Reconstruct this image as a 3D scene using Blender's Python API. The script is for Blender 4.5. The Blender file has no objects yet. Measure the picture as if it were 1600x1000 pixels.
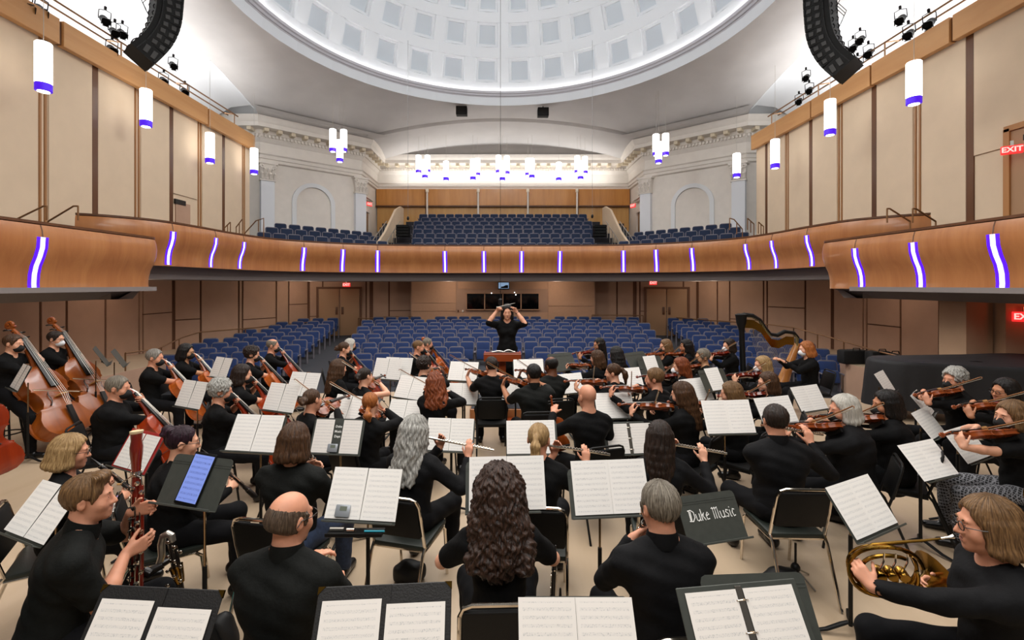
LE = dict(stage=880, front=390, cove=440, backcove=190, dome=600, house=840, under=21, world=0.10, exposure=0.0)
import bpy, bmesh, math, random
import numpy as np
import openvdb
from mathutils import Vector, Matrix, Euler, Quaternion
R = math.radians
SC = bpy.context.scene
COL = SC.collection
random.seed(7)
# ---------------------------------------------------------------- camera model (1600x1000 frame)
FPX, CXP, CYP, CAMH = 711.0, 786.0, 445.0, 2.2
def P(px, py, Y):
    return Vector(((px - CXP) / FPX * Y, Y, CAMH - (py - CYP) / FPX * Y))
def V(*a): return Vector(a)
# ---------------------------------------------------------------- materials
MATS = {}
def lin(c):
    return tuple(((x / 12.92) if x <= 0.04045 else ((x + 0.055) / 1.055) ** 2.4) for x in c)
def hexc(h):
    return lin(tuple(int(h[i:i + 2], 16) / 255 for i in (0, 2, 4)))
def mat(name, col, rough=0.6, metal=0.0, noise=0.0, nscale=8.0, stretch=(1, 1, 1), bump=0.0, bscale=None, emit=None, estr=0.0, coat=0.0, sheen=0.0, sss=0.0, spec=0.5):
    m = bpy.data.materials.new(name); m.use_nodes = True
    nt = m.node_tree; N = nt.nodes; L = nt.links
    b = N['Principled BSDF']
    if isinstance(col, str): col = hexc(col)
    b.inputs['Base Color'].default_value = (*col, 1)
    b.inputs['Roughness'].default_value = rough
    b.inputs['Metallic'].default_value = metal
    b.inputs['Specular IOR Level'].default_value = spec
    if coat: b.inputs['Coat Weight'].default_value = coat; b.inputs['Coat Roughness'].default_value = 0.12
    if sheen: b.inputs['Sheen Weight'].default_value = sheen; b.inputs['Sheen Roughness'].default_value = 0.6
    if sss:
        b.inputs['Subsurface Weight'].default_value = sss
        b.inputs['Subsurface Radius'].default_value = (0.012, 0.005, 0.003)
        b.inputs['Subsurface Scale'].default_value = 1.0
    if emit is not None:
        b.inputs['Emission Color'].default_value = (*emit, 1); b.inputs['Emission Strength'].default_value = estr
    if noise or bump:
        tc = N.new('ShaderNodeTexCoord'); mp = N.new('ShaderNodeMapping'); mp.inputs['Scale'].default_value = stretch
        L.new(tc.outputs['Object'], mp.inputs['Vector'])
        nz = N.new('ShaderNodeTexNoise'); nz.inputs['Scale'].default_value = nscale; nz.inputs['Detail'].default_value = 5
        L.new(mp.outputs[0], nz.inputs['Vector'])
        if noise:
            mx = N.new('ShaderNodeMixRGB'); mx.blend_type = 'MIX'
            mx.inputs['Color1'].default_value = (*[max(0, c * (1 - noise)) for c in col], 1)
            mx.inputs['Color2'].default_value = (*[min(1, c * (1 + noise)) for c in col], 1)
            cr = N.new('ShaderNodeMapRange'); cr.inputs[1].default_value = 0.3; cr.inputs[2].default_value = 0.7
            L.new(nz.outputs['Fac'], cr.inputs[0]); L.new(cr.outputs[0], mx.inputs['Fac']); L.new(mx.outputs[0], b.inputs['Base Color'])
        if bump:
            n2 = nz
            if bscale:
                n2 = N.new('ShaderNodeTexNoise'); n2.inputs['Scale'].default_value = bscale; n2.inputs['Detail'].default_value = 3
                L.new(mp.outputs[0], n2.inputs['Vector'])
            bp = N.new('ShaderNodeBump'); bp.inputs['Strength'].default_value = bump; bp.inputs['Distance'].default_value = 0.01
            L.new(n2.outputs['Fac'], bp.inputs['Height']); L.new(bp.outputs[0], b.inputs['Normal'])
    MATS[name] = m
    return m
def wood(name, c1, c2, rough=0.4, axis='Z', scale=3.0, coat=0.2):
    m = mat(name, c1, rough, coat=coat); nt = m.node_tree; N = nt.nodes; L = nt.links; b = N['Principled BSDF']
    if isinstance(c1, str): c1 = hexc(c1)
    if isinstance(c2, str): c2 = hexc(c2)
    tc = N.new('ShaderNodeTexCoord'); mp = N.new('ShaderNodeMapping')
    s = {'X': (0.08, 1, 1), 'Y': (1, 0.08, 1), 'Z': (1, 1, 0.08)}[axis]; mp.inputs['Scale'].default_value = s
    L.new(tc.outputs['Object'], mp.inputs['Vector'])
    nz = N.new('ShaderNodeTexNoise'); nz.inputs['Scale'].default_value = scale; nz.inputs['Detail'].default_value = 8; nz.inputs['Roughness'].default_value = 0.65
    nz.inputs['Distortion'].default_value = 0.6
    L.new(mp.outputs[0], nz.inputs['Vector'])
    r = N.new('ShaderNodeValToRGB'); r.color_ramp.elements[0].position = 0.3; r.color_ramp.elements[1].position = 0.7
    r.color_ramp.elements[0].color = (*c1, 1); r.color_ramp.elements[1].color = (*c2, 1)
    L.new(nz.outputs['Fac'], r.inputs[0]); L.new(r.outputs[0], b.inputs['Base Color'])
    return m
def emis(name, col, strength):
    m = bpy.data.materials.new(name); m.use_nodes = True
    N = m.node_tree.nodes; b = N['Principled BSDF']
    b.inputs['Base Color'].default_value = (*[c * 0.6 for c in col], 1)
    b.inputs['Emission Color'].default_value = (*col, 1); b.inputs['Emission Strength'].default_value = strength
    MATS[name] = m
    return m
def hairmat(name, c1, c2, curl=0.0):
    m = mat(name, c1, 0.42, spec=0.4); nt = m.node_tree; N = nt.nodes; L = nt.links; b = N['Principled BSDF']
    if isinstance(c1, str): c1 = hexc(c1)
    if isinstance(c2, str): c2 = hexc(c2)
    tc = N.new('ShaderNodeTexCoord'); sp = N.new('ShaderNodeSeparateXYZ'); L.new(tc.outputs['Object'], sp.inputs[0])
    def M(op, a, bb=None):
        n = N.new('ShaderNodeMath'); n.operation = op
        for i, x in enumerate((a, bb)):
            if x is None: continue
            if isinstance(x, (int, float)): n.inputs[i].default_value = x
            else: L.new(x, n.inputs[i])
        return n.outputs[0]
    yy = M('ADD', sp.outputs[1], 0.02)
    th = M('ARCTAN2', sp.outputs[0], yy)
    cb = N.new('ShaderNodeCombineXYZ')
    L.new(M('MULTIPLY', th, 9.0), cb.inputs[0]); L.new(M('MULTIPLY', sp.outputs[2], 9.0 + 40 * curl), cb.inputs[1]); L.new(M('MULTIPLY', sp.outputs[1], 6.0), cb.inputs[2])
    nz = N.new('ShaderNodeTexNoise'); nz.inputs['Scale'].default_value = 2.2; nz.inputs['Detail'].default_value = 4; nz.inputs['Distortion'].default_value = 0.4 + curl
    L.new(cb.outputs[0], nz.inputs['Vector'])
    r = N.new('ShaderNodeValToRGB'); r.color_ramp.elements[0].position = 0.33; r.color_ramp.elements[1].position = 0.68
    r.color_ramp.elements[0].color = (*c1, 1); r.color_ramp.elements[1].color = (*c2, 1)
    L.new(nz.outputs['Fac'], r.inputs[0]); L.new(r.outputs[0], b.inputs['Base Color'])
    bp = N.new('ShaderNodeBump'); bp.inputs['Strength'].default_value = 0.9; bp.inputs['Distance'].default_value = 0.012
    L.new(nz.outputs['Fac'], bp.inputs['Height']); L.new(bp.outputs[0], b.inputs['Normal'])
    return m
def sheetmat(name, paper, ink, rows=9):
    """printed music: rows of five staff lines with note heads; local X,Y of the sheet in metres"""
    m = mat(name, paper, 0.75); nt = m.node_tree; N = nt.nodes; L = nt.links; b = N['Principled BSDF']
    tc = N.new('ShaderNodeTexCoord'); sp = N.new('ShaderNodeSeparateXYZ'); L.new(tc.outputs['Generated'], sp.inputs[0])
    def M(op, a, bb=None):
        n = N.new('ShaderNodeMath'); n.operation = op
        for i, x in enumerate((a, bb)):
            if x is None: continue
            if isinstance(x, (int, float)): n.inputs[i].default_value = x
            else: L.new(x, n.inputs[i])
        return n.outputs[0]
    gx, gy = sp.outputs[0], sp.outputs[1]
    ry = M('MULTIPLY', gy, float(rows)); fr = M('FRACT', ry)
    band = M('MULTIPLY', M('GREATER_THAN', fr, 0.3), M('LESS_THAN', fr, 0.72))
    lines = M('LESS_THAN', M('FRACT', M('MULTIPLY', fr, 11.9)), 0.3)
    nz = N.new('ShaderNodeTexNoise'); nz.inputs['Scale'].default_value = 1.0; nz.inputs['Detail'].default_value = 1
    cb = N.new('ShaderNodeCombineXYZ'); L.new(M('MULTIPLY', gx, 60.0), cb.inputs[0]); L.new(M('MULTIPLY', gy, rows * 5.0), cb.inputs[1])
    oi = N.new('ShaderNodeObjectInfo'); L.new(M('MULTIPLY', oi.outputs['Random'], 50.0), cb.inputs[2]); L.new(cb.outputs[0], nz.inputs['Vector'])
    notes = M('GREATER_THAN', nz.outputs['Fac'], 0.6)
    mx = M('MULTIPLY', M('GREATER_THAN', gx, 0.07), M('LESS_THAN', gx, 0.93)); my = M('MULTIPLY', M('GREATER_THAN', gy, 0.05), M('LESS_THAN', gy, 0.95))
    ink_f = M('MULTIPLY', M('MULTIPLY', band, M('MULTIPLY', mx, my)), M('MAXIMUM', M('MULTIPLY', lines, 0.5), M('MULTIPLY', notes, 0.75)))
    mix = N.new('ShaderNodeMixRGB'); mix.inputs['Color1'].default_value = (*paper, 1); mix.inputs['Color2'].default_value = (*ink, 1)
    L.new(ink_f, mix.inputs['Fac']); L.new(mix.outputs[0], b.inputs['Base Color'])
    return m
# ---------------------------------------------------------------- mesh builder
class MB:
    def __init__(s): s.v = []; s.f = []; s.m = []; s.cur = 0
    def add(s, vs, fs):
        o = len(s.v); s.v += [tuple(v) for v in vs]; s.f += [[i + o for i in f] for f in fs]; s.m += [s.cur] * len(fs); return s
    def box(s, c, size, rot=None, taper=None):
        hx, hy, hz = [a / 2 for a in size]; tx, ty = taper or (1, 1)
        vs = [V(-hx, -hy, -hz), V(hx, -hy, -hz), V(hx, hy, -hz), V(-hx, hy, -hz), V(-hx * tx, -hy * ty, hz), V(hx * tx, -hy * ty, hz), V(hx * tx, hy * ty, hz), V(-hx * tx, hy * ty, hz)]
        if rot is not None:
            M3 = rot if isinstance(rot, Matrix) else Euler(rot).to_matrix(); vs = [M3 @ v for v in vs]
        c = Vector(c)
        return s.add([v + c for v in vs], [[0, 3, 2, 1], [4, 5, 6, 7], [0, 1, 5, 4], [1, 2, 6, 5], [2, 3, 7, 6], [3, 0, 4, 7]])
    def rbox(s, c, size, r=0.01, seg=2, rot=None):
        bm = bmesh.new(); bmesh.ops.create_cube(bm, size=1.0)
        for v in bm.verts: v.co = V(v.co.x * size[0], v.co.y * size[1], v.co.z * size[2])
        bmesh.ops.bevel(bm, geom=list(bm.edges), offset=min(r, min(size) * 0.49), segments=seg, affect='EDGES', profile=0.5)
        M3 = (rot if isinstance(rot, Matrix) else Euler(rot).to_matrix()) if rot is not None else Matrix.Identity(3); c = Vector(c)
        bm.verts.index_update()
        s.add([M3 @ v.co + c for v in bm.verts], [[v.index for v in f.verts] for f in bm.faces]); bm.free(); return s
    def tube(s, pts, r, n=8, cap=True, closed=False, sq=None):
        pts = [Vector(p) for p in pts]; k = len(pts)
        rs = r if isinstance(r, (list, tuple)) else [r] * k
        t0 = (pts[1] - pts[0]).normalized(); up = V(0, 0, 1) if abs(t0.z) < 0.9 else V(0, 1, 0)
        u = t0.cross(up).normalized(); vs = []; fs = []; pt = t0
        for i in range(k):
            if closed: t = (pts[(i + 1) % k] - pts[i - 1]).normalized()
            else: t = ((pts[min(i + 1, k - 1)] - pts[i]).normalized() + (pts[i] - pts[max(i - 1, 0)]).normalized())
            t = t.normalized() if t.length > 1e-6 else pt
            q = pt.rotation_difference(t); u = (q @ u); u = (u - t * u.dot(t)).normalized(); w = t.cross(u); pt = t
            for j in range(n):
                a = 2 * math.pi * j / n
                vs.append(pts[i] + (u * math.cos(a) + w * math.sin(a) * (sq or 1)) * rs[i])
        for i in range(k if closed else k - 1):
            i2 = (i + 1) % k
            for j in range(n):
                fs.append([i * n + j, i * n + (j + 1) % n, i2 * n + (j + 1) % n, i2 * n + j])
        if cap and not closed:
            fs.append(list(range(n))[::-1]); fs.append([(k - 1) * n + j for j in range(n)])
        return s.add(vs, fs)
    def lathe(s, prof, n=24, M=None):
        vs = []; fs = []; k = len(prof)
        for (r, z) in prof:
            for j in range(n):
                a = 2 * math.pi * j / n; vs.append(V(r * math.cos(a), r * math.sin(a), z))
        for i in range(k - 1):
            for j in range(n): fs.append([i * n + j, i * n + (j + 1) % n, (i + 1) * n + (j + 1) % n, (i + 1) * n + j])
        fs.append(list(range(n))[::-1]); fs.append([(k - 1) * n + j for j in range(n)])
        if M is not None: vs = [M @ v for v in vs]
        return s.add(vs, fs)
    def sphere(s, c, r, n=12, m=8, M=None):
        rr = r if isinstance(r, (list, tuple)) else (r, r, r); vs = []; fs = []; c = Vector(c)
        for i in range(m + 1):
            ph = math.pi * i / m
            for j in range(n):
                a = 2 * math.pi * j / n; v = V(rr[0] * math.sin(ph) * math.cos(a), rr[1] * math.sin(ph) * math.sin(a), rr[2] * math.cos(ph))
                vs.append((M @ v if M is not None else v) + c)
        for i in range(m):
            for j in range(n): fs.append([i * n + j, (i + 1) * n + j, (i + 1) * n + (j + 1) % n, i * n + (j + 1) % n])
        return s.add(vs, fs)
    def prism(s, poly, z0, z1, M=None):
        n = len(poly); vs = [V(x, y, z0) for x, y in poly] + [V(x, y, z1) for x, y in poly]
        if M is not None: vs = [M @ v for v in vs]
        fs = [list(range(n))[::-1], [n + i for i in range(n)]] + [[i, (i + 1) % n, n + (i + 1) % n, n + i] for i in range(n)]
        return s.add(vs, fs)
    def grid(s, rows, closed=False, flip=False):
        """rows: list of equally long point lists"""
        n = len(rows[0]); vs = [p for r in rows for p in r]; fs = []
        for i in range(len(rows) - 1):
            for j in range(n if closed else n - 1):
                f = [i * n + j, i * n + (j + 1) % n, (i + 1) * n + (j + 1) % n, (i + 1) * n + j]
                fs.append(f[::-1] if flip else f)
        return s.add(vs, fs)
    def mesh(s, name, mats, smooth=35):
        me = bpy.data.meshes.new(name); me.from_pydata(s.v, [], s.f)
        for m in (mats if isinstance(mats, (list, tuple)) else [mats]): me.materials.append(m)
        if max(s.m, default=0) > 0: me.polygons.foreach_set('material_index', s.m)
        if smooth:
            me.polygons.foreach_set('use_smooth', [True] * len(me.polygons)); me.set_sharp_from_angle(angle=R(smooth))
        me.update(); return me
    def build(s, name, mats, parent=None, smooth=35, M=None):
        return link(name, s.mesh(name, mats, smooth), parent, M)
def link(name, data, parent=None, M=None):
    o = bpy.data.objects.new(name, data); COL.objects.link(o)
    if parent is not None: o.parent = parent
    if M is not None: o.matrix_local = M
    return o
def empty(name, loc=(0, 0, 0), rz=0.0, M=None):
    o = bpy.data.objects.new(name, None); COL.objects.link(o); o.empty_display_size = 0.1
    if M is not None: o.matrix_world = M
    else: o.location = loc; o.rotation_euler = (0, 0, rz)
    return o
def tag(o, label, cat, group=None, kind=None):
    o['label'] = label; o['category'] = cat
    if group: o['group'] = group
    if kind: o['kind'] = kind
    return o
def struct(o): o['kind'] = 'structure'; return o
CHILD = {}
def kids(o):
    if o.name not in CHILD: CHILD[o.name] = list(o.children)
    return CHILD[o.name]
def copy_tree(o, parent=None):
    c = o.copy(); COL.objects.link(c)
    if parent is not None: c.parent = parent
    for ch in kids(o): copy_tree(ch, c)
    return c
def place(o, loc, rz=0.0): o.location = loc; o.rotation_euler = (0, 0, rz); return o
def frame(origin, x, y, z):
    M = Matrix.Identity(4)
    for i in range(3): M[i][0], M[i][1], M[i][2], M[i][3] = x[i], y[i], z[i], origin[i]
    return M
def basis_from(z, hint=V(0, 0, 1)):
    z = z.normalized()
    if abs(z.dot(hint)) > 0.98: hint = V(0, 1, 0)
    x = hint.cross(z).normalized(); y = z.cross(x)
    return x, y, z
ORD = 'zeroth first second third fourth fifth sixth seventh eighth ninth tenth eleventh twelfth thirteenth fourteenth fifteenth sixteenth seventeenth eighteenth nineteenth twentieth twenty-first twenty-second twenty-third twenty-fourth'.split()
def text_mesh(txt, size, extrude=0.0, bold=0.0, shear=0.0):
    cu = bpy.data.curves.new('lettering', 'FONT'); cu.body = txt; cu.size = size; cu.extrude = extrude; cu.offset = bold; cu.shear = shear
    cu.align_x = 'CENTER'; cu.align_y = 'CENTER'; cu.resolution_u = 3
    o = bpy.data.objects.new('lettering', cu); COL.objects.link(o)
    dg = bpy.context.evaluated_depsgraph_get(); dg.update()
    me = bpy.data.meshes.new_from_object(o.evaluated_get(dg)); bpy.data.objects.remove(o); bpy.data.curves.remove(cu)
    return me
# ---------------------------------------------------------------- palette
M_plaster = mat('cream_plaster', 'e6dfd6', 0.8, noise=0.03, nscale=3)
M_ceil = mat('grey_white_plaster', 'cfccca', 0.85, noise=0.05, nscale=0.8)
M_dome = mat('dome_plaster', 'ebeef1', 0.8)
M_panel = mat('acoustic_cloth_panel', 'd9c3a8', 0.9, noise=0.03, nscale=2)
M_lowpanel = mat('lower_wall_panel', 'b3917a', 0.75, noise=0.05, nscale=2)
M_lowseam = mat('panel_seam', '6a4630', 0.7)
M_wood = wood('honey_maple', 'b8762f', 'cf8f44', 0.4, 'Z', 4.0, 0.15)
M_fascia = wood('balcony_cherry', 'a2653a', 'bb7f4c', 0.38, 'Z', 3.0, 0.25)
M_band = wood('fascia_maple', 'c48c54', 'd29e66', 0.5, 'Y', 3.0, 0.1)
M_strip = wood('dark_strip_wood', '4e2b12', '6a3f1a', 0.5, 'Z', 4, 0.1)
M_strip2 = wood('light_strip_wood', 'a06c3a', 'b57f4a', 0.5, 'Z', 4, 0.1)
M_stage = wood('stage_maple', 'b39c80', 'c2ac92', 0.42, 'Y', 2.0, 0.15)
M_carpet = mat('grey_carpet', '3a3c42', 0.95, noise=0.2, nscale=60)
M_rail = mat('bronze_rail', '8a6646', 0.35, 0.6)
M_steel = mat('brushed_steel', 'a8a49c', 0.35, 0.9)
M_chrome = mat('chrome', 'd8cfc2', 0.12, 1.0)
M_black = mat('black_metal', '0d0d0d', 0.5, 0.0, spec=0.3)
M_bplastic = mat('black_plastic', '080808', 0.6, spec=0.2)
M_bulk = mat('soffit_grey', '857d7b', 0.85)
M_seatblue = mat('blue_seat_fabric', '0b2d62', 0.9, noise=0.15, nscale=60, sheen=0.2)
M_seatdark = mat('navy_seat_fabric', '13233f', 0.9, noise=0.15, nscale=60)
M_seatrim = mat('seat_rim', '6f6a72', 0.5)
M_lamp = emis('lamp_glass', (1.0, 0.96, 0.92), 4.5)
M_violet = emis('violet_light', (0.07, 0.004, 1.0), 1.5)
M_ledw = emis('white_led', (0.62, 0.60, 1.0), 1.9)
M_exit = emis('exit_red', (1.0, 0.03, 0.03), 1.1)
M_exitw = emis('exit_letters', (1.0, 0.42, 0.38), 1.6)
M_dark = mat('dark_void', '080708', 0.3)
M_glass = mat('dark_window_glass', '060608', 0.06)
M_door = mat('door_paint', 'a5805f', 0.6)
M_cove = emis('cove_tube', (1.0, 0.97, 0.93), 22.0)
# ================================================================= SETTING
def wallgrid(path, z0, z1, name, m, thick=0.12, parent=None):
    """vertical wall following a plan polyline, with thickness away from the hall"""
    b = MB(); pts = [V(*p, 0) for p in path]; n = len(pts); off = []
    for i in range(n):
        d = (pts[min(i + 1, n - 1)] - pts[max(i - 1, 0)]).normalized(); off.append(V(-d.y, d.x, 0) * thick)
    zz = z0 if callable(z0) else (lambda p: z0)
    A = [[V(p.x, p.y, zz(p)) for p in pts], [V(p.x, p.y, z1) for p in pts], [V(p.x + o.x, p.y + o.y, z1) for p, o in zip(pts, off)], [V(p.x + o.x, p.y + o.y, zz(p)) for p, o in zip(pts, off)]]
    A.append(A[0]); b.grid(A)
    return struct(b.build(name, m, parent, smooth=30))
def audience_z(y):  # raked floor of the audience
    t = (y - 9.0) / (22.4 - 9.0); return -1.18 + 0.95 * max(0, min(1.15, t))
# --- stage floor: flat slab with a gently curved front
b = MB(); front = [(x, 10.3 - 0.014 * x * x) for x in np.linspace(-9.4, 9.4, 25)]
poly = [(-13, -3.5), (13, -3.5), (13, 8.6)] + [(x, y) for x, y in front[::-1]] + [(-13, 8.6)]
b.prism(poly, -0.34, -0.2); struct(b.build('floor', M_stage, smooth=0))
b = MB(); b.grid([[V(x, y, -1.25 if k == 0 else -0.34) for x, y in front] for k in (0, 1)]); struct(b.build('wall_stage_front', M_fascia))
b = MB()
b.grid([[V(x, y, audience_z(y)) for x in (-13.5, 0, 13.5)] for y in (8.6, 9, 22.4, 24.5)]); struct(b.build('floor_audience', M_carpet))
# boards of the stage floor as grooves: thin plank seams
# --- lower walls
LW = [(-12.4, -3.5), (-12.3, 9.0), (-12.1, 16.6), (-9.2, 21.6), (-6.6, 22.6), (-4.55, 23.1)]
CW = [(-4.55, 22.4), (4.55, 22.4)]
RWp = [(-x, y) for x, y in LW[::-1]]
def lowz(p): return -1.3
wallgrid(LW, -1.3, 2.45, 'wall_left_lower', M_lowseam, 0.15)
wallgrid(RWp, -1.3, 2.45, 'wall_right_lower', M_lowseam, 0.15)
wallgrid([(-4.55, 23.2), (-4.55, 22.4), (4.55, 22.4), (4.55, 23.2)], -1.3, 2.45, 'wall_back_lower', M_lowpanel, 0.05)
def panel_run(path, name, cuts, hcuts, m, gap=0.035, t=0.05, z1=2.4):
    """panels fixed to a wall run, each stretch between two cuts is a panel; hcuts[k] = heights where panel k is split"""
    b = MB(); pts = [V(*p, 0) for p in path]; L = [0]
    for i in range(1, len(pts)): L.append(L[-1] + (pts[i] - pts[i - 1]).length)
    def at(s):
        for i in range(1, len(pts)):
            if s <= L[i] + 1e-6: return pts[i - 1].lerp(pts[i], (s - L[i - 1]) / (L[i] - L[i - 1])), (pts[i] - pts[i - 1]).normalized()
        return pts[-1], (pts[-1] - pts[-2]).normalized()
    cs = sorted(set(cuts + [l for l in L]))
    for k in range(len(cs) - 1):
        s0, s1 = cs[k] + gap, cs[k + 1] - gap
        if s1 - s0 < 0.05: continue
        p0, d = at(s0); p1, _ = at(s1); p1 = p0 + d * (s1 - s0); nrm = V(d.y, -d.x, 0)
        hs = [-1.3] + hcuts.get(k, []) + [z1]
        for a, c in zip(hs[:-1], hs[1:]):
            a2, c2 = a + 0.02, c - 0.02
            q = [p0, p1, p1 + nrm * t, p0 + nrm * t]
            b.add([V(w.x, w.y, a2) for w in q] + [V(w.x, w.y, c2) for w in q], [[3, 2, 1, 0], [4, 5, 6, 7], [0, 1, 5, 4], [1, 2, 6, 5], [2, 3, 7, 6], [3, 0, 4, 7]])
    return struct(b.build(name, m, smooth=0))
LWr = LW[::-1]
random.seed(3)
cutsL = [1.2, 2.0, 2.3, 4.3, 5.0, 6.0, 6.6, 8.1, 8.25, 9.7, 10.6, 12.0, 12.15, 13.4, 14.6, 15.3, 16.8, 17.0, 18.2, 20.0, 21.5, 23.0]
hL = {4: [0.9], 6: [1.2, 0.4], 9: [0.7], 11: [1.3], 13: [0.75], 16: [0.9], 18: [1.2]}
panel_run(RWp, 'wall_right_panelling', cutsL, hL, M_lowpanel)
Ltot = 0
for i in range(1, len(LW)): Ltot += (V(*LW[i], 0) - V(*LW[i - 1], 0)).length
panel_run(LW, 'wall_left_panelling', [Ltot - c for c in cutsL], {30 - k: v for k, v in hL.items()}, M_lowpanel)
b = MB()
for x0, x1, zs in ((-4.5, -2.3, [-0.9, 0.9, 1.3, 2.4]), (-2.3, -0.2, [-0.9, 0.85]), (-0.2, 2.2, [-0.9, 0.85]), (2.2, 4.5, [-0.9, 1.15, 2.4])):
    for a, c in zip(zs[:-1], zs[1:]): b.box(((x0 + x1) / 2, 22.38, (a + c) / 2), (x1 - x0 - 0.02, 0.04, c - a - 0.02))
b.box((0, 22.38, 2.18), (4.4, 0.04, 0.36))
struct(b.build('wall_back_panelling', mat('booth_panel', 'c39a7c', 0.75, noise=0.03), smooth=0))
# --- control booth window
def booth_window():
    w = MB(); x0, x1, z0, z1, y = -1.79, 1.77, 0.98, 1.79, 22.30
    xs = np.linspace(x0, x1, 5)
    for x in xs: w.box((x, y, (z0 + z1) / 2), (0.05, 0.1, z1 - z0 + 0.06))
    for z in (z0, z1): w.box(((x0 + x1) / 2, y, z), (x1 - x0 + 0.08, 0.1, 0.05))
    o = struct(w.build('window_1', mat('window_frame_paint', 'b98f70', 0.6), smooth=0))
    for i in range(4):
        g = MB(); g.box(((xs[i] + xs[i + 1]) / 2, y + 0.02, (z0 + z1) / 2), (xs[i + 1] - xs[i] - 0.05, 0.01, z1 - z0 - 0.05)); g.build('pane', M_glass, o, smooth=0)
booth_window()
for i, (px, py) in enumerate(((768, 458), (804, 457), (806, 460.5))):
    q = P(px, py, 22.15); t = empty('booth_lamp', q)
    b = MB(); b.sphere((0, 0, 0), 0.026); b.build('bulb', M_lamp, t); b = MB(); b.tube([(0, 0.0, 0.03), (0, 0.05, 0.06), (0, 0.17, 0.06)], 0.008); b.build('stem', M_black, t)
    tag(t, ['small round white lamp on the second booth window pane', 'upper of the two lamps on the third booth pane', 'lower of the two lamps on the third booth pane'][i], 'lamp')
# monitor above the booth window
q = P(787, 446.5, 22.3); t = empty('wall_monitor', q)
b = MB(); b.rbox((0, 0, 0), (0.56, 0.07, 0.36), 0.01); b.build('casing', M_bplastic, t)
b = MB(); b.box((0, -0.037, 0.01), (0.5, 0.004, 0.29)); b.build('screen', emis('screen_blue', (0.28, 0.42, 0.62), 0.7), t, smooth=0)
b = MB(); b.prism([(-0.14, -0.12), (0.22, -0.12), (0.22, 0.03), (0.1, 0.03), (-0.02, -0.03), (-0.12, -0.04)], 0, 0.003, Matrix.Translation((0, -0.043, 0)) @ Matrix.Rotation(R(90), 4, 'X')); b.build('screen_picture', M_dark, t, smooth=0)
tag(t, 'small wall monitor above the booth window showing a blue picture', 'monitor')
for i, (px, py, lab) in enumerate(((716, 486, 'brown wall switch left of the booth window'), (723, 486, 'white wall switch left of the booth window'))):
    q = P(px, py, 22.33); b = MB(); b.rbox((0, 0, 0), (0.07, 0.03, 0.11), 0.006); o = b.build('wall_switch', M_strip if i == 0 else M_plaster); o.location = q; tag(o, lab, 'switch')
# --- double doors under the balcony
def double_door(sx, n, lab):
    w0 = V(sx * -9.2, 21.6, 0); w1 = V(sx * -6.6, 22.6, 0)
    d = (w1 - w0).normalized(); nr = V(d.y, -d.x, 0)
    if nr.y > 0: nr = -nr
    c = w0 + d * 1.35 + nr * 0.06
    M = frame(c, d, -nr, V(0, 0, 1))
    o = empty('door_%d' % n, M=M); o['kind'] = 'structure'
    for s in (-1, 1):
        b = MB(); b.rbox((s * 0.47, -0.05, 0.87), (0.9, 0.05, 2.25), 0.006); leaf = b.build('door_leaf', M_door, o)
        b = MB(); b.rbox((s * 0.13, -0.1, 0.95), (0.1, 0.04, 0.36), 0.006); b.build('door_handle', M_strip, leaf)
    b = MB()
    for s in (-1, 1): b.box((s * 0.99, -0.03, 0.87), (0.1, 0.1, 2.3))
    b.box((0, -0.03, 2.05), (2.08, 0.1, 0.1)); b.build('door_frame', M_lowseam, o, smooth=0)
double_door(1, 1, ''); double_door(-1, 2, '')
# --- soffit, bulkhead, balcony floor and fascia share one plan path
FA = [(-10.35, 11.0), (-9.75, 11.4), (-9.2, 12.2), (-9.02, 13.5), (-8.95, 15.2), (-8.6, 16.9), (-7.4, 18.35), (-5.4, 19.5), (-3, 19.85), (0, 19.92)]
def smooth_path(pts, n=6):
    pts = [V(*p, 0) for p in pts]; out = []
    for i in range(len(pts) - 1):
        p0, p1, p2, p3 = pts[max(i - 1, 0)], pts[i], pts[i + 1], pts[min(i + 2, len(pts) - 1)]
        for k in range(n):
            t = k / n; out.append(0.5 * ((2 * p1) + (p2 - p0) * t + (2 * p0 - 5 * p1 + 4 * p2 - p3) * t * t + (3 * p1 - p0 - 3 * p2 + p3) * t ** 3))
    return out + [pts[-1]]
half = smooth_path(FA); PATH = half + [V(-p.x, p.y, 0) for p in half[-2::-1]]
def nrm_at(path, i):  # outward into the hall
    d = (path[min(i + 1, len(path) - 1)] - path[max(i - 1, 0)]).normalized(); return V(d.y, -d.x, 0)
PROF = [(-0.10, 1.0), (-0.03, 0.985), (0.0, 0.9), (0.015, 0.78), (0.0, 0.64), (-0.05, 0.5), (-0.115, 0.37), (-0.15, 0.24), (-0.16, 0.1), (-0.155, 0.0), (-0.3, 0.0)]
def prof_pt(p, n, off, h, z0, z1, extra=0.0): return V(p.x, p.y, 0) + n * (off + extra) + V(0, 0, z0 + h * (z1 - z0))
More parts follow.
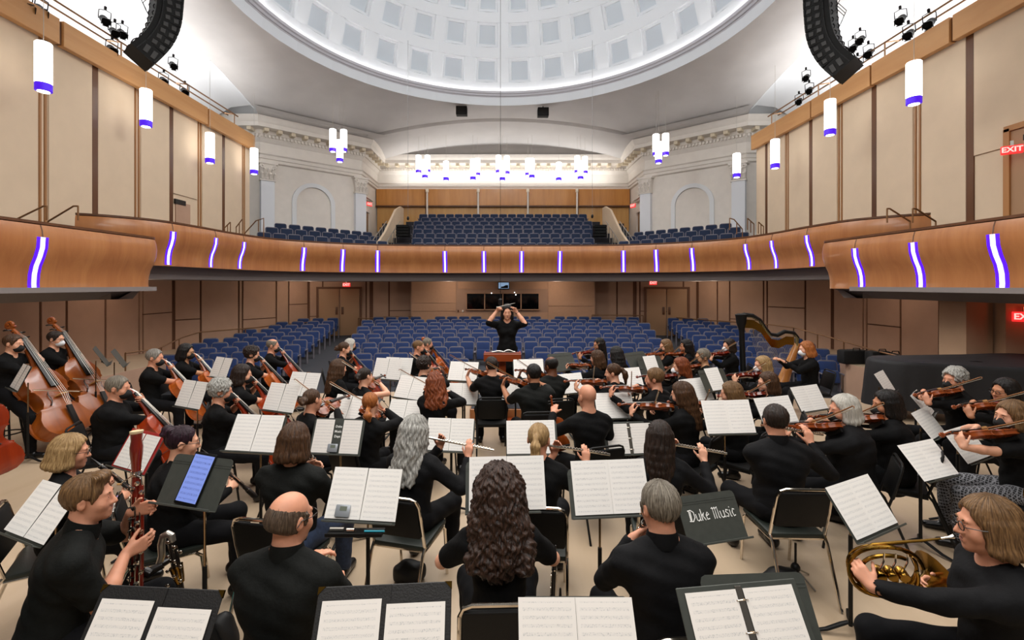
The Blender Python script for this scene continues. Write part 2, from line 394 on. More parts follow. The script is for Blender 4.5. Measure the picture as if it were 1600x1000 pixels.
def fascia(path, z0, z1, name):
    b = MB(); rows = [[prof_pt(p, nrm_at(path, i), o, h, z0, z1) for i, p in enumerate(path)] for o, h in PROF]
    rows.insert(0, [prof_pt(p, nrm_at(path, i), -0.32, 1.0, z0, z1) for i, p in enumerate(path)])
    rows.append([prof_pt(p, nrm_at(path, i), -0.32, 0.0, z0, z1) for i, p in enumerate(path)]); rows.append(rows[0])
    b.grid(rows)
    for e in (0, len(path) - 1):
        n = nrm_at(path, e); ring = [prof_pt(path[e], n, o, h, z0, z1) for o, h in [(-0.32, 1.0)] + PROF + [(-0.32, 0.0)]]
        b.add(ring, [list(range(len(ring)))])
    o = struct(b.build(name, M_fascia, smooth=50))
    c = MB(); rows = []
    for o_, z_ in ((-0.36, 0.0), (-0.36, 0.05), (0.02, 0.05), (0.02, 0.0)): rows.append([prof_pt(p, nrm_at(path, i), o_ - 0.05, 1.0, z0, z1) + V(0, 0, z_) for i, p in enumerate(path)])
    rows.append(rows[0]); c.grid(rows); struct(c.build('trim_' + name.split('_', 1)[1] + '_cap', M_strip, smooth=40))
    return o
ZB0, ZB1 = 2.72, 3.9
fascia(PATH, ZB0, ZB1, 'wall_balcony_fascia')
def path_at_px(path, px):
    best = None
    for i in range(len(path) - 1):
        a, c = path[i], path[i + 1]
        xa = CXP + FPX * a.x / a.y; xc = CXP + FPX * c.x / c.y
        if (xa - px) * (xc - px) <= 0 and xa != xc:
            t = (px - xa) / (xc - xa); p = a.lerp(c, t); d = (c - a).normalized()
            best = (p, d, V(d.y, -d.x, 0))
    return best
def led(path, px, z0, z1, w, label, full=True):
    r = path_at_px(path, px)
    if r is None: return
    p, d, n = r; t = empty('led_strip_light', p + V(0, 0, z0))
    seg = [(o, h) for o, h in PROF if 0.03 < h < 0.80]; seg = [(0.014, 0.8)] + seg[1:] + [(-0.155, 0.03)]
    def ribbon(a0, a1, ex, m, name):
        b = MB()
        front = [[prof_pt(p + d * a, n, o, h, z0, z1, ex) - p - V(0, 0, z0) for a in (a0, a1)] for o, h in seg]
        back = [[q - n * 0.03 for q in r_] for r_ in front]
        k = len(front)
        b.grid(front); b.grid(back, flip=True)
        b.grid([[r_[0] for r_ in front], [r_[0] for r_ in back]]); b.grid([[r_[1] for r_ in back], [r_[1] for r_ in front]])
        b.grid([front[0], back[0]], flip=True); b.grid([front[-1], back[-1]])
        b.build(name, m, t, smooth=50)
    ribbon(-w / 2, w / 2, 0.006, M_violet, 'violet_housing')
    ribbon(-w * 0.2, w * 0.2, 0.012, M_ledw, 'led_panel')
    # dark seam above the strip
    b = MB(); b.tube([prof_pt(p, n, o + 0.002, h, z0, z1) - p - V(0, 0, z0) for o, h in ((-0.03, 0.985), (0.0, 0.9), (0.015, 0.8))], 0.012, 4); b.build('panel_joint', M_strip, t)
    tag(t, label, 'strip light', 'violet strip lights set in the balcony fronts')
LEDS = [270, 337, 381, 475, 536, 590, 695, 756, 815, 875, 974, 1025, 1081, 1165, 1206, 1261]
for i, px in enumerate(LEDS):
    led(PATH, px, ZB0, ZB1, 0.19, 'violet light strip, %s from the left along the upper balcony front' % ORD[i + 1])
# side boxes
BOXL = [V(-8.5, y, 0) for y in np.linspace(2.0, 10.9, 12)] + [V(-8.52, 11.15, 0), V(-8.62, 11.32, 0), V(-8.85, 11.42, 0), V(-9.3, 11.45, 0), V(-10.4, 11.45, 0)]
BOXR = [V(-p.x, p.y + (0.95 if p.y > 10.5 else 0), 0) for p in BOXL[::-1]]
BOXL = BOXL[::-1]   # run so that the hall lies on the right-hand normal
BOXR = BOXR[::-1]
ZX0, ZX1 = 2.1, 3.32
def orient(path):  # make nrm_at point to the hall centre
    i = len(path) // 2; n = nrm_at(path, i); c = V(0, 8, 0) - path[i]
    return path if n.dot(c) > 0 else path[::-1]
BOXL, BOXR = orient(BOXL), orient(BOXR)
PATH = orient(PATH)
fascia(BOXL, ZX0, ZX1, 'wall_box_fascia_left'); fascia(BOXR, ZX0, ZX1, 'wall_box_fascia_right')
for px, path, l in ((65, BOXL, 'nearest violet light strip on the left side box'), (173, BOXL, 'violet light strip near the far end of the left side box'), (1340, BOXR, 'violet light strip near the far end of the right side box'), (1428, BOXR, 'middle violet light strip on the right side box'), (1554, BOXR, 'nearest violet light strip on the right side box')):
    led(path, px, ZX0, ZX1, 0.21, l)
def slab(path, outer, z0, z1, name, m, inset=0.3):
    """horizontal slab between an inset of the fascia path and outer points"""
    b = MB(); ins = [p - nrm_at(path, i) * inset for i, p in enumerate(path)]
    rows = [[V(p.x, p.y, z1) for p in ins], [V(p.x, p.y, z1) for p in outer], [V(p.x, p.y, z0) for p in outer], [V(p.x, p.y, z0) for p in ins]]
    rows.append(rows[0]); b.grid(rows); return struct(b.build(name, m, smooth=30))
def outer_for(path):
    out = []
    for p in path:
        a = abs(p.x)
        if p.y < 17.5 and a > 7.8: q = V(math.copysign(12.2, p.x), p.y - 0.2 + (p.y - 12) * 0.25, 0)
        else: q = V(p.x * 1.25, 24.2 - 0.02 * p.x * p.x * 1.2, 0)
        out.append(q)
    # relax so that the ribbon does not fold
    for _ in range(4): out = [out[0]] + [(out[i - 1] + out[i] * 2 + out[i + 1]) / 4 for i in range(1, len(out) - 1)] + [out[-1]]
    return out
slab(PATH, outer_for(PATH), 2.36, 2.5, 'ceiling_under_balcony', M_bulk, 0.55)
b = MB(); rows = []
for o_, z_ in ((-0.16, 2.74), (-0.5, 2.7), (-0.62, 2.36), (-0.8, 2.36), (-0.8, 2.8), (-0.16, 2.78)): rows.append([p + nrm_at(PATH, i) * o_ + V(0, 0, z_) for i, p in enumerate(PATH)])
rows.append(rows[0]); b.grid(rows); struct(b.build('trim_balcony_bulkhead', M_bulk))
for path, s in ((BOXL, 'left'), (BOXR, 'right')):
    b = MB(); rows = []
    for o_, z_ in ((-0.17, 2.1), (-0.45, 2.06), (-0.75, 1.86), (-1.6, 1.86), (-1.6, 2.2), (-0.17, 2.16)): rows.append([V(p.x, p.y, 0) + nrm_at(path, i) * o_ * (1 if abs(p.x) < 8.7 else 0.6) + V(0, 0, z_) for i, p in enumerate(path)])
    rows.append(rows[0]); b.grid(rows); struct(b.build('trim_box_bulkhead_' + s, M_bulk))
    sg = -1 if s == 'left' else 1
    b = MB(); b.box((sg * 10.4, 6.6, 2.1), (3.6, 9.4, 0.1)); struct(b.build('floor_box_' + s, M_bulk, smooth=0))
    b = MB(); b.box((sg * 10.3, 6.4, 2.45), (3.2, 9.2, 0.02)); struct(b.build('floor_box_carpet_' + s, M_carpet, smooth=0))
# --- small ceiling downlights in the bulkheads (unlit, tiny)
# --- upper side walls: panels, strips, band
WX, WY0, WY1, WZ0, WZ1 = 11.0, 3.0, 19.75, 2.7, 8.1
def upper_wall(s, side):
    b = MB(); b.box((s * (WX + 0.1), (WY0 + WY1) / 2, (WZ0 + 8.6) / 2), (0.2, WY1 - WY0, 8.6 - WZ0)); struct(b.build('wall_%s_upper' % side, M_panel, smooth=0))
    ys = [10.86, 12.24, 13.66, 15.05, 16.47, 17.86, 19.25]
    ys = [10.86 - 1.39 * k for k in range(5, 0, -1)] + ys
    if s > 0: ys = [y * 0.985 for y in ys]
    ed = [WY0] + ys + [WY1]
    b = MB(); st = MB(); st2 = MB()
    for k in range(len(ed) - 1):
        a, c = ed[k], ed[k + 1]
        wide0 = (k % 2 == 0) == (s > 0); wide1 = ((k + 1) % 2 == 0) == (s > 0)
        z0 = WZ0
        if s < 0 and 15.0 < (a + c) / 2 < 16.5: z0 = 5.25
        if s > 0 and c < 10.8: z0 = 5.2
        g0 = 0.13 if not wide0 else 0.09; g1 = 0.13 if not wide1 else 0.09
        b.rbox((s * (WX - 0.015), (a + c) / 2 + (g0 - g1) / 2, (z0 + WZ1) / 2), (0.04, c - a - g0 - g1, WZ1 - z0), 0.008, 1)
    for k, y in enumerate(ys):
        if ((k + 1) % 2 == 0) == (s > 0): st.box((s * (WX - 0.012), y, (WZ0 + WZ1) / 2), (0.035, 0.17, WZ1 - WZ0))
        else:
            for d in (-0.062, 0.062): st2.box((s * (WX - 0.01), y + d, (WZ0 + WZ1) / 2), (0.03, 0.05, WZ1 - WZ0))
    struct(b.build('wall_%s_cloth_panels' % side, M_panel)); struct(st.build('trim_%s_dark_strips' % side, M_strip, smooth=0)); struct(st2.build('trim_%s_strips' % side, mat('strip_pair', '9a6a3c', 0.5), smooth=0))
    b = MB(); segs = [(WY0, 11.05), (11.15, 16.6), (16.68, WY1)] if s < 0 else [(WY0, 10.9), (10.98, 13.3), (13.36, 15.9), (15.96, WY1)]
    for a, c in segs: b.rbox((s * (WX - 0.16), (a + c) / 2, 8.35), (0.16, c - a, 0.62), 0.008, 1)
    struct(b.build('trim_%s_band' % side, M_band))
    b = MB(); b.box((s * (WX - 0.12), (WY0 + WY1) / 2, 8.35), (0.12, WY1 - WY0 - 0.02, 0.56)); struct(b.build('trim_%s_band_core' % side, M_strip, smooth=0))
    b = MB(); b.box((s * (WX + 0.9), (WY0 + WY1) / 2, 8.5), (2.0, WY1 - WY0, 0.06)); struct(b.build('trim_%s_light_shelf' % side, M_plaster, smooth=0))
upper_wall(-1, 'left'); upper_wall(1, 'right')
# door niche left upper under the short panel
b = MB(); b.box((-WX + 0.01, 15.6, 3.9), (0.06, 0.7, 2.2)); struct(b.build('door_3', M_lowpanel, smooth=0))
b = MB(); b.box((-WX + 0.03, 15.45, 5.0), (0.06, 0.5, 0.16)); struct(b.build('trim_5', M_dark, smooth=0))
# --- ceiling: pendentives from the dome ring to arches, vaults, dome
DC = V(0, 13.9, 0); DR = 8.12; DZ = 11.5; CORN = 10.4
BND = []
def bz(x, y):
    ax = abs(x)
    if abs(y - 25.0) < 1e-3 or abs(y - 2.8) < 1e-3: return CORN + 0.95 * (1 - min(1, (ax / 7.5)) ** 2)
    if ax > 11.59: return CORN + 1.0 * (1 - min(1, abs(y - 13.9) / 7.5) ** 2)
    return CORN
octo = [(-7.5, 25.0), (7.5, 25.0), (11.6, 21.4), (11.6, 6.4), (7.5, 2.8), (-7.5, 2.8), (-11.6, 6.4), (-11.6, 21.4)]
NA = 160
def ray_oct(a):
    d = V(math.sin(a), math.cos(a), 0); best = 99
    for i in range(8):
        p, q = V(*octo[i], 0) - DC, V(*octo[(i + 1) % 8], 0) - DC; e = q - p; den = d.x * e.y - d.y * e.x
        if abs(den) < 1e-9: continue
        t = (p.x * e.y - p.y * e.x) / den; u = (p.x * d.y - p.y * d.x) / den
        if t > 0 and -1e-6 <= u <= 1 + 1e-6: best = min(best, t)
    return DC + d * best
rows = []; NR = 10
angs = [2 * math.pi * k / NA for k in range(NA)]
outer = [ray_oct(a) for a in angs]; inner = [DC + V(math.sin(a), math.cos(a), 0) * (DR + 0.30) for a in angs]
for k in range(NR + 1):
    t = k / NR; r_ = []
    for p, q in zip(inner, outer):
        x, y = p.x + (q.x - p.x) * t, p.y + (q.y - p.y) * t
        qq = (round(q.x, 4), round(q.y, 4)); z1 = bz(*qq); z = DZ - 0.12 + (z1 - DZ + 0.12) * (t ** 1.35)
        r_.append(V(x, y, z))
    rows.append(r_)
b = MB(); b.grid(rows, closed=True); struct(b.build('ceiling', M_ceil, smooth=60))
# dome ring moulding
prof = [(DR + 0.30, DZ - 0.12), (DR + 0.28, DZ - 0.15), (DR + 0.22, DZ - 0.15), (DR + 0.2, DZ - 0.11), (DR + 0.15, DZ - 0.1), (DR + 0.12, DZ - 0.02), (DR + 0.07, DZ + 0.0), (DR + 0.05, DZ + 0.10), (DR + 0.08, DZ + 0.10), (DR + 0.1, DZ - 0.02), (DR + 0.30, DZ - 0.04)]
b = MB(); b.grid([[DC + V(r * math.sin(a), r * math.cos(a), z) for a in angs] for r, z in prof], closed=True, flip=True); struct(b.build('trim_dome_ring', mat('ring_plaster', 'cfcdd2', 0.6), smooth=40))
b = MB(); b.tube([DC + V((DR + 0.17) * math.sin(a), (DR + 0.17) * math.cos(a), DZ + 0.04) for a in angs], 0.03, 6, closed=True); o = b.build('cove_light', M_cove); tag(o, 'hidden ring of white cove light around the foot of the dome', 'cove light')
# coffered dome
DSC = DC + V(0, 0, 10.1); DSR = 8.46
NC = 32
def dpt(az, el, r): return DSC + V(math.sin(az) * math.cos(el), math.cos(az) * math.cos(el), math.sin(el)) * r
b = MB()
els = [R(9.7)]
bands = [(13.2, 20.5), (23.6, 30.5), (33.3, 39.5), (42.0, 47.5), (50, 55)]
def ringrow(el): return [dpt(2 * math.pi * k / (NC * 4) - math.pi / NC, el, DSR) for k in range(NC * 4)]
prev = 6.0
segw = 2 * math.pi / NC
def patch(a0, a1, e0, e1, r0, r1=None):
    b.grid([[dpt(a0, R(e0), r0), dpt((a0 + a1) / 2, R(e0), r0), dpt(a1, R(e0), r0)], [dpt(a0, R(e1), r0), dpt((a0 + a1) / 2, R(e1), r0), dpt(a1, R(e1), r0)]])
for (e0, e1) in bands:
    for k in range(NC):
        a0 = k * segw; a1 = a0 + segw
        patch(a0, a1, prev, e0, DSR)
        w = 0.165 * segw; c0, c1 = a0 + w, a1 - w
        patch(a0, c0, e0, e1, DSR); patch(c1, a1, e0, e1, DSR)
        # stepped recess
        ca, cb_, ea, eb = c0, c1, e0, e1; r = DSR
        for (dr, din) in ((0.08, 0.12), (0.0, 0.34), (0.09, 0.08)):
            r2 = r + dr; wa = (c1 - c0) * 0.5 * din * 0.55; we = (e1 - e0) * 0.5 * din * 0.5
            ca2, cb2, ea2, eb2 = ca + wa, cb_ - wa, ea + we, eb - we
            o4 = [dpt(ca, R(ea), r), dpt(cb_, R(ea), r), dpt(cb_, R(eb), r), dpt(ca, R(eb), r)]
            i4 = [dpt(ca2, R(ea2), r2), dpt(cb2, R(ea2), r2), dpt(cb2, R(eb2), r2), dpt(ca2, R(eb2), r2)]
            b.add(o4 + i4, [[0, 1, 5, 4], [1, 2, 6, 5], [2, 3, 7, 6], [3, 0, 4, 7]])
            ca, cb_, ea, eb, r = ca2, cb2, ea2, eb2, r2
        b.cur = 1; b.add([dpt(ca, R(ea), r), dpt(cb_, R(ea), r), dpt(cb_, R(eb), r), dpt(ca, R(eb), r)], [[0, 1, 2, 3]]); b.cur = 0
    prev = e1
for e0, e1 in ((prev, 66), (66, 78), (78, 89.9)):
    for k in range(NC): patch(k * segw, (k + 1) * segw, e0, e1, DSR)
struct(b.build('ceiling_dome', [M_dome, mat('coffer_panel', 'd9e0e6', 0.8)], smooth=25))
# side bays: bright barrel vaults beyond the side arches, back bay vault
def barrel(s, side):
    b = MB(); rows = []
    for t in np.linspace(0, 1, 13):
        y = 6.4 + 15.0 * t; z = bz(11.6, y)
        rows.append([V(s * 11.6, y, z), V(s * 11.9, y, z + 0.25), V(s * 12.8, y, z + 0.15), V(s * 13.9, y, z - 0.5), V(s * 14.4, y, 8.9), V(s * 14.4, y, 8.3)])
    b.grid(rows, flip=(s < 0)); 
    struct(b.build('ceiling_bay_' + side, M_dome, smooth=50))
barrel(-1, 'left'); barrel(1, 'right')
b = MB(); rows = []
for x in np.linspace(-7.5, 7.5, 17):
    z = CORN + 0.95 * (1 - (x / 7.5) ** 2)
    rows.append([V(x, 25.0, z), V(x, 25.06, z + 0.22), V(x, 25.5, z + 0.24), V(x, 25.56, z + 0.02), V(x, 27.5, z - 0.1), V(x, 28.6, z - 0.25), V(x, 29.5, CORN - 0.25 + (z - CORN) * 0.35)])
b.grid(rows); struct(b.build('ceiling_back_vault', M_ceil, smooth=40))
# --- classical upper walls with entablature
UPL = [(-15.0, 22.7), (-12.1, 22.7), (-8.2, 26.1), (-8.2, 29.5)]
UP = UPL + [(-x, y) for x, y in UPL[::-1]]
wallgrid(UP, 2.6, 10.3, 'wall_back_upper', M_plaster, 0.2)
def offset(path, d):
    pts = [V(*p, 0) for p in path]; out = []
    for i, p in enumerate(pts):
        ds = []
        if i > 0: ds.append((p - pts[i - 1]).normalized())
        if i < len(pts) - 1: ds.append((pts[i + 1] - p).normalized())
        ns = [V(q.y, -q.x, 0) for q in ds]
        if len(ns) == 1: out.append(p + ns[0] * d)
        else:
            m = (ns[0] + ns[1]).normalized(); out.append(p + m * (d / max(0.3, m.dot(ns[0]))))
    return out
sgn = 1 if offset(UP, 1.0)[4].y < 29.5 else -1
b = MB()
_o1, _o2 = offset(UP, sgn * 0.8), offset(UP, sgn * 1.9)
for i, j in ((1, 2), (5, 6)): b.add([V(_o1[i].x, _o1[i].y, 10.43), V(_o1[j].x, _o1[j].y, 10.43), V(_o2[j].x, _o2[j].y, 10.43), V(_o2[i].x, _o2[i].y, 10.43)], [[0, 1, 2, 3]])
struct(b.build('ceiling_cornice_strip', M_ceil, smooth=0))
b = MB()
for s_ in (-1, 1): b.box((s_ * 13.4, 22.6, 11.0), (3.7, 0.1, 1.4))
struct(b.build('wall_bay_ends', M_dome, smooth=0))
ent = [(0.0, 8.3), (0.1, 8.36), (0.1, 8.5), (0.14, 8.52), (0.14, 8.68), (0.2, 8.74), (0.2, 8.8), (0.1, 8.82), (0.1, 9.3), (0.16, 9.36), (0.2, 9.44), (0.26, 9.5), (0.26, 9.66), (0.32, 9.7), (0.32, 9.86), (0.74, 9.9), (0.74, 10.1), (0.8, 10.16), (0.86, 10.3), (0.9, 10.4), (0.0, 10.42)]
b = MB(); b.grid([[V(p.x, p.y, z) for p in offset(UP, sgn * o)] for o, z in ent], flip=(sgn < 0)); struct(b.build('trim_entablature', M_plaster, smooth=25))
# dentils and modillions run along each face
b = MB(); md = MB()
lineD = offset(UP, sgn * 0.30); lineM = offset(UP, sgn * 0.5)
for i in range(len(lineD) - 1):
    a, c = lineD[i], lineD[i + 1]; L_ = (c - a).length; d = (c - a).normalized(); ang = math.atan2(d.y, d.x)
    k = int(L_ / 0.17)
    for j in range(k): b.box(a + d * ((j + 0.5) * L_ / k) + V(0, 0, 9.59), (0.095, 0.12, 0.13), Euler((0, 0, ang)))
    a, c = lineM[i], lineM[i + 1]; L_ = (c - a).length; k = max(1, int(L_ / 0.62))
    for j in range(k): md.box(a + d * ((j + 0.5) * L_ / k) + V(0, 0, 9.8), (0.2, 0.42, 0.16), Euler((0, 0, ang)))
struct(b.build('trim_dentils', M_plaster, smooth=0)); struct(md.build('trim_modillions', mat('modillion_plaster', 'd9cbb2', 0.8), smooth=0))
# arched niches and pilasters on the diagonal walls, door in the return
def diag_items(s, side):
    a = V(s * 12.1, 22.7, 0); c = V(s * 8.2, 26.1, 0); d = (c - a).normalized(); n = V(-d.y * s, d.x * s, 0)
    if n.y > 0: n = -n
    L_ = (c - a).length
    mid = a + d * (L_ * 0.5)
    M = frame(mid + n * 0.0, d, -n, V(0, 0, 1))
    b = MB(); ro, ri, zs = 1.12, 0.9, 6.5
    pts = [(-ro, 2.8), (-ro, zs)] + [(-ro * math.cos(t), zs + ro * math.sin(t)) for t in np.linspace(0, math.pi, 20)[1:-1]] + [(ro, zs), (ro, 2.8)]
    pin = [(-ri, 2.8), (-ri, zs)] + [(-ri * math.cos(t), zs + ri * math.sin(t)) for t in np.linspace(0, math.pi, 20)[1:-1]] + [(ri, zs), (ri, 2.8)]
    def q(p, y): return M @ V(p[0], y, p[1])
    b.grid([[q(p, 0.02) for p in pts], [q(p, -0.1) for p in pts], [q(p, -0.1) for p in pin], [q(p, 0.02) for p in pin]])
    struct(b.build('trim_arch_' + side, mat('white_trim', 'e2e4e6', 0.6), smooth=30))
    cap = MB(); pil = MB()
    for u in (-L_ / 2 + 0.28, L_ / 2 - 0.05):
        pil.box(M @ V(u, -0.1, 5.0), (0.62, 0.3, 4.8), M.to_3x3())
        z0 = 7.4
        for z, w in ((7.42, 0.72), (7.5, 0.66)): cap.box(M @ V(u, -0.12, z), (w, 0.34, 0.07), M.to_3x3())
        cap.box(M @ V(u, -0.12, 7.9), (0.62, 0.3, 0.75), M.to_3x3(), taper=(1.25, 1.25)); cap.box(M @ V(u, -0.14, 8.26), (0.9, 0.42, 0.1), M.to_3x3())
        for row, (z, k, w) in enumerate(((7.62, 4, 0.09), (7.85, 3, 0.1))):
            for j in range(k):
                x = u + (j - (k - 1) / 2) * 0.19
                cap.tube([M @ V(x, -0.27, z - 0.14), M @ V(x, -0.31, z), M @ V(x, -0.4, z + 0.12), M @ V(x, -0.45, z + 0.06)], [0.05, 0.07, 0.05, 0.02], 6)
        for sg in (-1, 1):
            cap.tube([M @ V(u + sg * (0.3 + 0.1 * math.cos(t) * (1 - t / 12)), -0.34, 8.06 + 0.1 * math.sin(t) * (1 - t / 12)) for t in np.linspace(0, 8, 16)], 0.03, 5)
    struct(pil.build('trim_pilasters_' + side, mat('white_trim_' + side, 'e0e3e8', 0.6), smooth=0)); struct(cap.build('trim_capitals_' + side, M_plaster, smooth=40))
    # return wall doorway with hood
    o = empty('door_%d' % (4 if s < 0 else 5), (s * 8.2, 27.1, 4.6)); o['kind'] = 'structure'
    b = MB(); b.box((-s * 0.02, 0, 0.6), (0.06, 0.85, 2.6)); b.build('door_leaf', mat('return_door_tan', '9a7a5c', 0.8), o, smooth=0)  # plain tan leaf in the doorway
    b = MB()
    for y in (-0.5, 0.5): b.box((-s * 0.05, y, 0.65), (0.1, 0.14, 2.75))
    b.box((-s * 0.06, 0, 2.0), (0.14, 1.2, 0.14)); b.box((-s * 0.12, 0, 2.75), (0.3, 1.5, 0.1)); b.box((-s * 0.08, 0, 2.65), (0.18, 1.3, 0.1)); b.build('door_frame', M_plaster, o, smooth=0)
    b = MB()
    for sg in (-1, 1): b.tube([V(-s * 0.06, sg * (0.1 + 0.16 * math.cos(t) * (1 - t / 9)) + sg * 0.15, 3.05 + 0.16 * math.sin(t) * (1 - t / 9)) for t in np.linspace(0, 6, 14)], 0.035, 5)
    b.build('door_ornament', M_plaster, o)
diag_items(-1, 'left'); diag_items(1, 'right')
# back wall timber
b = MB(); xs = [-8.15, -5.0, -1.65, 1.65, 4.85, 8.15]
for x0, x1 in zip(xs[:-1], xs[1:]): b.rbox(((x0 + x1) / 2, 29.3, 7.82), (x1 - x0 - 0.03, 0.2, 1.05), 0.01, 1)
struct(b.build('wall_back_timber', M_wood))
b = MB()
for x0, x1 in zip(xs[:-1], xs[1:]): b.box(((x0 + x1) / 2, 29.42, 5.3), (x1 - x0 - 0.06, 0.1, 3.9))
struct(b.build('wall_back_timber_lower', wood('lower_maple', 'c4904f', 'd3a35f', 0.45, 'Z', 4), smooth=0))
b = MB(); b.box((0, 29.25, 7.24), (16.3, 0.3, 0.08)); b.box((0, 29.45, 5.4), (16.3, 0.06, 4.2)); struct(b.build('trim_back_shade_strip', M_strip, smooth=0))  # dark strip stands for the shade line under the upper timber; joint backing behind
for i, px in enumerate((667, 747, 825, 902)):
    q = P(px, 300, 28.95); t = empty('wall_post_light', (q.x, q.y + 0.1, 6.4))
    b = MB(); b.tube([(0, 0, 0), (0, 0, 1.7)], 0.06, 10); b.build('post', M_plaster, t); b = MB(); b.lathe([(0.05, 1.7), (0.1, 1.72), (0.1, 1.9), (0.06, 1.92)], 12); b.build('lamp_head', mat('lamp_head_cream', 'efe4cf', 0.4), t)
    tag(t, 'slim pale post light on the balcony back wall, %s from the left' % ORD[i + 1], 'wall light')
# balcony stepped floors (under the seats)
b = MB()
for k in range(9): b.box((0, 21.85 + 0.84 * k, 3.0 + 0.17 * k), (12.0, 0.86, 0.8 + 0.335 * k - 0.0))
struct(b.build('floor_balcony_steps', mat('balcony_carpet', '2b2a30', 0.95), smooth=0))
slab(PATH, outer_for(PATH), 2.86, 2.95, 'floor_balcony', M_carpet, 0.25)
b = MB(); b.add([V(-15, 22.6, 2.95), V(15, 22.6, 2.95), V(15, 29.5, 2.95), V(-15, 29.5, 2.95)], [[0, 1, 2, 3]]); struct(b.build('floor_balcony_back', M_carpet, smooth=0))
# balcony stairs with sloped parapets
for s, side in ((-1, 'left'), (1, 'right')):
    b = MB(); x = s * 6.3
    poly = [(22.6, 3.0), (28.6, 3.0), (28.6, 7.0), (27.9, 7.0), (26.6, 6.6), (24.2, 5.0), (22.6, 4.2)]
    b.prism(poly, -0.06, 0.06, Matrix.Translation((x, 0, 0)) @ Matrix(((0, 0, 1, 0), (1, 0, 0, 0), (0, 1, 0, 0), (0, 0, 0, 1)))); struct(b.build('wall_stair_parapet_' + side, M_panel, smooth=0))
    b = MB()
    for k in range(10): b.box((s * 6.85, 22.8 + 0.55 * k, 2.95 + 0.16 * k), (0.9, 0.56, 0.32 + 0.3 * k))
    struct(b.build('floor_stair_' + side, M_carpet, smooth=0))
    for j, xx in enumerate((s * 5.75, s * 6.5)):
        t = empty('stair_rail', (xx, 22.6, 3.4))
        b = MB(); b.tube([(0, 0, 0), (0, 0, 0.95), (0, 0.35, 1.15), (0, 2.8, 2.35)], 0.025, 8); b.build('handrail', M_steel, t)
        for k in range(5):
            b = MB(); b.tube([(0, 0.25 + 0.55 * k, 0.0 + 0.27 * k), (0, 0.25 + 0.55 * k, 1.08 + 0.27 * k)], 0.018, 6); b.build('baluster', M_steel, t)
        tag(t, ['steel stair rail beside the %s end of the balcony centre seats' % side, 'steel handrail on the %s balcony stair parapet' % side][j], 'stair rail')
# ================================================================= HALL FITTINGS
# --- pendant lamps: white glass tubes with a violet collar, on thin rods
def ceil_z(x, y):
    return 11.2 if abs(x) < 9.5 and y < 23 else 10.2
PEND = [(68, 67, 143, 10.0, 'nearest the camera along the left wall'), (228, 140, 198, 13.1, 'second along the left wall'), (328, 208, 255, 16.2, 'third along the left wall'), (397, 232, 272, 19.0, 'at the far end of the left wall'),
        (1428, 97, 163, 10.8, 'nearest the camera along the right wall'), (1297, 156, 211, 13.6, 'second along the right wall'), (1211, 218, 263, 16.6, 'third along the right wall'), (1151, 240, 277, 19.3, 'at the far end of the right wall'),
        (520, 202, 237, 21.3, 'left one of the three before the left arch wall'), (537, 203, 237, 21.6, 'right one of the three before the left arch wall'), (531, 219, 253, 21.0, 'lowest of the three before the left arch wall'),
        (1025, 210, 243, 21.3, 'left one of the three before the right arch wall'), (1040, 209, 243, 21.6, 'right one of the three before the right arch wall'), (1029, 222, 255, 21.0, 'lowest of the three before the right arch wall'),
        (654, 243, 270, 24.6, 'left one of the leftmost trio by the back cornice'), (668, 243, 269, 24.8, 'right one of the leftmost trio by the back cornice'), (664, 250, 278, 24.3, 'lowest of the leftmost trio by the back cornice'),
        (697, 252, 282, 24.3, 'hanging alone left of centre by the back cornice'), (739, 249, 281, 24.3, 'lower one of the pair left of the centre trio'), (746, 248, 274, 24.7, 'upper one of the pair left of the centre trio'),
        (779, 243, 270, 24.6, 'left one of the centre trio by the back cornice'), (792, 244, 272, 24.8, 'right one of the centre trio by the back cornice'), (785, 252, 282, 24.3, 'lowest of the centre trio by the back cornice'),
        (825, 248, 274, 24.7, 'upper one of the pair right of the centre trio'), (831, 248, 278, 24.3, 'lower one of the pair right of the centre trio'), (873, 254, 282, 24.3, 'hanging alone right of centre by the back cornice'),
        (902, 244, 270, 24.6, 'left one of the rightmost trio by the back cornice'), (914, 245, 271, 24.8, 'right one of the rightmost trio by the back cornice'), (907, 252, 280, 24.3, 'lowest of the rightmost trio by the back cornice')]
M_collar = emis('violet_collar', (0.07, 0.005, 0.75), 0.9); M_rod = mat('pale_rod', 'b9b4ac', 0.5)
for px, y0, y1, Y, where in PEND:
    q = P(px, y1, Y); L = (y1 - y0) / FPX * Y; r = 0.15 if Y < 20 else 0.15
    t = empty('pendant_lamp', q)
    b = MB(); b.lathe([(r * 0.96, L * 0.14), (r, L * 0.16), (r, L - 0.02), (r * 0.9, L)], 20); b.build('glass_tube', M_lamp, t)
    b = MB(); b.lathe([(r * 0.9, 0.0), (r * 1.0, 0.01), (r * 1.0, L * 0.155), (r * 0.9, L * 0.156)], 20); b.build('violet_collar', M_collar, t)
    b = MB(); b.lathe([(0.0, -0.012), (r * 0.72, -0.012), (r * 0.72, 0.002), (0.0, 0.002)], 16); b.build('bottom_diffuser', M_lamp, t)
    b = MB(); b.tube([(0, 0, L), (0, 0, max(L + 0.4, ceil_z(q.x, q.y) - q.z))], 0.006, 5); b.build('hanging_rod', M_rod, t)
    tag(t, 'white tube pendant lamp, ' + where, 'pendant lamp', 'white tube pendant lamps')
